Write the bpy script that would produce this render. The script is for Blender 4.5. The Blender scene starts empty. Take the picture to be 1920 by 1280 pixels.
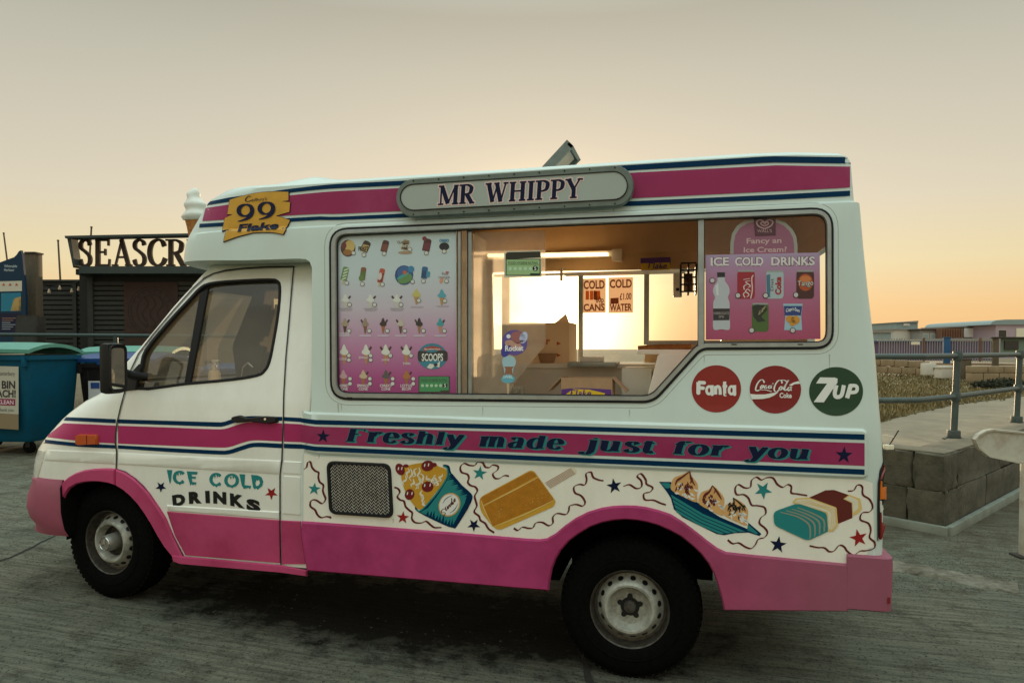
import bpy, bmesh, math, random
from mathutils import Vector, Matrix
from mathutils.bvhtree import BVHTree
from mathutils.geometry import tessellate_polygon
random.seed(7)
R = math.radians
SC = bpy.context.scene
COL = SC.collection

# ------------------------------------------------------------------ camera
LENS_PX, CX, HORIZON_Y = 1280.0, 960.0, 652.0          # photograph pixels (1920 wide)
YAW, PITCH = math.atan(1280 / 5160.0), R(1.5)
CY = HORIZON_Y + LENS_PX * math.tan(PITCH)
EYE = Vector((.259, -3.558, 1.69))
FLAT = Vector((-math.sin(YAW), math.cos(YAW), 0))
RIGHT = Vector((math.cos(YAW), math.sin(YAW), 0))
FWD = FLAT * math.cos(PITCH) - Vector((0, 0, math.sin(PITCH)))
UP = FLAT * math.sin(PITCH) + Vector((0, 0, math.cos(PITCH)))
cam = bpy.data.cameras.new('camera')
cam_ob = bpy.data.objects.new('camera', cam)
COL.objects.link(cam_ob)
cam.sensor_width, cam.lens = 36, 24
cam.shift_y = (CY - 640) / 1920
cam.clip_start, cam.clip_end = .05, 3000
m = Matrix((RIGHT, UP, -FWD)).transposed().to_4x4()
m.translation = EYE
cam_ob.matrix_world = m
SC.camera = cam_ob

def ray(px, py):
    return (FWD + RIGHT * ((px - CX) / LENS_PX) - UP * ((py - CY) / LENS_PX)).normalized()
def on_y(px, py, y):                      # point of the pixel's line of sight on the plane Y = y
    d = ray(px, py); return EYE + d * ((y - EYE.y) / d.y)
def on_z(px, py, z):
    d = ray(px, py); return EYE + d * ((z - EYE.z) / d.z)
def at_depth(px, py, dep):
    d = ray(px, py); return EYE + d * (dep / d.dot(FLAT))
def on_x(px, py, x):
    d = ray(px, py); return EYE + d * ((x - EYE.x) / d.x)

# ------------------------------------------------------------------ world, sun, exposure
SUN_DIR = ray(1022, 596)
sun_el = math.asin(SUN_DIR.z)
sun_az = math.atan2(SUN_DIR.x, SUN_DIR.y)
W = bpy.data.worlds.new('World'); SC.world = W; W.use_nodes = True
wn, wl = W.node_tree.nodes, W.node_tree.links
wn.clear()
def wnode(t, **k):
    n = wn.new(t)
    for a, b in k.items(): setattr(n, a, b)
    return n
out = wnode('ShaderNodeOutputWorld'); bg = wnode('ShaderNodeBackground')
wl.new(bg.outputs[0], out.inputs[0])
sky = wnode('ShaderNodeTexSky', sky_type='NISHITA', sun_disc=False, sun_elevation=sun_el, sun_rotation=sun_az,
            air_density=1.2, dust_density=4.0, ozone_density=1.0, altitude=0)
tc = wnode('ShaderNodeTexCoord')
sep = wnode('ShaderNodeSeparateXYZ'); wl.new(tc.outputs['Generated'], sep.inputs[0])
ramp = wnode('ShaderNodeValToRGB'); wl.new(sep.outputs['Z'], ramp.inputs[0])
cr = ramp.color_ramp
HAZE = [(0.0, (.86, .49, .20)), (.05, (.87, .565, .262)), (.11, (.79, .665, .40)), (.193, (.68, .615, .475)), (.30, (.565, .53, .43)), (.365, (.49, .475, .39)),
        (.43, (.405, .395, .325)), (.52, (.52, .57, .52)), (.66, (1.14, 1.30, 1.20)), (1.0, (1.32, 1.68, 1.64))]  # overhead stops brightened to light the van's near side
while len(cr.elements) < len(HAZE): cr.elements.new(.5)
for e, (p_, c_) in zip(cr.elements, HAZE): e.position = p_; e.color = (*c_, 1)
# soft glow of the hazy air round the low sun
dot = wnode('ShaderNodeVectorMath', operation='DOT_PRODUCT'); wl.new(tc.outputs['Generated'], dot.inputs[0]); dot.inputs[1].default_value = SUN_DIR
clampd = wnode('ShaderNodeMath', operation='MAXIMUM'); wl.new(dot.outputs['Value'], clampd.inputs[0]); clampd.inputs[1].default_value = 0
def lobe(power, col):
    p_ = wnode('ShaderNodeMath', operation='POWER'); wl.new(clampd.outputs[0], p_.inputs[0]); p_.inputs[1].default_value = power
    v = wnode('ShaderNodeVectorMath', operation='SCALE'); v.inputs[0].default_value = col; wl.new(p_.outputs[0], v.inputs['Scale'])
    return v
def vadd(a, b):
    v = wnode('ShaderNodeVectorMath', operation='ADD'); wl.new(a, v.inputs[0]); wl.new(b, v.inputs[1]); return v.outputs[0]
skys = wnode('ShaderNodeVectorMath', operation='SCALE'); wl.new(sky.outputs[0], skys.inputs[0]); skys.inputs['Scale'].default_value = .012
tot = vadd(ramp.outputs['Color'], skys.outputs[0])
for pw, c_ in ((7, (.15, .115, .07)), (190, (6.5, 4.7, 2.4)), (2600, (14, 10, 5)), (30000, (60, 48, 30))):
    tot = vadd(tot, lobe(pw, c_).outputs[0])
wl.new(tot, bg.inputs['Color']); bg.inputs['Strength'].default_value = 1.0
sun = bpy.data.lights.new('sun', 'SUN'); sun.energy = 5.0; sun.angle = R(.6); sun.color = (1, .72, .42)
sun_ob = bpy.data.objects.new('sun', sun); COL.objects.link(sun_ob)
sun_ob.rotation_euler = (-SUN_DIR).to_track_quat('-Z', 'Y').to_euler()
sun_ob.location = SUN_DIR * 60
vs = SC.view_settings
vs.view_transform, vs.look, vs.exposure, vs.gamma = 'Standard', 'None', 0.0, 1.0
vs.use_curve_mapping = False
SC.cycles.max_bounces = 8; SC.cycles.transparent_max_bounces = 16
SC.cycles.use_denoising = True
SC.cycles.sample_clamp_indirect = 6
SC.cycles.caustics_reflective = False; SC.cycles.caustics_refractive = False

# ------------------------------------------------------------------ materials
def srgb(h):
    h = h.lstrip('#'); v = [int(h[i:i + 2], 16) / 255 for i in (0, 2, 4)]
    return tuple(c / 12.92 if c <= .04045 else ((c + .055) / 1.055) ** 2.4 for c in v)
MATS = {}
def mat(name, col=(.5, .5, .5), rough=.5, metal=0., noise=0., scale=20., bump=0., bscale=None, coat=0., dirt=None, dscale=2.5, damt=.0,
        emit=None, estr=0, stretch=None, trans=0., alpha=1., spec=.5):
    """Principled material; noise mottles the colour, dirt blends in a second tone in patches, bump gives fine relief."""
    if isinstance(col, str): col = srgb(col)
    M = bpy.data.materials.new(name); M.use_nodes = True
    n, l = M.node_tree.nodes, M.node_tree.links
    b = n['Principled BSDF']
    b.inputs['Base Color'].default_value = (*col, 1); b.inputs['Roughness'].default_value = rough
    b.inputs['Metallic'].default_value = metal; b.inputs['Coat Weight'].default_value = coat
    b.inputs['Coat Roughness'].default_value = .15
    b.inputs['Specular IOR Level'].default_value = spec
    if trans: b.inputs['Transmission Weight'].default_value = trans
    if alpha < 1: b.inputs['Alpha'].default_value = alpha
    if emit: b.inputs['Emission Color'].default_value = (*(srgb(emit) if isinstance(emit, str) else emit), 1); b.inputs['Emission Strength'].default_value = estr
    if noise or bump or damt:
        geo = n.new('ShaderNodeNewGeometry'); mp = n.new('ShaderNodeMapping'); l.new(geo.outputs['Position'], mp.inputs['Vector'])
        if stretch: mp.inputs['Scale'].default_value = stretch
    last = None
    if noise or damt:
        rgb = n.new('ShaderNodeRGB'); rgb.outputs[0].default_value = (*col, 1); last = rgb.outputs[0]
    if noise:
        t = n.new('ShaderNodeTexNoise'); t.inputs['Scale'].default_value = scale; t.inputs['Detail'].default_value = 6; t.inputs['Roughness'].default_value = .65
        l.new(mp.outputs[0], t.inputs['Vector'])
        r = n.new('ShaderNodeMapRange'); r.inputs['From Min'].default_value = .3; r.inputs['From Max'].default_value = .7
        r.inputs['To Min'].default_value = 1 - noise; r.inputs['To Max'].default_value = 1 + noise
        l.new(t.outputs['Fac'], r.inputs['Value'])
        v = n.new('ShaderNodeVectorMath'); v.operation = 'SCALE'; l.new(last, v.inputs[0]); l.new(r.outputs[0], v.inputs['Scale']); last = v.outputs[0]
    if damt:
        dc = dirt if not isinstance(dirt, str) else srgb(dirt)
        t = n.new('ShaderNodeTexNoise'); t.inputs['Scale'].default_value = dscale; t.inputs['Detail'].default_value = 8; t.inputs['Roughness'].default_value = .7
        l.new(mp.outputs[0], t.inputs['Vector'])
        r = n.new('ShaderNodeMapRange'); r.inputs['From Min'].default_value = .45; r.inputs['From Max'].default_value = .75; r.inputs['To Max'].default_value = damt
        l.new(t.outputs['Fac'], r.inputs['Value'])
        mx = n.new('ShaderNodeMix'); mx.data_type = 'RGBA'; l.new(r.outputs[0], mx.inputs[0]); l.new(last, mx.inputs[6]); mx.inputs[7].default_value = (*dc, 1); last = mx.outputs[2]
    if last: l.new(last, b.inputs['Base Color'])
    if bump:
        t = n.new('ShaderNodeTexNoise'); t.inputs['Scale'].default_value = bscale or scale; t.inputs['Detail'].default_value = 6
        l.new(mp.outputs[0], t.inputs['Vector'])
        bp = n.new('ShaderNodeBump'); bp.inputs['Strength'].default_value = min(1, bump); bp.inputs['Distance'].default_value = .01
        l.new(t.outputs['Fac'], bp.inputs['Height']); l.new(bp.outputs[0], b.inputs['Normal'])
    MATS[name] = M
    return M
def dust_towards(name, x0, x1, col, amt):
    """road dust thrown up behind the rear wheel: the paint greys towards the van's tail."""
    M = MATS[name]; n, l = M.node_tree.nodes, M.node_tree.links; b = n['Principled BSDF']; src = b.inputs['Base Color'].links[0].from_socket
    g = n.new('ShaderNodeNewGeometry'); s = n.new('ShaderNodeSeparateXYZ'); l.new(g.outputs['Position'], s.inputs[0])
    r = n.new('ShaderNodeMapRange'); r.inputs['From Min'].default_value = x0; r.inputs['From Max'].default_value = x1; r.inputs['To Max'].default_value = amt; l.new(s.outputs['X'], r.inputs['Value'])
    mx = n.new('ShaderNodeMix'); mx.data_type = 'RGBA'; l.new(r.outputs[0], mx.inputs[0]); l.new(src, mx.inputs[6]); mx.inputs[7].default_value = (*col, 1); l.new(mx.outputs[2], b.inputs['Base Color'])
def glass(name, tint, dust, dustcol, refl=.08, transl=.5, rough=.02):
    """thin pane: mostly see-through, some mirror, some dust that scatters light."""
    M = bpy.data.materials.new(name); M.use_nodes = True
    n, l = M.node_tree.nodes, M.node_tree.links
    n.remove(n['Principled BSDF']); o = n['Material Output']
    tr = n.new('ShaderNodeBsdfTransparent'); tr.inputs[0].default_value = (*tint, 1)
    gl = n.new('ShaderNodeBsdfGlossy'); gl.inputs['Roughness'].default_value = rough
    fr = n.new('ShaderNodeLayerWeight'); fr.inputs['Blend'].default_value = .35
    ma = n.new('ShaderNodeMath'); ma.operation = 'MULTIPLY_ADD'; l.new(fr.outputs['Facing'], ma.inputs[0]); ma.inputs[1].default_value = .22; ma.inputs[2].default_value = refl
    mx = n.new('ShaderNodeMixShader'); l.new(ma.outputs[0], mx.inputs[0]); l.new(tr.outputs[0], mx.inputs[1]); l.new(gl.outputs[0], mx.inputs[2])
    di = n.new('ShaderNodeBsdfDiffuse'); di.inputs[0].default_value = (*dustcol, 1)
    tl = n.new('ShaderNodeBsdfTranslucent'); tl.inputs[0].default_value = (*dustcol, 1)
    dm = n.new('ShaderNodeMixShader'); dm.inputs[0].default_value = transl; l.new(di.outputs[0], dm.inputs[1]); l.new(tl.outputs[0], dm.inputs[2])
    geo = n.new('ShaderNodeNewGeometry'); t = n.new('ShaderNodeTexNoise'); t.inputs['Scale'].default_value = 3.5; t.inputs['Detail'].default_value = 5
    l.new(geo.outputs['Position'], t.inputs['Vector'])
    r = n.new('ShaderNodeMapRange'); r.inputs['From Min'].default_value = .3; r.inputs['From Max'].default_value = .7
    r.inputs['To Min'].default_value = dust * .6; r.inputs['To Max'].default_value = min(1, dust * 1.4); l.new(t.outputs['Fac'], r.inputs['Value'])
    m2 = n.new('ShaderNodeMixShader'); l.new(r.outputs[0], m2.inputs[0]); l.new(mx.outputs[0], m2.inputs[1]); l.new(dm.outputs[0], m2.inputs[2])
    l.new(m2.outputs[0], o.inputs['Surface'])
    MATS[name] = M
    return M

mat('white_paint', (.64, .74, .70), .36, noise=.03, scale=3, coat=.2, dirt=(.46, .44, .36), dscale=1.5, damt=.30, stretch=(2.2, 2.2, .7), bump=.03, bscale=2.5)  # body white, greened and dimmed to paint in cooler light higher up
mat('lit_panel_cream', (.93, .90, .80), .36, noise=.03, scale=6, dirt=(.6, .56, .46), dscale=2, damt=.25, stretch=(2, 2, .8), bump=.03, bscale=2.5)  # brighter, creamier than the body white to paint in warm low light
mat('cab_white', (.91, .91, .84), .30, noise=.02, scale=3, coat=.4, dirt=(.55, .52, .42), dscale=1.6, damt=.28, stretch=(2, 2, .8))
mat('pink_paint', (.33, .024, .105), .42, noise=.05, scale=4, spec=.25, dirt=(.38, .07, .16), dscale=2.0, damt=.5)
mat('pink_dusty', (.36, .095, .15), .55, spec=.2, noise=.1, scale=5, dirt=(.24, .12, .13), dscale=3.0, damt=.6, bump=.05, bscale=60)
mat('pink_cab', (.56, .075, .195), .45, spec=.2, noise=.10, scale=6, dirt=(.30, .018, .07), dscale=3.0, damt=.75, bump=.05, bscale=60)
mat('pink_stripe', (.44, .030, .135), .42, noise=.05, scale=4, spec=.25)
mat('pink_skirt', (.43, .050, .165), .5, spec=.15, noise=.12, scale=6, dirt=(.24, .012, .075), dscale=1.2, damt=.75, bump=.05, bscale=60)
dust_towards('pink_skirt', .1, 1.0, (.27, .135, .15), .62)
mat('navy_paint', (.001, .030, .085), .5, noise=.06, scale=10, spec=.08)
mat('deep_navy', (.003, .008, .042), .5, spec=.2)
mat('teal_paint', (.012, .235, .24), .38, noise=.05, scale=14)
mat('dark_red_paint', (.12, .006, .010), .4, noise=.1, scale=20)
mat('red_paint', (.33, .006, .008), .4, noise=.05, scale=20)
mat('green_paint', (.004, .045, .016), .4)
mat('gold_paint', (.62, .32, .02), .4, noise=.08, scale=18)
mat('orange_paint', (.48, .185, .008), .4, noise=.15, scale=30)
mat('amber_paint', (.66, .36, .035), .4, noise=.12, scale=25)
mat('cream_paint', (.80, .74, .58), .5, noise=.05, scale=30)
mat('tan_paint', (.68, .38, .12), .5, noise=.12, scale=40)
mat('flat_white', (.82, .82, .78), .45)
mat('pale_pink', (.78, .58, .55), .45)
mat('black_paint', (.006, .006, .007), .4)
mat('brown_paint', (.09, .03, .015), .5, noise=.2, scale=60)
mat('rubber', (.008, .008, .009), .6, spec=.3, noise=.2, scale=30)
mat('tyre', (.005, .005, .005), .95, spec=.03, noise=.3, scale=40, bump=.2, bscale=120)
mat('black_trim', (.010, .010, .011), .5, spec=.3, noise=.1, scale=40)
mat('underside', (.006, .006, .006), .95, spec=.05, noise=.3, scale=20)
mat('alu', (.34, .36, .34), .42, metal=.65, noise=.12, scale=14, dirt=(.20, .19, .15), dscale=8, damt=.3)
mat('alu_dark', (.17, .2, .19), .45, metal=.5, noise=.15, scale=16)
mat('sign_frame', (.16, .20, .185), .42, metal=.4, noise=.15, scale=16)
mat('sign_face', (.40, .46, .43), .35, noise=.03, scale=4, coat=.3)
mat('steel_wheel', (.44, .44, .38), .42, metal=.2, noise=.15, scale=20, dirt=(.06, .05, .035), dscale=12, damt=.85)
mat('rim_lip', (.07, .062, .05), .5, metal=.5, noise=.5, scale=40)
mat('wheel_dirty', (.05, .045, .035), .8, noise=.5, scale=30)
mat('chrome', (.6, .6, .58), .2, metal=1)
mat('amber_lens', (.55, .09, .01), .15, coat=.6)
mat('red_lens', (.22, .006, .004), .12, coat=.8)
mat('orange_lens', (.75, .17, .01), .15, coat=.6)
mat('clear_lens', (.75, .72, .64), .12, coat=.6, noise=.1, scale=60)
glass('cab_glass', (.70, .72, .68), .12, (.64, .54, .38), refl=.09, transl=.4)
glass('clear_glass', (.90, .91, .90), .04, (.6, .58, .52), refl=.05)
glass('hazy_glass', (.92, .90, .86), .52, (.92, .82, .70), refl=.04, transl=.85)
glass('poster_glass', (.96, .97, .96), .015, (.6, .56, .52), refl=.03)

# ------------------------------------------------------------------ object helpers
def tag(o, label=None, cat=None, group=None, kind=None):
    if label: o['label'] = label
    if cat: o['category'] = cat
    if group: o['group'] = group
    if kind: o['kind'] = kind
    return o
BASE = {}
def thing(name, loc, label, cat, group=None):
    o = bpy.data.objects.new(name, None); COL.objects.link(o); o.empty_display_size = .2
    o.location = loc; BASE[o.name] = Vector(loc)
    return tag(o, label, cat, group)
def link(name, me, parent=None, local=False):
    """link a mesh written in world coordinates; under an Empty its base is taken off again."""
    o = bpy.data.objects.new(name, me); COL.objects.link(o)
    if parent is not None:
        o.parent = parent
        if not local and parent.name in BASE: o.location = -BASE[parent.name]
    return o
def setmat(me, *ms):
    for x in ms: me.materials.append(MATS[x] if isinstance(x, str) else x)
def smooth(me, ang=35):
    for p_ in me.polygons: p_.use_smooth = True
    me.set_sharp_from_angle(angle=R(ang))
def from_bm(name, bm, material, parent=None, ang=None, local=False):
    me = bpy.data.meshes.new(name); bm.to_mesh(me); bm.free()
    if material: setmat(me, *( [material] if not isinstance(material, (list, tuple)) else material))
    if ang: smooth(me, ang)
    return link(name, me, parent, local)
def box_bm(bm, lo, hi, M=None, mi=0, bev=0):
    lo, hi = Vector(lo), Vector(hi)
    c, s = (lo + hi) / 2, hi - lo
    r = bmesh.ops.create_cube(bm, size=1)
    vs_ = r['verts']
    for v in vs_: v.co = Vector((v.co.x * s.x, v.co.y * s.y, v.co.z * s.z)) + c
    fs = {f for v in vs_ for f in v.link_faces}
    for f in fs: f.material_index = mi
    if bev:
        es = list({e for f in fs for e in f.edges})
        rb = bmesh.ops.bevel(bm, geom=es, offset=bev, segments=2, affect='EDGES', profile=.6)
        vs_ = list({v for f in rb['faces'] for v in f.verts} | {v for v in vs_ if v.is_valid})
        fset = set()
        for v in vs_: fset |= set(v.link_faces)
        for f in fset: f.material_index = mi
    if M is not None:
        for v in vs_: v.co = M @ v.co
    return vs_
def box(name, lo, hi, material, parent=None, bev=0, M=None, local=False):
    bm = bmesh.new(); box_bm(bm, lo, hi, M, 0, bev); return from_bm(name, bm, material, parent, 40 if bev else None, local)
def tube_bm(bm, pts, r, n=10, cap=True):
    pts = [Vector(p_) for p_ in pts]; rings = []
    rad = r if isinstance(r, (list, tuple)) else [r] * len(pts)
    t0 = (pts[1] - pts[0]).normalized(); up = Vector((0, 0, 1)) if abs(t0.z) < .9 else Vector((1, 0, 0))
    a = t0.cross(up).normalized()
    for i, p_ in enumerate(pts):
        if i == 0: t = t0
        elif i == len(pts) - 1: t = (pts[-1] - pts[-2]).normalized()
        else: t = ((pts[i + 1] - p_).normalized() + (p_ - pts[i - 1]).normalized()).normalized()
        a = (a - t * a.dot(t)).normalized(); b = t.cross(a)
        rings.append([bm.verts.new(p_ + (a * math.cos(k * 2 * math.pi / n) + b * math.sin(k * 2 * math.pi / n)) * rad[i]) for k in range(n)])
    for i in range(len(rings) - 1):
        for k in range(n): bm.faces.new((rings[i][k], rings[i][(k + 1) % n], rings[i + 1][(k + 1) % n], rings[i + 1][k]))
    if cap:
        try: bm.faces.new(rings[0][::-1]); bm.faces.new(rings[-1])
        except ValueError: pass
def tube(name, pts, r, material, parent=None, n=10, local=False):
    bm = bmesh.new(); tube_bm(bm, pts, r, n); bmesh.ops.recalc_face_normals(bm, faces=bm.faces); return from_bm(name, bm, material, parent, 50, local)
def lathe_bm(bm, prof, n=32, M=None, mi=0):
    """prof: (radius, height) pairs turned round local Z."""
    rings = []
    for r, h in prof:
        if r < 1e-5: rings.append([bm.verts.new((0, 0, h))])
        else: rings.append([bm.verts.new((r * math.cos(k * 2 * math.pi / n), r * math.sin(k * 2 * math.pi / n), h)) for k in range(n)])
    for a, b in zip(rings, rings[1:]):
        for k in range(n):
            q = [a[k % len(a)], a[(k + 1) % len(a)], b[(k + 1) % len(b)], b[k % len(b)]]
            q = [v for i, v in enumerate(q) if v not in q[:i]]
            if len(q) > 2:
                f = bm.faces.new(q); f.material_index = mi
    if M is not None:
        for ring in rings:
            for v in ring: v.co = M @ v.co
def lathe(name, prof, material, parent=None, n=32, M=None, ang=40, local=False):
    bm = bmesh.new(); lathe_bm(bm, prof, n, M); bmesh.ops.recalc_face_normals(bm, faces=bm.faces); return from_bm(name, bm, material, parent, ang, local)
def prism_bm(bm, pts, depth, mi=0):
    """pts: ring of 3D points; depth: vector."""
    a = [bm.verts.new(p_) for p_ in pts]; b = [bm.verts.new(Vector(p_) + Vector(depth)) for p_ in pts]
    n = len(a); fs = [bm.faces.new(a), bm.faces.new(b[::-1])]
    for i in range(n): fs.append(bm.faces.new((a[(i + 1) % n], a[i], b[i], b[(i + 1) % n])))
    for f in fs: f.material_index = mi
    return fs
def prism(name, pts, depth, material, parent=None, bev=0, ang=40):
    bm = bmesh.new(); prism_bm(bm, pts, depth); bmesh.ops.recalc_face_normals(bm, faces=bm.faces)
    if bev: bmesh.ops.bevel(bm, geom=list(bm.edges), offset=bev, segments=2, affect='EDGES')
    return from_bm(name, bm, material, parent, ang)
def boolean(o, cutters, op='DIFFERENCE'):
    for c in cutters:
        md = o.modifiers.new('b', 'BOOLEAN'); md.operation = op; md.object = c; md.solver = 'EXACT'
        md.material_mode = 'TRANSFER'
    dg = bpy.context.evaluated_depsgraph_get()
    me = bpy.data.meshes.new_from_object(o.evaluated_get(dg), depsgraph=dg)
    o.modifiers.clear(); o.data = me
    for c in cutters: bpy.data.objects.remove(c)
    return o
def catmull(pts, k=6, closed=False):
    pts = [Vector(p_) for p_ in pts]; n = len(pts); o = []
    rng = range(n if closed else n - 1)
    for i in rng:
        if closed: p0, p1, p2, p3 = pts[i - 1], pts[i], pts[(i + 1) % n], pts[(i + 2) % n]
        else: p0, p1, p2, p3 = pts[max(i - 1, 0)], pts[i], pts[i + 1], pts[min(i + 2, n - 1)]
        for j in range(k):
            t = j / k
            o.append(.5 * ((2 * p1) + (p2 - p0) * t + (2 * p0 - 5 * p1 + 4 * p2 - p3) * t * t + (3 * p1 - p0 - 3 * p2 + p3) * t ** 3))
    if not closed: o.append(pts[-1])
    return o
def rounded(pts, r, k=5):
    """round the corners of a closed 2D ring; r one radius or one each."""
    pts = [Vector(p_) for p_ in pts]; n = len(pts); o = []
    rs = r if isinstance(r, (list, tuple)) else [r] * n
    for i in range(n):
        p0, p1, p2 = pts[i - 1], pts[i], pts[(i + 1) % n]
        a, b = (p0 - p1), (p2 - p1)
        if rs[i] <= 0: o.append(p1); continue
        d = min(rs[i], a.length * .49, b.length * .49)
        s, e = p1 + a.normalized() * d, p1 + b.normalized() * d
        for j in range(k + 1):
            t = j / k; o.append(s * (1 - t) ** 2 + p1 * 2 * t * (1 - t) + e * t * t)
    return o
def ellipse(cx, cy, rx, ry, n=28, rot=0):
    c, s = math.cos(R(rot)), math.sin(R(rot))
    return [Vector((cx + rx * math.cos(t) * c - ry * math.sin(t) * s, cy + rx * math.cos(t) * s + ry * math.sin(t) * c)) for t in (i * 2 * math.pi / n for i in range(n))]

# ------------------------------------------------------------------ tracing onto real surfaces
class Surf:
    """a surface that outlines are laid on: a solid (by line of sight) or an upright plane Y = const."""
    def __init__(self, ob=None, y=None):
        self.y = y; self.bvh = None
        if ob is not None:
            bm = bmesh.new(); bm.from_mesh(ob.data); self.bvh = BVHTree.FromBMesh(bm); bm.free()
    def hit(self, px, py):
        if self.bvh is None: return on_y(px, py, self.y), Vector((0, -1, 0))
        p_, n_, i_, d_ = self.bvh.ray_cast(EYE, ray(px, py))
        if p_ is None:
            p_, n_, i_, d_ = self.bvh.find_nearest(on_y(px, py, .25))
        if n_.dot(ray(px, py)) > 0: n_ = -n_
        return p_, n_
def inset(pts, d):
    """move a closed ring inwards by d (clockwise on screen)."""
    n = len(pts); o = []
    for i in range(n):
        a, b, c = pts[i - 1], pts[i], pts[(i + 1) % n]
        t1, t2 = (b - a), (c - b)
        if t1.length < 1e-6: t1 = t2
        if t2.length < 1e-6: t2 = t1
        t1, t2 = t1.normalized(), t2.normalized()
        n1, n2 = Vector((-t1.y, t1.x)), Vector((-t2.y, t2.x))
        nn = n1 + n2; k = max(.3, 1 + n1.dot(n2))
        o.append(b + nn * d / k)
    return o
def ribbon(pts, w, k=6, smooth_=True):
    """strip piece along a line; w: width, or (start, middle, end), or a function of the direction."""
    ps = catmull(pts, k) if smooth_ and len(pts) > 2 else [Vector(p_) for p_ in pts]
    n = len(ps); Ls, Rs = [], []
    for i, p_ in enumerate(ps):
        t = (ps[min(i + 1, n - 1)] - ps[max(i - 1, 0)])
        t = t.normalized() if t.length > 1e-9 else Vector((1, 0))
        if callable(w): ww = w(t)
        elif isinstance(w, (tuple, list)):
            a = i / max(1, n - 1); ww = w[0] + (w[1] - w[0]) * a * 2 if a < .5 else w[1] + (w[2] - w[1]) * (a - .5) * 2
        else: ww = w
        nn = Vector((-t.y, t.x)) * ww / 2
        Ls.append(p_ + nn); Rs.append(p_ - nn)
    return ('strip', Ls, Rs)
def xf(piece, fn):
    if piece[0] == 'strip': return ('strip', [Vector(fn(*p_)) for p_ in piece[1]], [Vector(fn(*p_)) for p_ in piece[2]])
    if piece[0] == 'mesh': return ('mesh', [Vector(fn(*p_)) for p_ in piece[1]], piece[2])
    return ('poly', [[Vector(fn(*p_)) for p_ in c] for c in piece[1]])
def poly(*contours): return ('poly', [[Vector(p_) for p_ in c] for c in contours])
def decal(name, pieces, surf, material, parent=None, off=.0015, grid=26, thick=0, bevel=0, ang=40, step=2e-4, mapfn=None):
    bm = bmesh.new(); hl = bm.verts.layers.float.new('h')
    if not isinstance(pieces, list): pieces = [pieces]
    low = set()
    for i, pc in enumerate(pieces):
        z = float(i)
        if pc[0] == 'strip':
            a = [bm.verts.new((p_.x, p_.y, z)) for p_ in pc[1]]; b = [bm.verts.new((p_.x, p_.y, z)) for p_ in pc[2]]
            for j in range(len(a) - 1): bm.faces.new((a[j], a[j + 1], b[j + 1], b[j]))
        elif pc[0] == 'mesh':
            v = [bm.verts.new((p_.x, p_.y, z)) for p_ in pc[1]]
            for f in pc[2]:
                try: bm.faces.new([v[q] for q in f])
                except ValueError: pass
        else:
            cs = [[Vector((p_[0], p_[1], 0)) for p_ in c] for c in pc[1]]
            if bevel:
                ins = []
                for ci, c in enumerate(cs):
                    c2 = [Vector((p_.x, p_.y)) for p_ in c]
                    area = sum(c2[q - 1].x * c2[q].y - c2[q].x * c2[q - 1].y for q in range(len(c2)))
                    d = bevel if (area > 0) == (ci == 0) else -bevel
                    ci2 = [Vector((p_.x, p_.y, 0)) for p_ in inset(c2, d)]
                    o_ = [bm.verts.new((p_.x, p_.y, z)) for p_ in c]; i_ = [bm.verts.new((p_.x, p_.y, z)) for p_ in ci2]
                    for v in o_: low.add(v)
                    for q in range(len(c)): bm.faces.new((o_[q - 1], o_[q], i_[q], i_[q - 1]))
                    ins.append((ci2, i_))
                cs = [q[0] for q in ins]; v = [w for q in ins for w in q[1]]
                for t in tessellate_polygon(cs):
                    try: bm.faces.new([v[q] for q in t])
                    except ValueError: pass
                continue
            v = [bm.verts.new((p_.x, p_.y, z)) for c in cs for p_ in c]
            for t in tessellate_polygon(cs):
                try: bm.faces.new([v[q] for q in t])
                except ValueError: pass
    for v in bm.verts: v[hl] = .25 if v in low else 1.0
    if grid and len(bm.verts):
        xs = [v.co.x for v in bm.verts]; ys = [v.co.y for v in bm.verts]
        for ax, lo, hi in ((0, min(xs), max(xs)), (1, min(ys), max(ys))):
            k = math.floor(lo / grid) + 1
            while k * grid < hi:
                co, no = [0, 0, 0], [0, 0, 0]; co[ax] = k * grid; no[ax] = 1
                bmesh.ops.bisect_plane(bm, geom=list(bm.verts) + list(bm.edges) + list(bm.faces), plane_co=co, plane_no=no, dist=1e-4)
                k += 1
    nv = {}
    for v in bm.verts:
        idx = v.co.z
        if mapfn: p_, n_ = mapfn(v.co.x, v.co.y)
        else: p_, n_ = surf.hit(v.co.x, v.co.y)
        nv[v] = n_
        v.co = p_ + n_ * (off + idx * step + thick * v[hl])
    if thick:
        be = [e for e in bm.edges if e.is_boundary]
        r = bmesh.ops.extrude_edge_only(bm, edges=be)
        new = [g for g in r['geom'] if isinstance(g, bmesh.types.BMVert)]
        for v in new:
            for e in v.link_edges:
                o_ = e.other_vert(v)
                if o_ in nv: v.co = o_.co - nv[o_] * (thick * o_[hl] + off + .004); break
    bmesh.ops.recalc_face_normals(bm, faces=bm.faces)
    if bm.faces:
        # outward = towards the eye
        f = max(bm.faces, key=lambda q: q.calc_area())
        if f.normal.dot(f.calc_center_median() - EYE) > 0: bmesh.ops.reverse_faces(bm, faces=list(bm.faces))
    return from_bm(name, bm, material, parent, ang)
def quad_warp(bl, br, tr, tl):
    def fn(u, v):
        return ((bl[0] * (1 - u) + br[0] * u) * (1 - v) + (tl[0] * (1 - u) + tr[0] * u) * v,
                (bl[1] * (1 - u) + br[1] * u) * (1 - v) + (tl[1] * (1 - u) + tr[1] * u) * v)
    return fn
SANS = {}
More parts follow.
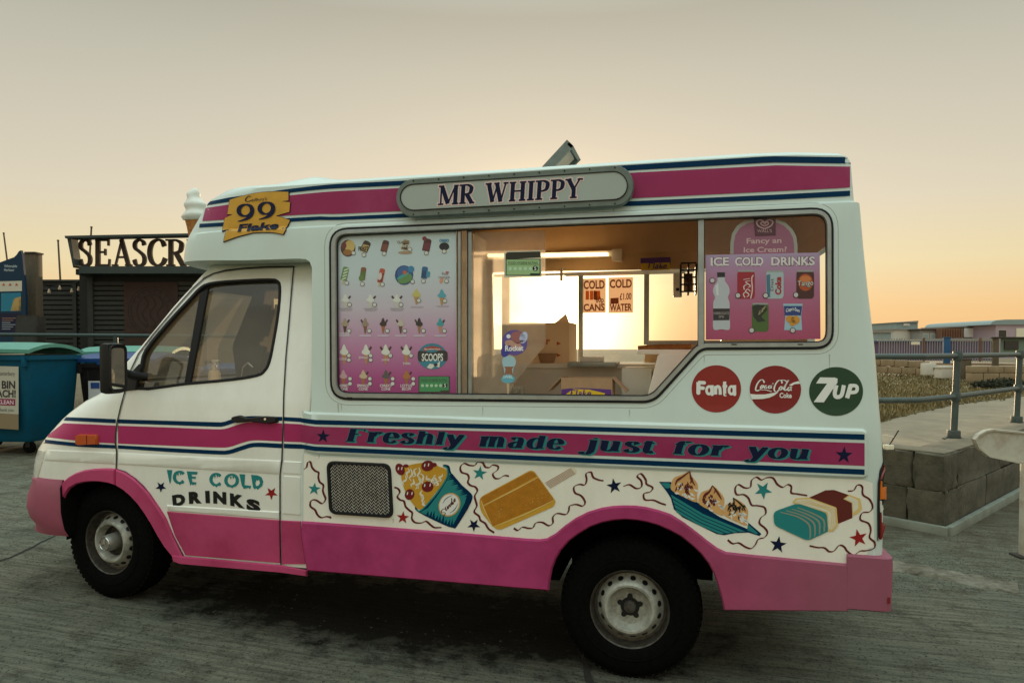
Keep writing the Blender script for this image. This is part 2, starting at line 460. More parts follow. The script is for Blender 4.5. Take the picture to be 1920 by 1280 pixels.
def sans(text, fn, bold=.0, spacing=1.0):
    """plain lettering as flat pieces, letter box 0..1 x 0..1 mapped by fn (v = 1 is the cap height)."""
    key = (text, bold, spacing)
    if key not in SANS:
        cu = bpy.data.curves.new('t', 'FONT'); cu.body = text; cu.offset = bold; cu.resolution_u = 3; cu.space_character = spacing
        ob = bpy.data.objects.new('t', cu); COL.objects.link(ob)
        dg = bpy.context.evaluated_depsgraph_get(); me = ob.evaluated_get(dg).to_mesh()
        vs_ = [Vector((v.co.x, v.co.y)) for v in me.vertices]; fs = [tuple(p_.vertices) for p_ in me.polygons]
        ob.evaluated_get(dg).to_mesh_clear(); bpy.data.objects.remove(ob); bpy.data.curves.remove(cu)
        x0, x1 = min(v.x for v in vs_), max(v.x for v in vs_)
        SANS[key] = ([Vector(((v.x - x0) / (x1 - x0), v.y / .70)) for v in vs_], fs)
    vs_, fs = SANS[key]
    return ('mesh', [Vector(fn(v.x, v.y)) for v in vs_], fs)
# drawn letters: (kind, points[, weight]); kind l straight / s curved; weight T thick, t thin, none follows a broad pen; serifs (x, y, half width)
GL = {
 'M': (1.06, [('l', [(.15, 0), (.15, 1)], 't'), ('l', [(.17, .98), (.52, .06)], 'T'), ('l', [(.52, .06), (.88, .98)], 't'), ('l', [(.90, 0), (.90, 1)], 'T')], [(.15, 0, .14), (.90, 0, .17), (.13, 1, .12), (.92, 1, .12)]),
 'R': (.80, [('l', [(.2, 0), (.2, 1)], 'T'), ('s', [(.2, .96), (.42, .96), (.60, .86), (.62, .72), (.56, .56), (.4, .50), (.2, .50)]), ('l', [(.40, .50), (.68, .02)], 'T')], [(.2, 0, .17), (.12, 1, .12), (.72, 0, .10)]),
 'W': (1.16, [('l', [(.12, 1), (.36, .02)], 'T'), ('l', [(.36, .02), (.58, .9)], 't'), ('l', [(.54, 1), (.78, .02)], 'T'), ('l', [(.78, .02), (1.02, 1)], 't')], [(.12, 1, .16), (.55, 1, .14), (1.02, 1, .13)]),
 'H': (.92, [('l', [(.2, 0), (.2, 1)], 'T'), ('l', [(.72, 0), (.72, 1)], 'T'), ('l', [(.2, .52), (.72, .52)], 't')], [(.2, 0, .17), (.2, 1, .17), (.72, 0, .17), (.72, 1, .17)]),
 'I': (.42, [('l', [(.21, 0), (.21, 1)], 'T')], [(.21, 0, .18), (.21, 1, .18)]),
 'P': (.76, [('l', [(.2, 0), (.2, 1)], 'T'), ('s', [(.2, .96), (.42, .96), (.60, .86), (.62, .70), (.56, .54), (.4, .46), (.2, .46)])], [(.2, 0, .18), (.12, 1, .12)]),
 'Y': (.86, [('l', [(.13, 1), (.43, .45)], 'T'), ('l', [(.73, 1), (.43, .45)], 't'), ('l', [(.43, .5), (.43, 0)], 'T')], [(.13, 1, .16), (.74, 1, .14), (.43, 0, .18)]),
 'S': (.74, [('s', [(.58, .78), (.54, .90), (.40, .97), (.24, .94), (.15, .82), (.18, .66), (.36, .54), (.54, .40), (.60, .24), (.54, .08), (.36, .02), (.20, .07), (.13, .24)])], [(.60, .86, .03), (.11, .16, .03)]),
 'E': (.78, [('l', [(.2, 0), (.2, 1)], 'T'), ('l', [(.1, .97), (.66, .97)], 't'), ('l', [(.2, .52), (.52, .52)], 't'), ('l', [(.1, .03), (.68, .03)], 't'), ('l', [(.65, 1), (.65, .76)], 't'), ('l', [(.52, .64), (.52, .40)], 't'), ('l', [(.68, 0), (.70, .26)], 't')], []),
 'A': (.92, [('l', [(.44, 1), (.14, 0)], 't'), ('l', [(.42, 1), (.76, 0)], 'T'), ('l', [(.24, .33), (.66, .33)], 't')], [(.13, 0, .14), (.77, 0, .16)]),
 'C': (.86, [('s', [(.72, .74), (.64, .92), (.46, .98), (.26, .88), (.16, .64), (.16, .36), (.26, .12), (.46, .02), (.66, .10), (.76, .30)])], [(.73, .84, .03)]),
 'F': (.84, [('l', [(.2, 0), (.2, 1)], 'T'), ('l', [(.1, .95), (.72, .95)], 't'), ('l', [(.2, .5), (.5, .5)], 't'), ('l', [(.71, 1), (.71, .72)], 't')], [(.2, 0, .19)]),
 'U': (.9, [('s', [(.2, 1), (.2, .5), (.22, .2), (.34, .04), (.5, .02), (.64, .12), (.68, .4), (.68, 1)])], [(.2, 1, .16), (.68, 1, .14)]),
 'B': (.8, [('l', [(.2, 0), (.2, 1)], 'T'), ('s', [(.2, .96), (.46, .96), (.58, .76), (.46, .54), (.2, .53)]), ('s', [(.2, .53), (.5, .52), (.65, .28), (.5, .04), (.2, .04)])], [(.12, 0, .12), (.12, 1, .12)]),
 'r': (.66, [('l', [(.2, 0), (.2, .66)], 'T'), ('s', [(.26, .42), (.36, .60), (.50, .66), (.58, .58)])], [(.2, 0, .17), (.12, .64, .1)]),
 'e': (.72, [('s', [(.18, .36), (.56, .36), (.56, .52), (.40, .66), (.22, .58), (.14, .34), (.20, .10), (.40, .01), (.60, .14)])], []),
 's': (.64, [('s', [(.50, .52), (.40, .65), (.24, .64), (.16, .52), (.26, .40), (.44, .30), (.52, .16), (.42, .03), (.24, .02), (.12, .16)])], []),
 'h': (.82, [('l', [(.2, 0), (.2, 1)], 'T'), ('s', [(.22, .44), (.34, .62), (.50, .65), (.60, .52), (.61, .3), (.61, 0)])], [(.2, 0, .15), (.62, 0, .15), (.12, .98, .1)]),
 'l': (.40, [('l', [(.2, 0), (.2, 1)], 'T')], [(.2, 0, .16), (.12, .98, .1)]),
 'y': (.78, [('l', [(.16, .66), (.42, .04)], 'T'), ('s', [(.68, .66), (.46, .10), (.32, -.22), (.14, -.26), (.06, -.18)])], [(.17, .65, .14), (.67, .65, .11)]),
 'm': (1.16, [('l', [(.2, 0), (.2, .66)], 'T'), ('s', [(.22, .44), (.32, .62), (.46, .64), (.55, .5), (.56, .3), (.56, 0)]), ('s', [(.58, .44), (.68, .62), (.82, .64), (.91, .5), (.92, .3), (.92, 0)])], [(.2, 0, .14), (.57, 0, .14), (.93, 0, .14), (.12, .64, .1)]),
 'a': (.76, [('s', [(.18, .52), (.28, .64), (.44, .64), (.54, .5), (.54, .1), (.66, .02)]), ('s', [(.54, .38), (.3, .34), (.16, .2), (.24, .02), (.42, .04), (.54, .18)])], []),
 'd': (.82, [('l', [(.58, 0), (.58, 1)], 'T'), ('s', [(.58, .56), (.42, .66), (.22, .56), (.14, .32), (.22, .08), (.42, .0), (.58, .12)])], [(.5, .98, .1), (.66, 0, .1)]),
 'j': (.46, [('s', [(.24, .66), (.24, .2), (.22, -.08), (.10, -.24), (-.06, -.22), (-.10, -.12)])], [(.16, .64, .1), (.27, .86, .09), (.27, .92, .07)]),
 'u': (.84, [('s', [(.18, .66), (.18, .3), (.22, .08), (.38, .02), (.54, .14), (.58, .3)]), ('l', [(.60, 0), (.60, .66)], 'T')], [(.12, .64, .11), (.54, .64, .1), (.68, 0, .1)]),
 't': (.52, [('s', [(.24, .88), (.22, .5), (.22, .14), (.32, .01), (.46, .10)])], [(.25, .64, .2)]),
 'f': (.54, [('s', [(.54, .86), (.46, .98), (.32, .96), (.26, .78), (.24, .4), (.24, 0)])], [(.25, .64, .19), (.24, 0, .18)]),
 'o': (.80, [('s', [(.40, .66), (.22, .56), (.14, .33), (.22, .10), (.40, .0), (.58, .10), (.66, .33), (.58, .56), (.40, .66)])], []),
 'k': (.72, [('l', [(.16, 0), (.16, 1)], 'T'), ('l', [(.18, .3), (.56, .62)], 't'), ('s', [(.3, .42), (.5, .1), (.72, .06)], 'T')], []),
 ' ': (.55, [], []),
 "'": (.2, [('l', [(.12, 1), (.08, .78)], 't')], []),
 '9': (.82, [('s', [(.58, .70), (.52, .90), (.36, .98), (.2, .88), (.14, .68), (.22, .48), (.38, .42), (.54, .52), (.60, .72)]), ('s', [(.60, .80), (.62, .56), (.54, .28), (.36, .08), (.14, -.02)])], []),
 '-': (.4, [('l', [(.08, .34), (.32, .34)], 't')], []),
}
def drawn(text, fn, thick=.2, thin=.07, shear=0., serif=.06, track=0., widen=1.0):
    """lettering drawn with a broad pen; the whole line is mapped from 0..1 wide, v = 1 cap height."""
    x = 0.; raw = []
    for ci, ch in enumerate(text):
        w, strokes, ser = GL[ch]
        for st in strokes:
            wt = st[2] if len(st) > 2 else None
            pw = thick if wt == 'T' else thin if wt == 't' else (lambda t: thin + (thick - thin) * abs(t.y) ** 1.3)
            raw.append((ci, x, ribbon([Vector((q[0] * widen, q[1])) for q in st[1]], pw, 4, st[0] == 's')))
        for sx, sy, hw in (ser if serif else []):
            yy = min(max(sy, serif / 2), 1 - serif / 2) if 0 <= sy <= 1 else sy
            raw.append((ci, x, ribbon([(sx * widen - hw, yy), (sx * widen + hw, yy)], serif, 1, False)))
        x += w * widen + track
    tw = x - track
    o = {}
    for ci, xo, pc in raw: o.setdefault(ci, []).append(xf(pc, lambda a, b, xo=xo: fn((a + xo + shear * b) / tw, b)))
    return list(o.values())          # one list of strokes for each letter
def shift(pieces, dx, dy): return [xf(p_, lambda a, b: (a + dx, b + dy)) for p_ in pieces]
def grow(pieces, d):
    """the same strokes, fatter (for an outline behind letters)."""
    o = []
    for p_ in pieces:
        if p_[0] != 'strip': o.append(p_); continue
        Ls, Rs = [], []; n = len(p_[1])
        for i in range(n):
            a, b = p_[1][i], p_[2][i]; v = (a - b); v = v.normalized() if v.length > 1e-6 else Vector((0, 1))
            t = Vector((-v.y, v.x)) if i == 0 else Vector((v.y, -v.x)) if i == n - 1 else Vector((0, 0))
            c0, c1 = p_[1][min(1, n - 1)] + p_[2][min(1, n - 1)], p_[1][max(0, n - 2)] + p_[2][max(0, n - 2)]
            if i == 0: t = ((a + b) - c0).normalized()
            elif i == n - 1: t = ((a + b) - c1).normalized()
            Ls.append(a + v * d + t * d); Rs.append(b - v * d + t * d)
        o.append(('strip', Ls, Rs))
    return o
def star(cx, cy, r, rot=0, sx=1.0):
    return poly([(cx + sx * rr * math.sin(R(rot + i * 36)), cy - rr * math.cos(R(rot + i * 36))) for i, rr in enumerate([r, r * .40] * 5)])

# ------------------------------------------------------------------ ground
def ground_z(x, y):
    base = -.06
    t = max(0., min(5.0, -x - .0)); base += .0325 * t
    t2 = max(0., min(6.0, -x - 5.0)); base += .030 * t2
    far = max(0., min(1., (math.hypot(x, y) - 30) / 60)); base -= far * .5
    return base
def ground():
    xs = [-900, -300, -120, -70, -45] + [-30 + i * 1.0 for i in range(56)] + [35, 50, 80, 150, 400, 900]
    ys = [-900, -300, -100, -40] + [-20 + i * 1.0 for i in range(56)] + [45, 60, 90, 150, 300, 900]
    xs += [-11, -5, 0]; xs = sorted(set(xs)); ys = sorted(set(ys))
    bm = bmesh.new(); g = [[bm.verts.new((x, y, ground_z(x, y))) for x in xs] for y in ys]
    for j in range(len(ys) - 1):
        for i in range(len(xs) - 1): bm.faces.new((g[j][i], g[j][i + 1], g[j + 1][i + 1], g[j + 1][i]))
    o = from_bm('ground', bm, 'concrete_ground', None, 60)
    tag(o, kind='structure')
    return o
def ground_material():
    M = bpy.data.materials.new('concrete_ground'); M.use_nodes = True; MATS['concrete_ground'] = M
    n, l = M.node_tree.nodes, M.node_tree.links; b = n['Principled BSDF']
    geo = n.new('ShaderNodeNewGeometry')
    def noise(scale, vec, detail=6, rough=.65):
        t = n.new('ShaderNodeTexNoise'); t.inputs['Scale'].default_value = scale; t.inputs['Detail'].default_value = detail; t.inputs['Roughness'].default_value = rough
        l.new(vec, t.inputs['Vector']); return t.outputs['Fac']
    def mapping(scale, rz=0):
        mp = n.new('ShaderNodeMapping'); mp.inputs['Scale'].default_value = scale; mp.inputs['Rotation'].default_value = (0, 0, rz)
        l.new(geo.outputs['Position'], mp.inputs['Vector']); return mp.outputs[0]
    def rng(v, a, b_, c, d):
        r = n.new('ShaderNodeMapRange'); r.inputs['From Min'].default_value = a; r.inputs['From Max'].default_value = b_
        r.inputs['To Min'].default_value = c; r.inputs['To Max'].default_value = d; l.new(v, r.inputs['Value']); return r.outputs[0]
    def mix(f, a, b_):
        m_ = n.new('ShaderNodeMix'); m_.data_type = 'RGBA'
        l.new(f, m_.inputs[0])
        for k, v in ((6, a), (7, b_)):
            if isinstance(v, tuple): m_.inputs[k].default_value = (*v, 1)
            else: l.new(v, m_.inputs[k])
        return m_.outputs[2]
    def math_(op, a, b_):
        m_ = n.new('ShaderNodeMath'); m_.operation = op
        for k, v in ((0, a), (1, b_)):
            if isinstance(v, (int, float)): m_.inputs[k].default_value = v
            else: l.new(v, m_.inputs[k])
        return m_.outputs[0]
    P = geo.outputs['Position']
    streak = noise(1.0, mapping((2.2, 34, 1), R(-6)), 5, .6)          # broom marks of the concrete
    rib = noise(1.0, mapping((.8, 15, 1), R(-6)), 3, .55)
    fine = noise(90, P, 4, .7); med = noise(4.5, P, 7, .7); big = noise(.55, P, 4)
    col = mix(rng(big, .35, .65, 0, 1), (.285, .305, .235), (.375, .355, .265))
    col = mix(rng(streak, .38, .66, 0, .62), col, (.060, .065, .050))
    col = mix(rng(rib, .42, .62, 0, .16), col, (.060, .064, .048))
    col = mix(rng(med, .50, .70, 0, .62), col, (.042, .040, .030))
    col = mix(rng(fine, .54, .66, 0, .75), col, (.30, .29, .23))
    col = mix(rng(noise(48, P, 4, .65), .55, .64, 0, .6), col, (.020, .019, .014))
    # sandy grit drifting in at the edges of the slab
    sep_ = n.new('ShaderNodeSeparateXYZ'); l.new(P, sep_.inputs[0])
    sand = math_('ADD', rng(sep_.outputs['Y'], 1.5, 5.5, 0, .55), rng(med, .3, .7, -.2, .3))
    col = mix(rng(sand, .15, .6, 0, .75), col, (.14, .112, .072))
    # oily damp patch, widened to paint dark shade under the van
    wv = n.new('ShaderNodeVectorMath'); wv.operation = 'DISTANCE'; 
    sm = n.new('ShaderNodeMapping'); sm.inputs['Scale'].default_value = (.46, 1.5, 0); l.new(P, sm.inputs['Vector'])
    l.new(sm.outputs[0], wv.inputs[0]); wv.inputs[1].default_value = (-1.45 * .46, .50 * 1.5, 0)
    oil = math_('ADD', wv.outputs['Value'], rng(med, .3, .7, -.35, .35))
    oil_shade_f = rng(oil, .62, 1.12, .95, 0)
    col = mix(oil_shade_f, col, (.006, .005, .004))
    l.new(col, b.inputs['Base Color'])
    b.inputs['Roughness'].default_value = .92; b.inputs['Specular IOR Level'].default_value = .12
    h = math_('ADD', math_('ADD', math_('MULTIPLY', streak, .8), math_('MULTIPLY', rib, .5)), math_('ADD', math_('MULTIPLY', fine, .9), math_('MULTIPLY', med, .7)))
    bp = n.new('ShaderNodeBump'); bp.inputs['Strength'].default_value = 1.0; bp.inputs['Distance'].default_value = .045
    l.new(h, bp.inputs['Height']); l.new(bp.outputs[0], b.inputs['Normal'])
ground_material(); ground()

# ------------------------------------------------------------------ the van: shell
YC = .97
VAN = thing('ice_cream_van', (-1.3, YC, 0), 'white and pink ice cream van with cone on the roof, parked side on', 'van')
def contour(z, xf_, xr, y0, ax, ay, n_, rr, nside=16, xb=()):
    """plan outline at one height, near side then front then far side then rear."""
    near = []
    for i in range(5):
        t = i / 4 * math.pi / 2; near.append((xr - rr + rr * math.cos(t), y0 + rr - rr * math.sin(t)))
    xs_ = [xr - rr + (xf_ + ax - (xr - rr)) * i / nside for i in range(1, nside)]
    near += [(x, y0) for x in xs_]
    NC = 30
    for i in range(NC + 1):
        t = i / NC * math.pi / 2
        near.append((xf_ + ax - ax * math.sin(t) ** (2 / n_), y0 + ay - ay * math.cos(t) ** (2 / n_)))
    if abs(near[-1][1] - YC) < .02: near[-1] = (near[-1][0], YC); far = [(x, 2 * YC - y) for x, y in near[:-1]][::-1]
    else: far = [(x, 2 * YC - y) for x, y in near][::-1]
    return [Vector((x, y, z)) for x, y in near + far]
def loft(name, rings, material, warp=None):
    bm = bmesh.new(); vs_ = [[bm.verts.new(warp(p_) if warp else p_) for p_ in r] for r in rings]
    n = len(vs_[0])
    for a, b in zip(vs_, vs_[1:]):
        for k in range(n): bm.faces.new((a[k], a[(k + 1) % n], b[(k + 1) % n], b[k]))
    bm.faces.new(vs_[0][::-1]); bm.faces.new(vs_[-1])
    bmesh.ops.recalc_face_normals(bm, faces=bm.faces)
    return from_bm(name, bm, material, None, 30)
def pix(p_):
    d = p_ - EYE; z = d.dot(FWD); return CX + LENS_PX * d.dot(RIGHT) / z, CY - LENS_PX * d.dot(UP) / z
def lerp(tab, v):
    if v <= tab[0][0]: return tab[0][1]
    for (a, b), (c, d) in zip(tab, tab[1:]):
        if v <= c: return b + (d - b) * (v - a) / (c - a)
    return tab[-1][1]
def fit_front(z, xr, y0, ax, ay, n_, rr, sil):
    """front end of a level such that its outline reaches the photographed left contour."""
    lo, hi = -5.2, -1.6
    for _ in range(26):
        mid = (lo + hi) / 2
        g = min(px - lerp(sil, py) for px, py in (pix(q) for q in contour(z, mid, xr, y0, ax, ay, n_, rr)))
        if g > 0: hi = mid
        else: lo = mid
    return (lo + hi) / 2
# main body with the overhang above the cab
SIL_L = sorted([(492, 345), (470, 345), (455, 349), (440, 356), (420, 367), (400, 379), (385, 388), (375, 395), (369, 405), (362, 420)])
Y_BODY = [(.44, .006), (.60, .0), (1.0, 0.), (1.30, .0), (1.40, .018), (2.00, .075), (2.36, .112), (2.405, .120), (2.418, .140), (2.43, .142), (2.60, .156), (2.672, .164), (2.690, .182), (2.700, .215), (2.706, .32)]
X_REAR = [(.40, 1.205), (1.06, 1.207), (1.67, 1.173), (2.085, 1.133), (2.405, 1.112), (2.418, 1.092), (2.66, 1.078), (2.706, 1.03)]
zs = [.44, .55, .70, .85, 1.0, 1.15, 1.30, 1.40, 1.55, 1.70, 1.85, 2.0, 2.18, 2.22, 2.28, 2.36, 2.405, 2.418, 2.43, 2.50, 2.56, 2.60, 2.64, 2.672, 2.690, 2.700, 2.706]
XF_BODY = {z: fit_front(max(z, 2.215), lerp(X_REAR, z), lerp(Y_BODY, max(z, 2.215)), .62, YC - lerp(Y_BODY, max(z, 2.215)), 3.2, .05, SIL_L) for z in zs}
def roof_warp(p_):
    p_ = p_.copy()
    if p_.z > 2.45:
        k = (p_.z - 2.45) / .23
        p_.z -= k * (.085 * max(0, p_.x - .72))
    return p_
def body_rings(dy=0, dz0=0, dz1=0, dx=0):
    o = []
    for z in zs:
        y0 = lerp(Y_BODY, z) + dy; xr = lerp(X_REAR, z) - dx; xf_ = XF_BODY[z] + dx
        o.append(contour(min(max(z, .44 + dz0), 2.706 - dz1), xf_, xr, y0, .62, YC - y0, 3.2, .05))
    return o
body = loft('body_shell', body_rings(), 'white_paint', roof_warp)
mat('van_interior', (.66, .44, .22), .45, noise=.06, scale=5)  # lining tinted amber to put warm sunlight into its colour
def zuniq(rings):
    o = []
    for r in rings:
        if not o or r[0].z > o[-1][0].z + 1e-4: o.append(r)
    return o
inner = loft('x', zuniq(body_rings(.045, .25, .07, .05)), 'van_interior', roof_warp)
BODY = Surf(body)
def xz(px, py, y=.06):
    p_ = on_y(px, py, y); return p_.x, p_.z
rec = [(q_.x, q_.z) for q_ in (BODY.hit(*q)[0] for q in ((345, 493), (460, 488), (560, 484.5), (574, 486), (581, 491), (585, 502), (585, 560), (584, 700), (583, 788), (575, 828), (567, 856), (566, 960), (574, 1050)))]
rec = [(-6, rec[0][1] - .02)] + rec + [(rec[-1][0], -.5), (-6, -.5)]
recess = prism('x', [(x, -1, z) for x, z in rec], (0, 4, 0), 'white_paint')
boolean(inner, [prism('x', [(x + (.045 if x > -5 else 0), -1, z + (.045 if z > 0 else 0)) for x, z in rec], (0, 4, 0), 'van_interior')])
BODY = Surf(body)
boolean(body, [recess])
BODYC = Surf(body)
def uv_xz(pts, surf): return [(q.x, q.z) for q in (surf.hit(*p_)[0] for p_ in pts)]
def cutter(pts, surf, y0=-1., y1=.5, material='white_paint'):
    return prism('x', [(x, y0, z) for x, z in uv_xz(pts, surf)], (0, y1 - y0, 0), material)
# serving window outline (outer edge of the black rubber)
WIN = rounded([(617, 428), (1563, 387.5), (1563.5, 655), (1316, 656.5), (1226, 756), (619, 750)], [36, 42, 36, 12, 22, 36], 7)
ARCH_R = [(1029, 1112), (1031, 1092), (1036, 1066), (1043, 1047), (1053, 1030), (1068, 1013), (1087, 999), (1107, 987), (1129, 979), (1152, 974.5), (1174, 973), (1194, 974.5), (1213, 978), (1234, 984), (1255, 993), (1277, 1005), (1297, 1021), (1314, 1037), (1328, 1055), (1338, 1074), (1345, 1094), (1352, 1118), (1357, 1148)]
boolean(body, [inner])
boolean(body, [cutter(inset(WIN, 5), BODY, -1, .4)])
arch_xz = uv_xz(ARCH_R[1:-1], BODY)
wb_r = prism('x', [(arch_xz[0][0], -1, .2)] + [(x, -1, z) for x, z in arch_xz] + [(arch_xz[-1][0], -1, .2)], (0, 1.45, 0), 'underside')
boolean(body, [wb_r])
# far-side window and rear window openings
def on_far(pts, y=1.88): return [(on_y(*p_, y).x, on_y(*p_, y).z) for p_ in pts]
FARW = on_far(rounded([(926, 512), (1352, 505), (1352, 640), (1214, 640), (1206, 690), (926, 692)], [4, 4, 4, 2, 4, 4], 2))
boolean(body, [prism('x', [(x, 1.6, z) for x, z in FARW], (0, .8, 0), 'alu')])
boolean(body, [prism('x', [(.9, y, z) for y, z in ((.34, 1.50), (1.60, 1.50), (1.56, 2.28), (.40, 2.28))], (.6, 0, 0), 'white_paint')])
smooth(body.data, 30)
body.name = 'body_shell'; body.parent = VAN; body.location = -BASE[VAN.name]
# wheel housing of the rear arch
def housing(name, xz_, y0, y1):
    bm = bmesh.new(); a = [bm.verts.new((x, y0, z)) for x, z in xz_]; b = [bm.verts.new((x, y1, z)) for x, z in xz_]
    for i in range(len(a) - 1): bm.faces.new((a[i], a[i + 1], b[i + 1], b[i]))
    bm.faces.new(b)
    return from_bm(name, bm, 'underside', VAN, 60)
def scaled(xz_, k=1.03):
    cx_ = sum(p_[0] for p_ in xz_) / len(xz_); lo = min(p_[1] for p_ in xz_)
    return [(cx_ + (x - cx_) * k, lo + (z - lo) * k) for x, z in xz_]
hx = scaled(arch_xz, 1.012); housing('wheel_housing', [(hx[0][0], .40)] + hx + [(hx[-1][0], .42)], .02, .62)
bm = bmesh.new(); box_bm(bm, (-3.0, .50, .28), (-.45, 1.5, .50)); box_bm(bm, (-.4, .66, .30), (.45, 1.3, .42)); box_bm(bm, (.5, .3, .36), (1.15, 1.6, .44)); from_bm('chassis', bm, 'underside', VAN)
# ---- cab
SIL_C = sorted([(930, 58), (912, 60), (880, 62), (860, 66), (840, 72), (835, 75), (820, 86), (805, 100), (790, 113), (778, 125), (765, 142), (750, 163), (738, 187), (722, 205), (705, 219), (687, 229), (672, 245), (635, 277), (567, 332), (515, 380), (500, 395), (480, 412)])
Y_CAB = [(.375, .075), (.60, .055), (.90, .04), (1.10, .036), (1.25, .040), (1.36, .052), (1.42, .062), (1.50, .075), (1.70, .115), (1.95, .175), (2.12, .225), (2.18, .26), (2.24, .34)]
czs = [.375, .55, .70, .80, .90, 1.0, 1.06, 1.12, 1.17, 1.21, 1.25, 1.28, 1.31, 1.335, 1.36, 1.38, 1.40, 1.42, 1.45, 1.50, 1.60, 1.70, 1.82, 1.95, 2.05, 2.12, 2.18, 2.21, 2.24]
def cab_par(z):
    ax = lerp([(.4, .62), (1.2, .62), (1.4, .55), (1.6, .36), (2.24, .34)], z); n_ = lerp([(.4, 2.5), (1.3, 2.5), (1.6, 2.8), (2.24, 2.8)], z)
    return ax, n_
XF_CAB = {}
for z in czs:
    ax, n_ = cab_par(z); y0 = lerp(Y_CAB, z); zz = max(z, .82)
    XF_CAB[z] = fit_front(zz, -1.86, y0, ax, YC - y0, n_, .01, SIL_C)
def cab_rings(dy=0, dx=0, z0=0, z1=9):
    o = []
    for z in czs:
        ax, n_ = cab_par(z); y0 = lerp(Y_CAB, z) + dy
        o.append(contour(min(max(z, z0), z1), XF_CAB[z] + dx, -1.86, y0, ax, YC - y0, n_, .01))
    return zuniq(o)
cab = loft('cab_shell', cab_rings(), 'cab_white')
CAB = Surf(cab)
mat('cab_interior', (.035, .033, .03), .8, noise=.1, scale=10)
cin = loft('x', [[q if q.x < -1.87 else Vector((-1.80, q.y, q.z)) for q in r] for r in cab_rings(.05, .06, .62, 2.17)], 'cab_interior')
boolean(cab, [cin])
bxr_ = on_y(115.5, 980, .02).x
ARCH_F = [(126, 1030), (120, 1010), (118, 985), (117.5, 960), (120, 938), (126, 925), (134, 914), (146, 907), (160, 903.5), (175, 902), (190, 902.5), (206, 905), (220, 910), (233, 918), (246, 929), (260, 944), (273, 962), (286, 983), (297, 1003), (310, 1024), (323, 1040)]
af = uv_xz(ARCH_F[2:], CAB)
af = [(af[0][0], .2)] + af + [(af[-1][0], .2)]
boolean(cab, [prism('x', [(x, -1, z) for x, z in af], (0, 1.45, 0), 'underside')])
hf = scaled(af[1:-1], 1.01); housing('wheel_housing', [(hf[0][0], .42)] + hf + [(hf[-1][0], .38)], .09, .60)
CW = catmull([(255, 731), (262, 690), (271, 655), (315, 601), (352, 561), (372, 540), (392, 529), (440, 524), (505, 521.5), (520, 524), (527.5, 536), (525.5, 580), (516, 640), (507.5, 680), (498, 697), (483, 706.5), (435, 714.5), (347, 722.5)], 3, True)
boolean(cab, [prism('x', [(-5, -1, .1), (bxr_ - .02, -1, .1), (bxr_ - .02, -1, .60), (-5, -1, .60)], (0, 4, 0), 'underside')])
CWx = uv_xz(inset(CW, 3.0), CAB)
boolean(cab, [prism('x', [(x, -1, z) for x, z in CWx], (0, 4, 0), 'cab_interior')])
# windscreen opening
wsp = [(XF_CAB[1.50] - .3, 1.49), (-1.0 - 1.62, 1.49), (-1.0 - 1.62, 2.10), (XF_CAB[2.12] - .3, 2.10)]
bm = bmesh.new()
wy0, wy1 = .26, 2 * YC - .26
ring = []
pA = [(-4.2, wy0 - .06, 1.47), (-4.2, wy1 + .06, 1.47), (-3.4, wy1, 2.09), (-3.4, wy0, 2.09)]
prism_bm(bm, pA, (1.55 - .45, 0, 0)); bmesh.ops.recalc_face_normals(bm, faces=bm.faces)
wsc = from_bm('x', bm, 'cab_interior')
boolean(cab, [wsc])
DOOR = [(550.5, 502), (505, 502.5), (460, 505), (425, 509), (402, 514.5), (385, 523), (365, 541), (330, 580), (290, 627), (262, 664), (248, 693), (238, 728), (229, 760), (222, 790), (219, 815), (218.5, 831), (221, 846), (220, 878), (236, 883), (255, 896), (270, 910), (283, 926), (296, 946), (308, 965), (326, 1003), (346, 1042), (527, 1058), (525.5, 1010), (525, 962), (525, 890), (528.5, 861), (531, 800), (532, 740), (536, 670), (543, 590)]
DOORV = [Vector(p_) for p_ in DOOR]
dx0, dx1 = uv_xz(DOORV, CAB), uv_xz(inset(DOORV, 2.1), CAB)
door = bpy.data.objects.new('door', cab.data.copy()); COL.objects.link(door)
boolean(door, [prism('x', [(x, -1, z) for x, z in dx1], (0, 1.45, 0), 'rubber')], 'INTERSECT')
boolean(cab, [prism('x', [(x, -1, z) for x, z in dx0], (0, 1.45, 0), 'cab_interior')])
for o_ in (cab, door):
    smooth(o_.data, 32); o_.parent = VAN; o_.location = -BASE[VAN.name]
cab.name = 'cab_shell'
# a dark liner behind the shut lines
decal('door_seal', poly(inset(DOORV, -1.0), inset(DOORV, 2.9)), CAB, 'rubber', VAN, off=-.003, grid=18)
# ---- bumpers
SIL_B = sorted([(918, 60), (925, 50), (944, 48), (968, 55), (992, 77), (1006, 97), (1016, 113)])
bz = [.45, .50, .55, .62, .70, .78, .815, .83]
BY = [(.45, .07), (.5, .04), (.6, .015), (.78, .012), (.83, .035)]
bxr = on_y(115.5, 980, .02).x
rings = []
for z in bz:
    y0 = lerp(BY, z); xf_ = fit_front(max(z, .50), bxr, y0, .55, YC - y0, 2.5, .015, SIL_B)
    if z == .83: xf_ += .05
    rings.append(contour(z, xf_, bxr, y0, min(.55, bxr - xf_ - .03), YC - y0, 2.5, .015, 4))
fb = loft('front_bumper', rings, 'pink_dusty'); setmat(fb.data, 'underside')
for p_ in fb.data.polygons:
    if p_.normal.x > .7 or p_.normal.z < -.9: p_.material_index = 1; fb.parent = VAN; fb.location = -BASE[VAN.name]
FB = Surf(fb)
rbx0 = on_y(1587, 1060, 0).x
rings = []
for z, y0, dx in ((.428, .005, -.012), (.440, -.0172, 0), (.66, -.0178, .004), (.690, -.0172, .002), (.700, -.004, -.012)):
    rings.append(contour(z, rbx0, 1.243 + dx, y0, .004, .004, 2, .045, 4))
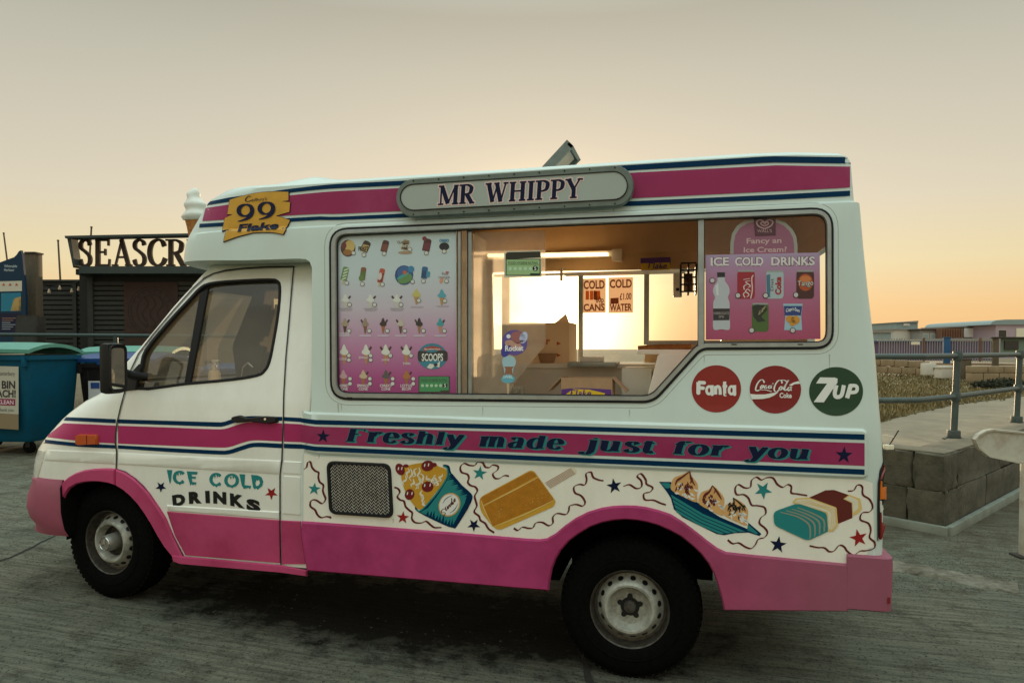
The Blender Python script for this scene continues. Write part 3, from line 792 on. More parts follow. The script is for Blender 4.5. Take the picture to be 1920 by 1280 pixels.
rb = loft('rear_bumper', rings, 'pink_skirt'); rb.parent = VAN; rb.location = -BASE[VAN.name]
# ---- raised pink skirts and arch lips
SK_TOP = [(566.5, 976), (700, 985.5), (850, 997), (985, 1008.5), (1012, 1010), (1026, 1008), (1042, 999), (1060, 984), (1080, 970), (1103, 958.5), (1128, 951), (1150, 947.5), (1172, 946.5), (1192, 947), (1212, 949.5), (1236, 955.5), (1258, 963), (1282, 978), (1306, 996), (1326, 1012), (1345, 1026), (1361, 1033.5), (1400, 1038), (1500, 1047.5), (1590, 1056)]
sk = SK_TOP + [(1590, 1145), (1357.5, 1143)] + ARCH_R[1:-1][::-1] + [(1029.5, 1106), (576, 1069), (570, 1030), (566, 1000)]
decal('side_skirt', poly(sk), Surf(y=0.0), 'pink_skirt', VAN, off=.0, thick=.016, bevel=3.2, grid=22)
fl_out = [(105, 923), (111, 912), (119, 903), (130, 893.5), (143, 886), (160, 880.5), (178, 878), (200, 877), (219, 877.8), (236, 884), (253, 895), (268, 909), (280, 922), (291, 938), (300, 951), (312, 970), (326, 1003), (345, 1042)]
fl_in = ARCH_F[4:]
decal('arch_flare', poly(fl_out[:9] + [(219, 909.5)] + [p_ for p_ in fl_in if p_[0] < 219][::-1]), CAB, 'pink_cab', VAN, off=0, thick=.018, bevel=2.5, grid=14)
decal('arch_flare', poly(fl_out[8:] + [(326, 1044)] + [p_ for p_ in fl_in if p_[0] > 219 and p_[1] < 1044][::-1] + [(219, 909.5)]), CAB, 'pink_cab', VAN, off=0, thick=.018, bevel=2.5, grid=14)
decal('lower_panel', poly([(313, 958), (420, 966.5), (524, 974.5), (525.5, 1055), (348, 1040), (328, 1003)]), CAB, 'pink_cab', door, off=.0005, thick=.005, bevel=1.2, grid=22)
decal('lower_panel', poly([(527, 974.5), (565, 976.5), (566, 1000), (570, 1030), (576, 1068), (529, 1064), (527, 1000)]), CAB, 'pink_cab', VAN, off=.0005, thick=.006, bevel=1.2, grid=22)
decal('rocker_strip', poly([(324, 1040), (346, 1042.5), (527, 1059), (576, 1068.5), (577, 1079), (527, 1072), (340, 1056), (327, 1051)]), Surf(y=.06), 'pink_cab', VAN, off=.002, thick=.012, bevel=1, grid=30)

# ------------------------------------------------------------------ the van: trim and painted stripes
def zc(x0, y0, s, s2=None): return lambda *pts: [(x0 + p_[0] * s, y0 + p_[1] * (s2 or s)) for p_ in pts]
def band(top, bot): return poly(list(top) + list(bot)[::-1])
def resample(pts, n=40):
    xs = [p_[0] for p_ in pts]; return [(xs[0] + (xs[-1] - xs[0]) * i / n, lerp(pts, xs[0] + (xs[-1] - xs[0]) * i / n)) for i in range(n + 1)]
mould = decal('side_moulding', poly(rounded([(567, 770), (585, 772.5), (1100, 788), (1618, 803.5), (1626, 808), (1627, 893), (1618, 897), (1100, 874), (590, 851), (575, 846)], [3, 4, 0, 8, 6, 6, 6, 0, 6, 3], 3)), BODY, 'white_paint', VAN, off=0, thick=.014, bevel=4.5, grid=40)
S1 = .0152
def side_band(nm, top, bot, m_): return decal(nm, band(resample(top), resample(bot)), BODY, m_, mould, off=S1, grid=40)
side_band('navy_stripe', [(567, 783), (584, 786), (1090, 798.5), (1619.5, 813)], [(567, 791), (584, 794.5), (1090, 807), (1619.5, 823.5)], 'navy_paint')
side_band('pink_stripe', [(567, 795), (584, 798.5), (1090, 812.2), (1619.5, 829.5)], [(567, 828), (584, 831.5), (1090, 851.5), (1619.5, 872)], 'pink_paint')
side_band('navy_stripe', [(567, 832), (584, 835.5), (1090, 857), (1619.5, 878.5)], [(567, 840), (584, 844), (1090, 866), (1619.5, 888.5)], 'navy_paint')
def cab_band(top, bot, m_, nm):
    t, b = catmull([Vector(p_) for p_ in top], 5), catmull([Vector(p_) for p_ in bot], 5)
    for x0, x1, par in ((0, 217.5, VAN), (221.5, 529.5, door), (532.5, 566, VAN)):
        def clip(line):
            xs = [x for x in [x0 + (x1 - x0) * i / 40 for i in range(41)] if line[0].x <= x <= line[-1].x]
            tab = [(p_.x, p_.y) for p_ in line]; return [(x, lerp(tab, x)) for x in xs]
        a, c_ = clip(t), clip(b)
        if len(a) > 2 and len(c_) > 2: decal(nm, band(a, c_), CAB, m_, par, off=.003 if x0 == 0 else .0016, grid=5 if x0 == 0 else 14)
decal('door_gap', poly(inset(DOORV, -.2), inset(DOORV, 2.0)), CAB, 'black_paint', VAN, off=.0065, grid=12)
cab_band([(124, 782), (170, 783.2), (221, 785.5), (320, 788.5), (405, 791), (420, 790.5), (440, 784), (470, 779.5), (525, 781), (566, 783)], [(118, 788), (170, 790.5), (221, 793), (320, 796.5), (405, 799.5), (421, 798.5), (441, 792), (470, 787), (525, 788.5), (566, 791)], 'navy_paint', 'navy_stripe')
cab_band([(115, 793), (170, 795), (221, 797.5), (320, 801), (405, 804.3), (424, 803), (446, 796), (470, 791), (525, 793), (566, 795)], [(84, 818.5), (150, 826), (221, 831), (320, 835), (410, 838.5), (432, 837), (455, 829.5), (478, 825), (525, 827), (566, 828.5)], 'pink_stripe', 'pink_stripe')
cab_band([(78, 823), (150, 830), (221, 834), (320, 839.5), (410, 844), (430, 843), (455, 835), (478, 829.5), (525, 831), (566, 832.5)], [(77, 829.5), (150, 837), (221, 840.5), (320, 847), (410, 851.5), (432, 850.5), (456, 843), (478, 837.5), (525, 839.5), (566, 841)], 'navy_paint', 'navy_stripe')
decal('crease_moulding', band([(222, 848), (370, 855.5), (527, 863)], [(222, 870), (370, 879), (524.5, 888.5)]), CAB, 'cab_white', door, off=.0, thick=.006, bevel=2.0, grid=24)
decal('crease_moulding', band([(90, 842.5), (150, 845), (218, 848)], [(84, 863), (150, 866.5), (218, 870)]), CAB, 'cab_white', VAN, off=0, thick=.006, bevel=2.0, grid=14)
decal('crease_moulding', poly([(313, 946), (420, 952.5), (524, 958.5), (524, 972.5), (420, 964.5), (316, 957)]), CAB, 'cab_white', door, off=0, thick=.006, bevel=1.6, grid=24)
decal('filler_flap', poly(rounded([(532, 891), (564, 893), (564.5, 965), (529, 962)], 2, 2)), CAB, 'cab_white', VAN, off=0, thick=.006, bevel=1.2, grid=20)
decal('crease_moulding', poly([(532, 863.5), (565.5, 865), (565.5, 889), (531, 887)]), CAB, 'cab_white', VAN, off=0, thick=.006, bevel=1.6, grid=20)
# roof band stripes
def roof_band(top, bot, m_, nm): decal(nm, band(resample(top, 60), resample(bot, 60)), BODY, m_, VAN, off=.003, grid=9)
roof_band([(388, 379.5), (431, 370.5), (544, 354.3), (600, 348), (628, 345.5), (760, 339), (1169, 310.5), (1446, 293.3), (1594.5, 295.3)], [(384, 386), (431, 378.3), (544, 361.5), (600, 355.5), (628, 353.5), (760, 347.5), (1169, 320.5), (1446, 305), (1594.5, 307)], 'navy_paint', 'navy_stripe')
roof_band([(386, 390.5), (428, 384), (545, 366.5), (600, 361), (628, 359), (760, 352.5), (1181, 324.5), (1454, 310.5), (1596, 313)], [(380, 414.7), (422, 412), (545, 404), (600, 401), (628, 401.5), (760, 395.5), (1185, 372), (1454, 359), (1599.5, 351.5)], 'pink_paint', 'pink_stripe')
roof_band([(375, 420), (422, 417), (545, 409), (600, 406), (628, 407), (760, 400.5), (1169, 378.3), (1450, 365.5), (1600, 357.5)], [(374, 427), (422, 424), (545, 416), (600, 412.5), (628, 413), (760, 408), (1169, 387), (1450, 375), (1601, 367.3)], 'navy_paint', 'navy_stripe')
# roof fairing
def fairing():
    top = [(421, 368.5), (428, 365.5), (440, 361), (480, 351), (520, 344), (560, 337), (597, 330.5), (608, 331.5), (640, 337.5), (672, 340.5)]
    bm = bmesh.new(); rows = []
    for px, py in top:
        q = on_y(px, py, .44); w = lerp([(-2.6, .60), (-2.3, .68), (-1.8, .74), (-1.5, .70)], q.x); row = []
        zr = roof_warp(Vector((q.x, YC, 2.706))).z - .02
        for i in range(25):
            a = -1 + i / 12; row.append(bm.verts.new((q.x, YC + a * w, zr + max(.004, q.z - zr) * (1 - abs(a) ** 9))))
        rows.append(row)
    for r0, r1 in zip(rows, rows[1:]):
        for i in range(24): bm.faces.new((r0[i], r0[i + 1], r1[i + 1], r1[i]))
    bm.faces.new(rows[0][::-1]); bm.faces.new(rows[-1])
    bmesh.ops.recalc_face_normals(bm, faces=bm.faces)
    return from_bm('roof_fairing', bm, 'white_paint', VAN, 50)
fairing()
# serving window: rubber, frame, panes
WV = [Vector(p_) for p_ in WIN]
wf = decal('window_frame', poly(inset(WV, 3.5), inset(WV, 13.5)), BODY, 'alu', VAN, off=-.002, thick=.012, bevel=1.6, grid=30)
decal('rubber_seal', poly(WV, inset(WV, 4.5)), BODY, 'rubber', wf, off=0, thick=.008, bevel=1.0, grid=30)
decal('rubber_seal', poly(inset(WV, 12.8), inset(WV, 15.5)), BODY, 'rubber', wf, off=-.012, thick=.010, grid=30)
decal('panel_edge', poly(inset(WV, -9), inset(WV, -8)), BODY, 'alu', wf, off=.0006, grid=30)
def vbar(nm, x0, x1, ytop, ybot, off, th, m_='alu'):
    return decal(nm, poly([(x0, ytop), (x1, ytop - .3), (x1, ybot), (x0, ybot)]), BODY, m_, wf, off=off, thick=th, bevel=1.2, grid=60)
vbar('slide_frame', 856.5, 864, 432, 745, -.022, .014); vbar('slide_frame', 875, 884, 432, 746, -.030, .014)
vbar('slide_frame', 1308, 1321, 411, 652, -.020, .018)
decal('top_track', poly([(885, 418.5), (1307, 401), (1307, 411), (885, 430)]), BODY, 'black_trim', wf, off=-.035, thick=.012, grid=60)
for x, y in ((657, 745.5), (903, 748.5), (1182, 752), (1376, 646), (1500, 646)):
    decal('drain_slot', poly([(x - 5, y - 1.2), (x + 5, y - 1), (x + 5, y + 1.2), (x - 5, y + 1)]), BODY, 'black_trim', wf, off=.0105, grid=0)
decal('glass_pane', poly([(630, 440), (857, 430), (857, 746), (632, 742)]), BODY, 'poster_glass', wf, off=-.010, grid=80)
decal('glass_pane', poly([(1320, 410), (1552, 400), (1552, 644), (1320, 644)]), BODY, 'poster_glass', wf, off=-.010, grid=80)
decal('glass_pane', poly([(864, 431), (876, 430), (876, 746), (864, 745)]), BODY, 'hazy_glass', wf, off=-.026, grid=80)
haz = decal('glass_pane', poly([(884, 432), (1020, 428), (1020, 646), (966, 711), (944, 747), (884, 746)]), BODY, 'hazy_glass', wf, off=-.040, grid=80)
# name sign on the roof edge
def pill(l, r, tl, tr, bl, br, n=12):
    o = [tl, tr]; 
    for i in range(1, n):
        t = i / n * math.pi; cx_, cy_ = (tr[0] + br[0]) / 2, (tr[1] + br[1]) / 2; hy = (br[1] - tr[1]) / 2
        o.append((cx_ + (r - cx_) * math.sin(t), cy_ - hy * math.cos(t)))
    o += [br, bl]
    for i in range(1, n):
        t = i / n * math.pi; cx_, cy_ = (tl[0] + bl[0]) / 2, (tl[1] + bl[1]) / 2; hy = (bl[1] - tl[1]) / 2
        o.append((cx_ - (cx_ - l) * math.sin(t), cy_ + hy * math.cos(t)))
    return [Vector(p_) for p_ in o]
po = pill(745, 1189.5, (779, 336.5), (1154, 311.5), (779, 409), (1154, 389)); pi_ = pill(755.5, 1177, (780, 348.5), (1151, 325), (780, 396), (1151, 376.5))
SIGN = Surf(y=.105)
sg = decal('name_sign', poly(po), SIGN, 'sign_frame', VAN, off=0, thick=.03, bevel=2, grid=40)
sf_ = decal('sign_face', poly(pi_), SIGN, 'sign_face', sg, off=.0305, thick=.002, grid=0)
decal('sign_rim', poly(inset(pi_, -1.2), inset(pi_, .6)), SIGN, 'black_trim', sg, off=.033, thick=.003, grid=0)
for i in range(9):
    u = i / 8; x = 779 + 375 * u
    for y in (341.5 - 24.5 * u, 404 - 20 * u):
        decal('sign_screw', poly(ellipse(x, y, 1.5, 1.4, 8)), SIGN, 'black_trim', sg, off=.031, thick=.003, grid=0)
def serif_line(text, x0, y0, x1, y1, h, **k):
    sl = (y1 - y0) / (x1 - x0)
    return drawn(text, lambda u, v: (x0 + (x1 - x0) * u + h * v * .06, y0 + (y1 - y0) * u - h * v), **k)
mw = serif_line('MR WHIPPY', 824.5, 387.3, 1092, 373.5, 36.5, thick=.21, thin=.085, serif=.085, track=.02)
for lt in mw:
    decal('letter_outline', grow(lt, 2.3), SIGN, 'pale_pink', sg, off=.0335, grid=0, step=3e-5)
    decal('letter', lt, SIGN, 'deep_navy', sg, off=.0345, grid=0, step=3e-5)
# ice cream cone model on the roof front
cb = on_y(366, 455, .50); ct = on_y(369, 352, .50)
cone_h = (ct - cb).length
cone_x = cb.x
def cone_model():
    base = cb.z - .10; top = ct.z
    o = lathe('roof_cone', [(.0, 0), (.028, .0), (.036, .06), (.05, .16), (.066, .23), (.072, .24), (.072, .255), (.05, .262)], 'wafer', VAN, 24, Matrix.Translation((cone_x, .50, base + .035)))
    z0 = base + .275; H = top - z0; prof = []
    for i in range(33):
        t = i / 32; r = .080 * (1 - t ** 2.6) ** .55 * (1 - .34 * t); r *= 1 + .07 * math.sin(t * math.pi * 2 * 2.6 + .4)
        if i == 0: prof.append((.0, z0 - .02)); prof.append((.066, z0 - .02))
        prof.append((max(0, r) if i < 32 else 0, z0 + H * t))
    bm = bmesh.new(); lathe_bm(bm, prof, 28)
    for v in bm.verts:
        t = (v.co.z - z0) / H; v.co.x += .010 * math.sin(t * 6) + .006 * math.cos(math.atan2(v.co.y, v.co.x) + t * 14); v.co.z += .008 * math.sin(math.atan2(v.co.y, v.co.x))
        v.co = v.co + Vector((cone_x, .50, 0))
    bmesh.ops.recalc_face_normals(bm, faces=bm.faces)
    from_bm('ice_cream_swirl', bm, 'swirl', o, 60)
mat('wafer', (.42, .17, .04), .7, noise=.25, scale=60, bump=.4, bscale=50)
mat('swirl', (.74, .74, .68), .4, noise=.03, scale=8)
cone_model()
# open roof hatch
def hatch():
    H0, H1 = on_y(1004, 326, .80), on_y(1063, 262, .80)
    d = H1 - H0; th = Vector((d.z, 0, -d.x)).normalized() * .022
    w = Vector((0, .34, 0))
    o = prism('roof_hatch', [H0, H1, H1 + th, H0 + th], w, 'alu_dark', VAN)
    k = .12
    a, b = H0 + d * .08 + th * 1.15 + w * k, H1 - d * .10 + th * 1.15 + w * k
    prism('hatch_panel', [a, b, b + w * (1 - 2 * k), a + w * (1 - 2 * k)], th * .3, 'hatch_inner', o)
    for yy in (0, .315):
        p_ = H0 + Vector((0, yy, 0)); prism('hatch_rim', [p_ + th, p_ + d + th, p_ + d + th * 2.6, p_ + th * 2.6], (0, .025, 0), 'alu_dark', o)
    p_ = H0 + d * .93 + th; prism('hatch_rim', [p_, p_ + d * .07, p_ + d * .07 + th * 1.6, p_ + th * 1.6], w, 'alu_dark', o)
mat('hatch_inner', (.42, .33, .26), .5, noise=.1, scale=10)
hatch()
# ---- cab glazing
cg = decal('window_seal', poly(CW, inset(CW, 6)), CAB, 'rubber', door, off=-.004, thick=.010, bevel=1.2, grid=16)
decal('window_divider', poly([(374, 548), (392, 540), (357.5, 721), (344, 722)]), CAB, 'rubber', door, off=-.012, thick=.014, bevel=1.5, grid=30)
decal('window_glass', poly(inset(CW, 3)), CAB, 'cab_glass', door, off=-.022, grid=30)
# windscreen
for z0_, z1_ in ((1.47, 2.09),):
    bm = bmesh.new(); rows = []
    for i in range(7):
        z = z0_ + (z1_ - z0_) * i / 6; ax, n_ = cab_par(z); y0 = lerp(Y_CAB, z)
        xx = lerp(sorted(XF_CAB.items()), z)
        cpts = [q for q in contour(z, xx + .02, -1.86, y0 + .02, ax, YC - y0 - .02, n_, .01) if q.x < xx + .2]
        rows.append([bm.verts.new(q) for q in (cpts[0], cpts[len(cpts) // 4], cpts[len(cpts) // 2], cpts[3 * len(cpts) // 4], cpts[-1])])
    for r0, r1 in zip(rows, rows[1:]):
        for i in range(4): bm.faces.new((r0[i], r0[i + 1], r1[i + 1], r1[i]))
    from_bm('windscreen', bm, 'cab_glass', VAN, 60)
# door handle, indicator, headlamp, tail lamp
hd = decal('door_handle', poly(rounded([(438, 781), (452, 778), (468, 783), (500, 779.5), (522, 781), (523, 791.5), (505, 794), (470, 790), (446, 792.5), (438, 790)], 2.5, 3)), CAB, 'black_trim', door, off=.004, thick=.026, bevel=1.8, grid=0)
decal('lock', poly(ellipse(503, 785.5, 2.2, 2.4, 10)), CAB, 'chrome', hd, off=.031, thick=.003, grid=0)
il = decal('side_indicator', poly(rounded([(144.5, 815), (152, 813), (186, 814), (186, 833), (150, 835), (144.5, 832)], 1.5, 2)), CAB, 'amber_lens', VAN, off=.001, thick=.022, bevel=2.2, grid=0)
decal('lens_rib', poly([(167, 815), (169, 815), (169, 832), (167, 832)]), CAB, 'red_lens', il, off=.0235, grid=0)
decal('headlamp', poly([(73, 843), (86, 845), (80, 868), (71, 897), (64, 912), (63.5, 885), (67, 860)]), CAB, 'clear_lens', VAN, off=.001, thick=.006, bevel=1, grid=10)
tl = decal('tail_lamp', poly([(1645, 1013), (1644.5, 950), (1645.5, 905), (1649, 882), (1655, 866), (1661, 856), (1661.5, 1013)]), BODY, 'black_trim', VAN, off=0, thick=.008, grid=12)
for nm, y0_, y1_, m_ in (('red_lens', 868, 898, 'red_lens'), ('orange_lens', 900, 935, 'orange_lens'), ('clear_lens', 937, 959, 'clear_lens'), ('red_lens', 961, 1010, 'red_lens')):
    xl = lerp([(868, 1656), (882, 1650.5), (905, 1648), (950, 1647.5), (1013, 1647.5)], y0_)
    decal(nm, poly([(xl, y0_), (1660.5, y0_), (1660.5, y1_), (1647.8, y1_)]), BODY, m_, tl, off=.009, thick=.006, bevel=1, grid=8)
decal('rear_reflector', poly([(1664, 1120), (1668, 1119), (1668, 1130), (1664, 1131)]), Surf(rb), 'red_lens', VAN, off=.001, thick=.003, grid=0)
# ---- mirror
mx = on_y(184, 690, -.19).x + .075
mz0, mz1 = on_y(205, 738, -.14).z, on_y(205, 643, -.14).z
mr = box('door_mirror', (mx - .075, -.19, mz0), (mx, -.055, mz1), 'black_trim', door, bev=.026)
box('mirror_glass', (mx - .004, -.205, mz0 + .025), (mx + .003, -.06, mz1 - .025), 'mirror_glass', mr, bev=.002) if False else None
mat('mirror_glass', (.75, .76, .72), .04, metal=1)
bm = bmesh.new(); prism_bm(bm, [(mx + .003, y, z) for y, z in ((q.x, q.y) for q in rounded([(-.172, mz0 + .03), (-.072, mz0 + .03), (-.072, mz1 - .03), (-.172, mz1 - .03)], .025, 4))], (-.01, 0, 0)); bmesh.ops.recalc_face_normals(bm, faces=bm.faces)
from_bm('mirror_glass', bm, 'mirror_glass', mr)
bm = bmesh.new(); pts_ = [(q.x, q.y) for q in rounded([(-.184, mz0 + .012), (-.060, mz0 + .012), (-.060, mz1 - .012), (-.184, mz1 - .012)], .035, 4)]
pin = [(q.x, q.y) for q in rounded([(-.172, mz0 + .03), (-.072, mz0 + .03), (-.072, mz1 - .03), (-.172, mz1 - .03)], .025, 4)]
n_ = len(pts_); A_ = [bm.verts.new((mx + .012, y, z)) for y, z in pts_]; B_ = [bm.verts.new((mx + .004, y, z)) for y, z in pin]; C_ = [bm.verts.new((mx - .02, y, z)) for y, z in pts_]
for i in range(n_): bm.faces.new((A_[i], A_[(i + 1) % n_], B_[(i + 1) % n_], B_[i])); bm.faces.new((C_[i], C_[(i + 1) % n_], A_[(i + 1) % n_], A_[i]))
bmesh.ops.recalc_face_normals(bm, faces=bm.faces); from_bm('mirror_rim', bm, 'black_trim', mr, 40)
tube('mirror_arm', [(mx - .06, -.05, (mz0 + mz1) / 2 - .02), (mx - .03, .03, (mz0 + mz1) / 2 - .05), (mx + .02, .09, (mz0 + mz1) / 2 - .06)], .028, 'black_trim', mr)
decal('mirror_plate', poly([(234, 733), (240, 706), (262, 682), (267, 690), (257, 731)]), CAB, 'black_trim', door, off=.001, thick=.012, bevel=1.5, grid=20)

# ------------------------------------------------------------------ wheels
def wheel(cx_, cy_, cz_, steer, front):
    w = bpy.data.objects.new('wheel', None); 
    M = Matrix.Translation((cx_, cy_, cz_)) @ Matrix.Rotation(steer, 4, 'Z') @ Matrix.Rotation(R(90), 4, 'X')
    tyre = lathe('wheel', [(.200, .06), (.207, .094), (.222, .106), (.255, .112), (.315, .108), (.350, .092), (.365, .070), (.372, .04), (.372, -.05), (.355, -.09), (.31, -.11), (.2, -.10)], 'tyre', VAN, 56, M)
    # tread blocks
    bm = bmesh.new()
    for k in range(64):
        a = k * 2 * math.pi / 64
        for h0, h1 in ((.045, .085), (-.03, .03), (-.085, -.045)):
            Mk = M @ Matrix.Rotation(a, 4, 'Z'); box_bm(bm, (.355, -.011, h0), (.376 if abs(h0) < .04 else .369, .011, h1), Mk)
    from_bm('tread', bm, 'tyre', tyre)
    lathe('side_ring', [(.262, .1125), (.268, .1150), (.275, .1122)], 'tyre', tyre, 48, M)
    rm = lathe('rim', [(.208, .080), (.213, .093), (.208, .099), (.202, .094), (.197, .058), (.189, .038), (.172, .034)], 'rim_lip', tyre, 64, M, 35)
    ctr = [(.098, .050), (.092, .020), (.0, .018)] if front else [(.100, .058), (.094, .046), (.0, .046)]
    lathe('wheel_disc', [(.180, .030), (.177, .038), (.170, .043), (.160, .052), (.148, .072), (.138, .088), (.129, .095), (.118, .094), (.108, .080)] + ctr, 'steel_wheel', tyre, 64, M, 35)
    if front: lathe('hub_well', [(.0975, .0495), (.0915, .0215), (.0, .0205)], 'wheel_dirty', tyre, 40, M, 35)
    nh = 15
    for k in range(nh):
        a = (k + .5) * 2 * math.pi / nh
        Mk = M @ Matrix.Rotation(a, 4, 'Z') @ Matrix.Translation((.1570, 0, .0585)) @ Matrix.Rotation(R(58), 4, 'Y')
        bm = bmesh.new(); lathe_bm(bm, [(0, .0025), (.0150, .0025), (.0162, -.006)], 14, Mk); bmesh.ops.recalc_face_normals(bm, faces=bm.faces); from_bm('vent_hole', bm, 'black_paint', tyre)
    if front:
        cap = lathe('hub_cap', [(.056, .020), (.054, .095), (.050, .118), (.044, .126), (.0, .128)], 'hub_grey', tyre, 28, M, 40)
        for k in range(3):
            Mk = M @ Matrix.Rotation(R(90 + 120 * k), 4, 'Z'); bm = bmesh.new()
            v = [bm.verts.new(Mk @ Vector(p_)) for p_ in ((.037, 0, .1305), (.006, .0052, .134), (0, 0, .136), (.006, -.0052, .134))]
            bm.faces.new((v[0], v[1], v[2])); bm.faces.new((v[0], v[2], v[3])); bmesh.ops.recalc_face_normals(bm, faces=bm.faces); from_bm('emblem_point', bm, 'chrome', cap)
        bm = bmesh.new(); lathe_bm(bm, [(.039, .129), (.041, .133), (.0435, .129)], 28, M); from_bm('emblem_ring', bm, 'chrome', cap, 40)
        for k in range(5):
            Mk = M @ Matrix.Rotation(R(18 + 72 * k), 4, 'Z') @ Matrix.Translation((.074, 0, .022)); lathe('wheel_bolt', [(.013, 0), (.012, .014), (0, .016)], 'wheel_dirty', tyre, 8, Mk)
    else:
        star_ = []
        for k in range(60):
            a = k * 2 * math.pi / 60; rr = .050 + .021 * max(0, math.cos(5 * (a - math.pi / 2))) ** .6; star_.append(M @ Vector((rr * math.cos(a), rr * math.sin(a), .0475)))
        bm = bmesh.new(); bm.faces.new([bm.verts.new(p_) for p_ in star_]); o = from_bm('hub_opening', bm, 'black_paint', tyre)
        lathe('hub', [(.034, .048), (.032, .062), (.024, .068), (0, .069)], 'wheel_dirty', tyre, 20, M)
        for k in range(5):
            Mk = M @ Matrix.Rotation(R(54 + 72 * k), 4, 'Z') @ Matrix.Translation((.080, 0, .046)); lathe('rivet', [(.0065, 0), (.006, .006), (0, .007)], 'steel_wheel', tyre, 8, Mk)
    return tyre
mat('hub_grey', (.30, .29, .26), .45, metal=.4, noise=.1, scale=20)
hr = on_y(1180, 1142, .06)
wheel(hr.x, .06 + .096, hr.z, 0, False)
hf_ = on_y(206, 1017, .10)
wheel(hf_.x, .10 + .10, hf_.z, R(-6), True)
for x_, z_ in ((hr.x, hr.z), (hf_.x, hf_.z)):
    M = Matrix.Translation((x_, 2 * YC - .17, z_)) @ Matrix.Rotation(R(-90), 4, 'X')
    lathe('wheel', [(.0, .04), (.200, .06), (.207, .094), (.255, .112), (.310, .108), (.365, .070), (.372, .04), (.372, -.05), (.355, -.09), (.30, -.11), (.2, -.10)], 'tyre', VAN, 40, M)

mat('grille_metal', (.62, .60, .54), .4, metal=.3, noise=.35, scale=25); mat('cherry_red', (.17, .004, .008), .4, noise=.2, scale=60); mat('stick_line', (.34, .12, .09), .5); mat('pale_gold', (.80, .56, .20), .5)
mat('choc_red', (.13, .014, .012), .4); mat('scoop_tan', (.72, .40, .15), .5, noise=.1, scale=50); mat('wrap_grey', (.30, .30, .23), .5)
mat('badge_red', (.27, .010, .006), .4, noise=.05, scale=20); mat('badge_cola', (.22, .003, .005), .4, noise=.05, scale=20)

# ------------------------------------------------------------------ the van: lettering and painted pictures
def xheight(v): return v * 1.2 if v <= .68 else .816 + (v - .68) * .575
def words(line, cols, surf, parent, off, **k):
    for lt in line:
        o0 = off
        for nm, fn_, m_ in cols:
            decal(nm, fn_(lt), surf, m_, parent, off=o0, grid=0, step=2e-5); o0 += 7e-4
FR = dict(thick=.265, thin=.06, serif=.06, shear=.16, track=.03)
for tx, x0, y0, x1, y1 in (('Freshly', 650, 826.2, 868, 833.5), ('made', 897, 835.5, 1056, 841), ('just', 1097, 842, 1226, 848), ('for', 1258, 849, 1362, 853.5), ('you', 1397, 855, 1516, 860)):
    ln = drawn(tx, lambda u, v: (x0 + (x1 - x0) * u, y0 + (y1 - y0) * u - 24 * xheight(v)), **FR)
    words(ln, (('letter_shadow', lambda q: shift(grow(q, .7), 3.8, 1.9), 'teal_paint'), ('letter_outline', lambda q: grow(q, .7), 'teal_paint'), ('letter', lambda q: q, 'deep_navy')), BODY, mould, S1 + .0012)
for x, y, r in ((608.5, 817, 13), (1581, 852, 16.5)): decal('star', star(x, y, r, 3), BODY, 'deep_navy', mould, off=S1 + .0012, grid=0)
# ICE COLD DRINKS on the door
zi = zc(280, 860, .13542)
def P1(c, nm, m_, surf=CAB, par=door, off=.002): decal(nm, c if isinstance(c, list) else [c], surf, m_, par, off=off, grid=0, step=5e-5)
def nibw(a, b): return lambda t: a + (b - a) * abs(t.y)
drip = lambda x, y, w, h: poly(zi((x - w, y), (x + w, y), (x, y + h)))
cC = lambda cx_, cy_, rx, ry: ribbon([Vector(q) for q in zi(*[(cx_ + rx * math.cos(R(a)), cy_ - ry * math.sin(R(a))) for a in (35, 65, 95, 130, 165, 200, 235, 265, 295, 322)])], nibw(3.6, 6.2), 3)
P1([poly(zi((245, 150), (320, 152), (303, 300), (288, 350), (276, 300)))], 'letter', 'teal_paint')
P1([cC(420, 252, 70, 78), drip(400, 195, 14, 45), drip(435, 190, 14, 40), drip(385, 320, 14, 28), drip(424, 335, 20, 26), drip(470, 318, 12, 30)], 'letter', 'teal_paint')
P1([poly(zi((520, 168), (672, 178), (662, 215), (590, 212), (592, 240), (648, 244), (640, 275), (592, 268), (596, 315), (655, 322), (640, 365), (628, 345), (605, 362), (590, 345), (570, 365), (540, 260)))], 'letter', 'teal_paint')
P1([cC(928, 282, 72, 78), drip(910, 225, 14, 45), drip(945, 220, 14, 40), drip(890, 352, 14, 28), drip(932, 368, 20, 26), drip(980, 350, 12, 30)], 'letter', 'teal_paint')
P1([ribbon([Vector(q) for q in zi(*[(1142 + 80 * math.cos(R(a)), 296 - 80 * math.sin(R(a))) for a in range(0, 361, 24)])], nibw(3.8, 6.2), 2), drip(1130, 245, 14, 40), drip(1165, 240, 14, 36), drip(1085, 360, 14, 28), drip(1150, 378, 24, 28), drip(1205, 350, 12, 30)], 'letter', 'teal_paint')
P1([poly(zi((1250, 208), (1328, 212), (1320, 360), (1412, 370), (1398, 418), (1375, 398), (1310, 412), (1295, 385), (1282, 370)))], 'letter', 'teal_paint')
P1([poly(zi((1410, 218), (1500, 225), (1555, 250), (1580, 310), (1565, 370), (1530, 400), (1500, 422), (1480, 400), (1462, 418), (1440, 395)), zi((1490, 285), (1500, 300), (1522, 285), (1535, 330), (1515, 365), (1480, 375), (1470, 330)))], 'letter', 'teal_paint')
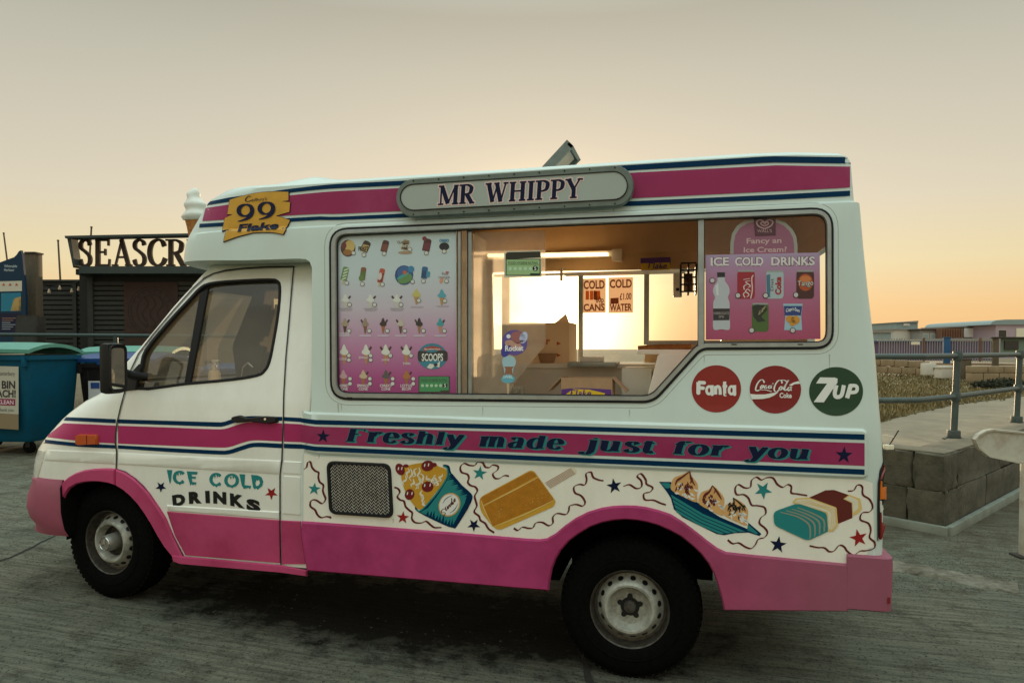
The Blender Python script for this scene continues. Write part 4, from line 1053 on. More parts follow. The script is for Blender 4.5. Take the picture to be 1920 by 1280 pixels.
for ch, bl, br, tr, tl_ in (('D', (330, 648), (505, 622), (492, 482), (316, 512)), ('R', (553, 607), (728, 597), (718, 452), (546, 465)), ('I', (782, 596), (842, 596), (836, 448), (774, 451)), ('N', (888, 600), (1070, 615), (1066, 468), (885, 455)), ('K', (1122, 628), (1325, 672), (1310, 517), (1117, 480)), ('S', (1345, 690), (1545, 722), (1533, 590), (1345, 548))):
    q = zi(bl, br, tr, tl_); decal('letter', sans(ch, quad_warp(*q), .07), CAB, 'black_paint', door, off=.002, grid=0)
for x, y, r, m_, rt in ((162, 385, 80, 'deep_navy', 36), (1692, 472, 92, 'red_paint', 36)):
    (a, b), = zi((x, y)); decal('star', star(a, b, r * .1354, rt), CAB, m_, door, off=.002, grid=0)
# round drink badges
zb = zc(1280, 670, .19792, .198)
def badge(nm, cx_, cy_, rx, ry, m_): return decal(nm, poly(ellipse(*zb((cx_, cy_))[0], rx * .198, ry * .198, 48)), BODY, m_, VAN, off=.001, thick=.0008, grid=0 or 30)
bd = badge('drink_badge', 319, 296, 234, 223, 'badge_red')
fx = {'F': (130, 212), 'a': (218, 288), 'n': (300, 365), 't': (368, 420), 'a2': (428, 503)}
def B(pieces, par, m_='flat_white', off=.0032, nm='letter'): decal(nm, pieces if isinstance(pieces, list) else [pieces], BODY, m_, par, off=off, grid=0, step=4e-5)
def rib(pts, w, k=4, sm=True, conv=zb): return ribbon([Vector(q) for q in conv(*pts)], w, k, sm)
B([rib([(148, 335), (150, 232)], 7.6, 1, False), rib([(146, 236), (205, 240)], 6.6, 1, False), rib([(148, 288), (194, 290)], 6.4, 1, False), poly(ellipse(*zb((148, 336))[0], 3.8, 3.4, 12)), poly(ellipse(*zb((204, 240))[0], 3.3, 3.3, 12)), poly(ellipse(*zb((194, 290))[0], 3.2, 3.2, 12))], bd)
for x in (252, 465):
    B([rib([(x - 2 + 24 * math.cos(R(a)), 310 - 36 * math.sin(R(a))) for a in range(0, 361, 30)], 5.0, 2), rib([(x + 26, 262), (x + 27, 352)], 6.0, 1, False), poly(ellipse(*zb((x + 27, 352))[0], 3, 2.4, 10))], bd)
B([rib([(311, 350), (311, 270)], 6.2, 1, False), rib([(311, 300), (325, 276), (345, 280), (354, 305), (355, 352)], 5.6)], bd)
B([rib([(397, 228), (398, 345), (408, 352)], 6.0, 3), rib([(378, 272), (421, 274)], 5.4, 1, False)], bd)
cd = badge('drink_badge', 878, 303, 243, 226, 'badge_cola')
B([poly(zb((636, 345), (700, 350), (780, 349), (850, 336), (908, 326), (868, 358), (820, 380), (760, 392), (656, 395)))], cd, nm='wave')
B([poly(zb((1005, 262), (1040, 240), (1098, 222), (1116, 248), (1060, 252), (1030, 270)))], cd, nm='wave')
scr = [[(772, 240), (762, 216), (740, 212), (712, 240), (692, 285), (694, 312), (712, 316), (738, 300)], [(700, 313), (740, 306), (790, 308), (842, 322)],
       [(752, 262), (738, 280), (742, 292), (756, 284), (764, 266), (752, 262)], [(796, 264), (780, 272), (774, 288), (786, 292), (800, 282)], [(836, 266), (818, 270), (812, 286), (822, 292), (836, 278), (842, 262), (836, 284), (846, 290)], [(846, 248), (860, 246)],
       [(940, 246), (936, 222), (912, 216), (884, 244), (866, 290), (872, 318), (894, 322), (916, 300)], [(930, 274), (914, 292), (918, 308), (934, 300), (942, 282), (930, 274)], [(952, 306), (962, 280), (996, 224), (1000, 216), (980, 250), (962, 300), (972, 312), (986, 300)], [(1022, 280), (1002, 286), (994, 302), (1004, 314), (1020, 300), (1030, 278), (1022, 304), (1034, 312)], [(912, 216), (960, 214), (990, 232)]]
for s_ in scr: B([rib(s_, nibw(1.0, 2.9), 5)], cd, nm='script_stroke', off=.0038)
B([sans('Coke', quad_warp(*zb((917, 380), (1032, 382), (1032, 336), (917, 334))), .03)], cd)
gd = badge('drink_badge', 1453, 321, 255, 231, 'green_paint')
B([poly(zb((1300, 188), (1440, 190), (1466, 200), (1464, 238), (1336, 424), (1240, 422), (1368, 246), (1262, 246)))], gd)
B([rib([(1456, 262), (1440, 330), (1446, 366), (1474, 374), (1500, 360), (1512, 330), (1526, 262)], 7.6, 4)], gd)
B([rib([(1592, 258), (1556, 384)], 8.2, 1, False), rib([(1580, 266), (1636, 268), (1652, 292), (1636, 326), (1566, 332)], 6.6, 4)], gd)
# ventilation grille
gr = decal('vent_grille', poly(rounded([(612.5, 863), (733, 868.5), (738.5, 971), (618, 963)], 15, 6), rounded([(621.5, 869.5), (727, 874.5), (731.5, 963), (625.5, 956)], 10, 6)), BODY, 'rubber', VAN, off=0, thick=.018, bevel=2, grid=0)
decal('grille_back', poly(rounded([(616, 866), (731, 871), (736, 968), (621, 960)], 13, 5)), BODY, 'black_paint', gr, off=.0015, grid=0)
def mesh_bars():
    q = quad_warp((624.5, 957.5), (732, 964), (728, 873), (620.5, 868)); pcs = []
    N, Mr = 13, 15
    for j in range(Mr):
        row = []
        for i in range(N * 2 + 1):
            row.append(q(i / (N * 2), (j + .5 + (.5 if i % 2 else -.5) * (1 if j % 2 else 1)) / Mr))
        pcs.append(ribbon([Vector(p_) for p_ in row], 1.7, 1, False))
    o = decal('grille_mesh', pcs, BODY, 'grille_metal', gr, off=.010, grid=0, step=0)
mesh_bars()
# ---- pictures along the lower side
zs1, zs2 = zc(720, 840, .19792), zc(1220, 860, .22917)
za = zc(540, 760, .29167); zr = zc(1080, 760, .32292)
ART = decal('lit_picture_panel', poly([(570, 849), (590, 855), (1100, 877), (1618, 899), (1636, 905), (1640, 1056), (1592, 1056)] + [(x, y + 5) for x, y in SK_TOP[:-1]][::-1] + [(569, 975)]), BODY, 'lit_panel_cream', VAN, off=.0006, grid=40)  # lower body side recoloured to imitate the brighter light on it
def A(c, m_, nm, off=.0022, step=5e-5): decal(nm, c if isinstance(c, list) else [c], BODY, m_, ART, off=off, grid=0, step=step)
cal = lambda t: 1.0 + 3.0 * abs(t.x * .55 + t.y * .83)
for conv, pts in (
  (za, [(103, 408), (120, 395), (128, 365), (145, 362), (155, 395), (175, 418), (198, 430), (196, 460), (205, 490), (228, 510), (225, 545), (232, 570), (242, 600), (220, 628), (180, 606), (150, 610), (145, 645), (175, 670), (190, 700), (215, 718), (250, 712), (280, 720)]),
  (zs1, [(98, 368), (135, 382), (150, 415), (128, 455), (150, 485), (190, 500), (205, 550), (240, 585), (268, 610), (265, 665), (295, 700), (350, 705), (400, 690), (440, 722), (480, 748), (545, 748)]),
  (zs1, [(1185, 262), (1140, 258), (1090, 285), (1050, 280), (1032, 240), (1075, 205), (1080, 170), (1030, 158), (1000, 180), (960, 175), (935, 135), (890, 128), (860, 160), (810, 160), (760, 142), (725, 175), (735, 225), (790, 245), (805, 280), (795, 320), (820, 350), (865, 365), (885, 400), (860, 450), (870, 500), (880, 545), (855, 600), (900, 640), (915, 680), (960, 710), (990, 760), (1045, 797)]),
  (zs1, [(1230, 755), (1270, 775), (1310, 745), (1370, 755), (1410, 750), (1440, 705), (1500, 700), (1560, 730), (1600, 705), (1600, 650), (1640, 615), (1720, 625), (1750, 590), (1760, 545), (1820, 530), (1880, 545), (1905, 510), (1870, 450), (1810, 420), (1800, 365), (1850, 340), (1900, 345), (1920, 300), (1915, 240), (1960, 225), (1975, 260), (1990, 280), (2040, 300), (2080, 305)]),
  (zr, [(275, 468), (310, 458), (350, 480), (380, 470), (378, 435), (355, 410), (378, 395), (405, 430), (410, 455), (445, 475), (430, 500), (395, 510), (400, 545), (450, 548), (490, 565), (522, 575)]),
  (zs2, [(630, 660), (670, 690), (720, 685), (770, 715), (820, 730), (855, 700), (880, 655), (930, 640), (955, 600), (930, 560), (890, 525), (900, 480), (940, 445), (930, 395), (870, 380), (825, 375), (800, 320), (760, 290), (705, 290), (690, 245), (715, 208), (770, 235), (815, 228), (825, 175), (865, 148), (905, 170), (950, 152), (1000, 155), (1035, 205), (1080, 230), (1120, 208), (1150, 225), (1150, 275), (1200, 285), (1280, 298)]),
  (zs2, [(1612, 262), (1660, 255), (1690, 212), (1730, 225), (1735, 290), (1790, 330), (1815, 390), (1790, 430), (1730, 440), (1715, 495), (1780, 525), (1800, 580), (1790, 640), (1830, 680), (1825, 730), (1760, 748), (1710, 752), (1660, 785), (1610, 755), (1580, 715), (1540, 705), (1500, 750), (1460, 755), (1420, 725), (1365, 722), (1300, 708)])):
    A([ribbon([Vector(q) for q in conv(*pts)], cal, 5)], 'dark_red_paint', 'squiggle')
for conv, sc_, lst in ((zs1, .198, ((907, 235, 70, 8, 'teal_paint'), (180, 655, 62, 5, 'red_paint'), (852, 725, 64, 180, 'deep_navy'))), (za, .2917, ((170, 535, 42, 6, 'teal_paint'),)), (zr, .3229, ((222, 466, 46, -10, 'deep_navy'),)), (zs2, .229, ((920, 255, 75, 175, 'teal_paint'), (1042, 700, 72, 8, 'deep_navy'), (1700, 645, 76, -12, 'red_paint')))):
    for x, y, r, rt, m_ in lst: A(star(*conv((x, y))[0], r * sc_, rt), m_, 'star')
# sundae tub
A(poly(catmull([Vector(q) for q in zs1((300, 545), (320, 600), (560, 720), (655, 752), (690, 740), (800, 560), (840, 470), (820, 420), (720, 330), (640, 235), (618, 165), (560, 155), (600, 195), (590, 280), (510, 400), (400, 540), (335, 590))], 3, True)), 'navy_paint', 'tub')
A(poly(zs1((345, 605), (420, 560), (520, 430), (600, 300), (622, 225), (650, 290), (720, 370), (790, 440), (765, 520), (690, 660), (650, 735), (560, 700), (430, 640))), 'teal_paint', 'tub_side', .0030)
for i in range(13):
    t = i / 12; x0, y0 = 645 + 160 * t, 250 + 190 * t; A(poly(zs1((x0, y0 - 14), (x0 + 18, y0 + 6), (x0 - 40 - 20 * (i % 3), y0 + 22))), 'navy_paint', 'brush_mark', .0034)
for i in range(9):
    t = i / 8; x0, y0 = 410 + 230 * t, 632 + 105 * t; A(poly(zs1((x0 - 12, y0), (x0 + 16, y0 + 6), (x0 + 12 + 6 * (i % 2), y0 - 44 - 14 * (i % 3)))), 'navy_paint', 'brush_mark', .0034)
A([ribbon([Vector(q) for q in zs1((560, 165), (600, 190), (598, 270), (520, 400), (420, 520), (345, 590), (305, 580))], 2.6, 5)], 'teal_paint', 'tub_rim', .0036)
A(poly(catmull([Vector(q) for q in zs1((350, 580), (250, 490), (200, 400), (165, 270), (190, 180), (280, 150), (340, 140), (430, 130), (520, 170), (590, 200), (595, 260), (560, 330), (480, 430))], 3, True)), 'gold_paint', 'ice_cream', .0030)
random.seed(5)
for x, y, l_, a in ((235, 190, 90, 100), (265, 190, 120, 95), (300, 185, 90, 100), (330, 180, 150, 85), (360, 235, 120, 80), (215, 260, 90, 110), (290, 290, 80, 110), (320, 330, 60, 100), (400, 260, 60, 60), (430, 300, 70, 30), (470, 270, 80, 80), (490, 250, 90, 100), (550, 240, 80, 105), (520, 300, 60, 110), (350, 400, 70, 80), (360, 450, 70, 75), (375, 500, 60, 80), (340, 255, 130, 95)):
    d_ = Vector((math.cos(R(a)), math.sin(R(a)))); p0 = Vector((x, y)); pn = Vector((-d_.y, d_.x))
    A([ribbon([Vector(q) for q in zs1(*[tuple(p0 + d_ * l_ * t + pn * (14 * math.sin(t * 9 + x))) for t in (0, .25, .5, .75, 1)])], (1.2, 4.2, .8), 3)], 'cream_paint', 'cream_streak', .0036)
for x, y, rx, ry, rt in ((155, 198, 42, 58, -25), (415, 165, 60, 50, -15), (415, 362, 56, 50, -10), (245, 435, 45, 52, 20), (210, 165, 26, 16, 0), (480, 155, 22, 20, 0)):
    A(poly(ellipse(*zs1((x, y))[0], rx * .198, ry * .198, 20, rt)), 'cherry_red', 'cherry', .0040)
for x, y in ((140, 190), (172, 188), (388, 160), (425, 155), (388, 350), (440, 345), (225, 425), (268, 425)): A(poly(ellipse(*zs1((x, y))[0], 1.1, 3.4, 8, 12)), 'flat_white', 'glint', .0044)
A(poly(ellipse(*zs1((622, 532))[0], 19.6, 23, 30, 32)), 'tan_paint', 'tub_label', .0038); A(poly(ellipse(*zs1((620, 532))[0], 17.6, 20.5, 30, 32)), 'flat_white', 'tub_label', .0044)
for s_ in ([(602, 568), (588, 556), (562, 560), (552, 580), (585, 590), (598, 606), (580, 622)], [(600, 540), (606, 580), (622, 562), (618, 540), (628, 570)], [(628, 545), (634, 572), (638, 536), (648, 545), (652, 562)], [(668, 525), (652, 535), (654, 555), (668, 540), (672, 480), (672, 545)], [(690, 520), (678, 528), (680, 545), (692, 530), (694, 545)], [(698, 520), (712, 508), (706, 495), (696, 510), (704, 528), (716, 515)]):
    A([ribbon([Vector(q) for q in zs1(*[(x - 6 - (x - 550) * .18, y + 4 + (x - 620) * -.30) for x, y in s_])], nibw(.8, 1.6), 4)], 'dark_red_paint', 'script_stroke', .0050)
for s_ in ([(560, 520), (590, 475), (650, 440)], [(625, 610), (670, 580), (705, 520)]): A([ribbon([Vector(q) for q in zs1(*s_)], (.4, 1.4, .4), 4)], 'deep_navy', 'label_line', .0050)
A([ribbon([Vector(q) for q in zs1((690, 715), (760, 620), (815, 520), (825, 470))], (.6, 2.4, .6), 5)], 'deep_navy', 'brush_mark', .0040)
# orange lolly
A(poly(zs1((1520, 325), (1760, 188), (1800, 180), (1825, 210), (1815, 240), (1575, 380))), 'cream_paint', 'lolly_stick')
for i in range(6):
    t = i / 5; A([ribbon([Vector(q) for q in zs1((1528 + 44 * t, 328 + 46 * t), (1770 + 42 * t, 190 + 44 * t))], .9, 1, False)], 'stick_line', 'stick_grain', .0028)
A(poly(rounded([Vector(q) for q in zs1((895, 470), (1410, 195), (1630, 500), (1610, 550), (1090, 775), (1030, 740), (920, 600))], [12, 10, 8, 6, 8, 6, 8], 5)), 'amber_paint', 'lolly', .0030)
A(poly(rounded([Vector(q) for q in zs1((935, 560), (1460, 275), (1612, 490), (1030, 738))], [5, 6, 5, 5], 4)), 'orange_paint', 'lolly_face', .0036)
A(poly(rounded([Vector(q) for q in zs1((912, 470), (1400, 210), (1450, 262), (930, 540))], [5, 8, 3, 5], 4)), 'orange_paint', 'lolly_face', .0036)
for s_ in ([(935, 545), (1200, 412), (1465, 272)], [(925, 490), (945, 560), (1030, 740)], [(1040, 742), (1330, 625), (1612, 488)]): A([ribbon([Vector(q) for q in zs1(*s_)], (.8, 2.2, .8), 4)], 'pale_gold', 'highlight', .0042)
random.seed(9)
fl = []
for i in range(130):
    cx_, cy_ = random.choice([(1100, 620), (1090, 600), (1420, 300), (1560, 450), (1410, 520), (1540, 440)]); x, y = random.gauss(cx_, 45), random.gauss(cy_, 45)
    fl.append(poly(ellipse(*zs1((x, y))[0], .45, .45, 5)))
A(fl, 'pale_gold', 'frost_specks', .0042, 0)
ART.children[-1]['kind'] = 'stuff'
# ice cream boat
A(poly(zs2((68, 185), (165, 187), (330, 320), (560, 470), (790, 570), (800, 520), (905, 610), (890, 628), (800, 600), (690, 605), (600, 622), (540, 612), (260, 475), (190, 410), (165, 320), (130, 265))), 'navy_paint', 'dish')
A(poly(zs2((80, 195), (150, 195), (180, 225), (140, 240), (120, 235))), 'teal_paint', 'dish_side', .003); A(poly(zs2((800, 535), (880, 608), (860, 612), (790, 580))), 'teal_paint', 'dish_side', .003)
for i in range(4):
    t0, t1 = i / 4 + .03, (i + 1) / 4 - .03
    L0, L1 = Vector((165, 285)), Vector((215, 440)); R0, R1 = Vector((780, 590)), Vector((560, 612)); m0, m1 = Vector((430, 445)), Vector((400, 545))
    f_ = lambda a, b, t: a + (b - a) * t
    A(poly(zs2(*[tuple(q) for q in (f_(L0, L1, t0), f_(m0, m1, t0), f_(R0, R1, t0), f_(R0, R1, t1), f_(m0, m1, t1), f_(L0, L1, t1))])), 'teal_paint', 'dish_side', .003)
for cx_, cy_, rx, ry, m_, tip in ((268, 215, 105, 110, 'choc_red', (320, 100)), (490, 330, 100, 105, 'choc_red', (505, 215)), (690, 425, 95, 95, 'black_paint', (675, 315))):
    A(poly(catmull([Vector(q) for q in zs2((cx_ - rx, cy_ + 10), (cx_ - rx * .75, cy_ - ry * .55), (cx_ - 10, cy_ - ry * .8), tip, (cx_ + rx * .6, cy_ - ry * .75), (cx_ + rx * 1.1, cy_ - 10), (cx_ + rx * 1.05, cy_ + ry * .7), (cx_ + rx, cy_ + ry * 1.25), (cx_, cy_ + ry * .85), (cx_ - rx * .8, cy_ + ry * .45))], 3, True)), 'scoop_tan', 'scoop', .0034)
    random.seed(int(cx_))
    for i in range(15):
        x, y = cx_ + random.uniform(-.7, .9) * rx, cy_ + random.uniform(-.1, .85) * ry; y += (x - cx_) * .35
        A([ribbon([Vector(q) for q in zs2((x, y), (x + random.uniform(8, 26), y + random.uniform(-6, 14)), (x + random.uniform(18, 44), y + random.uniform(4, 30)))], (1, 4.2, 1), 3)], 'flat_white', 'cream_streak', .0040)
    for i in range(22):
        a = random.uniform(0, 6.28); r_ = random.uniform(.2, .95); x, y = cx_ + 8 + math.cos(a) * r_ * rx * .85, cy_ - 25 + math.sin(a) * r_ * ry * .72
        A([ribbon([Vector(q) for q in zs2((x, y), (x + random.uniform(-14, 14), y + random.uniform(8, 22)), (x + random.uniform(-16, 16), y + random.uniform(22, 44)))], (.6, 3.0, .6), 3)], m_, 'sauce_streak', .0046)
    A([ribbon([Vector(q) for q in zs2(tip, (cx_ - rx * .1, cy_ - ry * .62), (cx_ - rx * .5, cy_ - ry * .35), (cx_ - rx * .62, cy_))], (1.2, 4.6, 1), 4)], m_, 'sauce_streak', .0050)
    A([ribbon([Vector(q) for q in zs2(tip, (cx_ + rx * .6, cy_ - ry * .5), (cx_ + rx * .9, cy_))], (1.2, 4.0, 1), 4)], m_, 'sauce_streak', .0050)
# ice cream bar
A(poly(zs2((1295, 315), (1430, 255), (1500, 252), (1640, 300), (1650, 480), (1535, 528), (1450, 380))), 'choc_red', 'bar_coating')
A(poly(zs2((1575, 325), (1625, 290), (1715, 325), (1728, 410), (1700, 440), (1650, 465), (1645, 360))), 'pale_gold', 'wafer_end', .003); A(poly(zs2((1590, 325), (1625, 303), (1695, 335), (1700, 400), (1655, 440), (1650, 355))), 'cream_paint', 'wafer_end', .0036)
A(poly(rounded([Vector(q) for q in zs2((1155, 355), (1185, 320), (1290, 312), (1520, 395), (1532, 545), (1490, 592), (1440, 590), (1440, 440))], 3, 3)), 'pale_gold', 'wafer', .0036); A(poly(rounded([Vector(q) for q in zs2((1175, 350), (1200, 330), (1290, 325), (1505, 400), (1515, 545), (1485, 575), (1455, 575), (1450, 435))], 3, 3)), 'cream_paint', 'wafer', .0042)
for dx in (0, 16, 32): A([ribbon([Vector(q) for q in zs2((1200 + dx * 2, 348 - dx * .6), (1330 + dx, 375 - dx * .3), (1470 + dx, 425 - dx * .4), (1478 + dx, 500), (1470 + dx, 575 - dx * .4))], (.7, 1.4, .7), 4)], 'pale_gold', 'wafer_line', .0048)
A(poly(rounded([Vector(q) for q in zs2((1002, 430), (1170, 370), (1215, 365), (1440, 440), (1450, 590), (1300, 660), (1265, 658), (1010, 540))], [9, 6, 6, 8, 3, 5, 5, 8], 4)), 'teal_paint', 'wrapper', .0048)
for i in range(4):
    dx = i * 42; A([ribbon([Vector(q) for q in zs2((1060 + dx * 1.1, 432 - dx * .30), (1200 + dx * .9, 470 - dx * .25), (1290 + dx * .95, 530 - dx * .28), (1305 + dx * .9, 600 - dx * .2), (1302 + dx * .9, 650 - dx * .44))], (1.6, 3.6, 2.2), 5)], 'wrap_grey', 'wrapper_stripe', .0054)
# 99 flake board
zf = zc(330, 330, .16146)
FLK = [Vector(q) for q in zf((630, 278), (760, 238), (900, 205), (1000, 190), (1100, 183), (1210, 182), (1320, 185), (1320, 294), (1230, 300), (1340, 305), (1330, 425), (1250, 447), (1175, 467), (1250, 482), (1340, 515), (1300, 600), (1255, 688), (1180, 672), (1100, 662), (1000, 662), (900, 668), (800, 692), (700, 720), (555, 772), (583, 645), (630, 628), (540, 653), (572, 490), (665, 452), (600, 455))]
fk = decal('flake_board', poly(FLK), BODY, 'deep_navy', VAN, off=.003, thick=.004, grid=6)
decal('board_face', poly(inset(FLK, .9)), BODY, 'gold_paint', fk, off=.0085, grid=6)
def FB_(pcs, nm='letter', m_='deep_navy'): decal(nm, pcs, BODY, m_, fk, off=.0125, grid=6, step=5e-5)
for ox, oy in ((0, 0), (243, -24)):
    FB_([ribbon([Vector(q) for q in zf(*[(820 + ox + 78 * math.cos(R(a)), 405 + oy - 66 * math.sin(R(a)) - 4 * math.cos(R(a))) for a in range(0, 361, 20)])], nibw(2.6, 8.2), 2), ribbon([Vector(q) for q in zf(*[(x + ox, y + oy) for x, y in ((898, 395), (895, 440), (860, 485), (800, 515), (732, 534))])], (8, 6, 1.2), 4)])
decal('letter', [sans('Flake', lambda u, v: zf((728 + 470 * u + 26 * v, 652 - 34 * u - 84 * v))[0], .035)], BODY, 'deep_navy', fk, off=.0125, grid=6)
FB_([ribbon([Vector(q) for q in zf((880, 250), (866, 240), (840, 252), (820, 284), (836, 304), (862, 300), (886, 288))], nibw(1.0, 1.9), 4)], 'script_stroke')
decal('letter', [sans("adbury's", lambda u, v: zf((886 + 178 * u + 10 * v, 300 - 14 * u - 36 * v))[0], .0)], BODY, 'deep_navy', fk, off=.0125, grid=6)

# faint drip stains below the window and the moulding ends
def stain(name, col, alpha):
    M = mat(name, col, .7); M.node_tree.nodes['Principled BSDF'].inputs['Alpha'].default_value = alpha
stain('drip_stain', (.20, .11, .045), .28)
for x, y, l_, w_ in ((634, 757, 26, 3), (640, 757, 14, 2), (905, 763, 16, 2), (1180, 768, 14, 2.4), (1555, 664, 34, 2.4), (1320, 666, 18, 2), (598, 852, 8, 3), (619, 966, 8, 3), (737, 972, 9, 2.4), (780, 411, 5, 3), (1000, 400, 5, 2.4), (1150, 392, 5, 3)):
    decal('drip_stain', [ribbon([(x, y), (x + .4, y + l_ * .5), (x - .3, y + l_)], (w_, w_ * .7, .3), 3)], BODY, 'drip_stain', VAN, off=.0012, grid=0)

# ------------------------------------------------------------------ the van: print behind the glass
HEX = {}
def c(h, rough=.5):
    if h not in HEX: HEX[h] = 'print_' + h; mat('print_' + h, '#' + h, rough, spec=.25)
    return HEX[h]
def z_gradient(name, z0, z1, stops, rough=.45):
    M = bpy.data.materials.new(name); M.use_nodes = True; MATS[name] = M
    n, l = M.node_tree.nodes, M.node_tree.links
    g = n.new('ShaderNodeNewGeometry'); s = n.new('ShaderNodeSeparateXYZ'); l.new(g.outputs['Position'], s.inputs[0])
    r = n.new('ShaderNodeMapRange'); r.inputs['From Min'].default_value = z0; r.inputs['From Max'].default_value = z1; l.new(s.outputs['Z'], r.inputs['Value'])
    rp = n.new('ShaderNodeValToRGB'); l.new(r.outputs[0], rp.inputs[0])
    while len(rp.color_ramp.elements) < len(stops): rp.color_ramp.elements.new(.5)
    for e_, (p_, h) in zip(rp.color_ramp.elements, stops): e_.position = p_; e_.color = (*srgb(h), 1)
    b = n['Principled BSDF']; l.new(rp.outputs[0], b.inputs['Base Color']); b.inputs['Roughness'].default_value = rough
    b.inputs['Specular IOR Level'].default_value = .25
z_gradient('menu_print', 1.41, 2.36, [(0, 'A01E7A'), (.12, 'B84592'), (.32, 'CF8FBC'), (.55, 'D8CCDD'), (.75, 'D5E2EA'), (1, 'D2E2E6')])
z_gradient('drinks_print', 1.72, 2.16, [(0, 'B8436E'), (.35, 'BE5E86'), (.7, 'C07CA4'), (1, 'BBA0C6')])
mb = decal('menu_board', poly(rounded([Vector(q) for q in ((631, 437), (853, 430), (853.5, 745), (632, 742))], [16, 3, 3, 18], 5)), BODY, 'menu_print', VAN, off=-.018, grid=60)
zm = zc(600, 410, .2811, .28125)
def MB(pc, h, nm='menu_print_mark', lay=0, par=None): decal(nm, pc if isinstance(pc, list) else [pc], BODY, c(h), par or mb, off=-.0170 + lay * 4e-4, grid=0, step=3e-5)
def el(x, y, rx, ry, rot=0, n=16, conv=zm, k=.2811): return poly(ellipse(*conv((x, y))[0], rx * k, ry * k, n, rot))
def price(x, y):
    MB(el(x, y, 15, 15), '30303A', 'price_ring', 3); MB(el(x, y, 12, 12), 'E6E6E0', 'price_disc', 4)
def lolly(x, y, w, h, rot, col, dark=None, stick='D8C090'):
    cs, sn = math.cos(R(rot)), math.sin(R(rot)); T = lambda a, b: (x + a * cs - b * sn, y + a * sn + b * cs)
    MB(poly(zm(*[T(*q) for q in ((-5, h * .4), (5, h * .4), (5, h * .8), (-5, h * .8))])), stick, 'lolly_stick', 0)
    MB(poly(rounded([Vector(q) for q in zm(*[T(*q) for q in ((-w, -h * .5), (w, -h * .5), (w, h * .5), (-w, h * .5))])], [w * .2, w * .2, 1, 1], 3)), col, 'lolly', 1)
    if dark: MB(poly(zm(*[T(*q) for q in ((-w * .8, -h * .1), (w * .8, -h * .2), (w * .8, h * .42), (-w * .8, h * .42))])), dark, 'lolly_coating', 2)
def conei(x, y, h, col, wafer='C08A50', flake=0, w=None):
    w = w or h * .25
    MB(poly(zm((x - w * .62, y + h * .05), (x + w * .62, y + h * .05), (x + w * .18, y + h * .62), (x - w * .18, y + h * .62))), wafer, 'cone', 1)
    if flake & 1: MB(poly(zm((x - w * 1.5, y - h * .34), (x - w * 1.15, y - h * .42), (x - w * .3, y - h * .1), (x - w * .6, y))), '3A2218', 'chocolate_stick', 1)
    if flake & 2: MB(poly(zm((x + w * 1.5, y - h * .34), (x + w * 1.15, y - h * .42), (x + w * .3, y - h * .1), (x + w * .6, y))), '3A2218', 'chocolate_stick', 1)
    MB(poly(catmull([Vector(q) for q in zm((x - w, y), (x - w * .95, y - h * .14), (x - w * .55, y - h * .24), (x - w * .45, y - h * .36), (x, y - h * .52), (x + w * .42, y - h * .34), (x + w * .6, y - h * .22), (x + w, y - h * .12), (x + w * .9, y + h * .04), (x, y + h * .1))], 3, True)), col, 'soft_ice', 2)
def mtext(t, x0, x1, y, h, col='F2E8EE', bold=.02): MB(sans(t, quad_warp(*zm((x0, y), (x1, y), (x1, y - h), (x0, y - h))), bold), col, 'menu_text', 5)
MB(el(178, 192, 50, 57), '5A2E22', 'badge', 1); MB(el(190, 178, 34, 40), 'E0C070', 'badge', 2); MB(el(150, 175, 18, 24), '7A2E2A', 'badge', 3); MB(el(175, 220, 30, 20), 'A8702C', 'badge', 3); price(215, 225)
lolly(296, 180, 26, 75, 25, '3A2620', 'C8A860'); mtext('FEAST', 248, 315, 208, 26, '2C1C10', .03); price(285, 238)
lolly(425, 178, 22, 78, 15, '5A2A24', '8A4A34'); price(420, 228)
lolly(562, 170, 22, 70, 15, 'B8A078', '4A3020'); mtext('CLASSIC', 508, 590, 160, 16, '6A5A3A'); mtext('WHITE', 525, 590, 188, 20, 'E8E0D0', .03); price(592, 200); MB(el(560, 222, 48, 10), 'B89878', 'menu_print_mark', 1)
lolly(706, 170, 25, 85, 12, '5A2028', '7A3038'); MB(el(690, 128, 15, 15), '8A2A38', 'badge', 3); price(703, 224)
MB(el(822, 182, 34, 26), '20242C', 'cookie', 1); MB(el(822, 205, 34, 18), 'E6E6E2', 'cookie_filling', 0); MB(el(822, 172, 30, 18), '101418', 'cookie', 2); mtext('OREO', 790, 855, 150, 18, '2A86B4', .04); price(822, 214)
lolly(157, 362, 21, 92, 12, '6C9A58'); 
for k_ in range(4): MB(poly(zm((140 + k_ * 0 - k_ * 5 + 12, 335 + k_ * 20), (178 - k_ * 5 + 4, 325 + k_ * 20), (178 - k_ * 5 + 3, 334 + k_ * 20), (138 - k_ * 5 + 12, 346 + k_ * 20))), 'E8ECD8', 'twist', 2)
price(170, 425); lolly(278, 362, 18, 86, 8, '8A5A34', '5A7A3A'); MB(el(268, 392, 18, 20), '6A8A40', 'lolly', 3); price(274, 432)
lolly(400, 375, 18, 96, 12, 'C8553A', '8A2A2A'); MB(el(392, 380, 13, 26, 12), 'E8D8D0', 'lolly_band', 3); price(408, 434)
MB(el(553, 372, 62, 66), '2A4A86', 'planet', 1); MB(el(555, 360, 48, 48), '3A6AA8', 'planet', 2); MB(el(560, 395, 50, 32, -20), '6A9A58', 'planet', 3); MB(el(545, 378, 46, 10, -28), '48B0A8', 'comet', 4); MB(el(558, 355, 14, 14), 'D86848', 'comet', 5); MB(el(600, 332, 22, 22), '3A8AB8', 'planet', 4); price(610, 416)
lolly(690, 355, 20, 80, 6, '2A6A9A', '1A4A78'); MB(poly(zm((705, 345), (728, 350), (725, 385), (700, 385))), '4A9ABA', 'lolly', 3); price(683, 412)
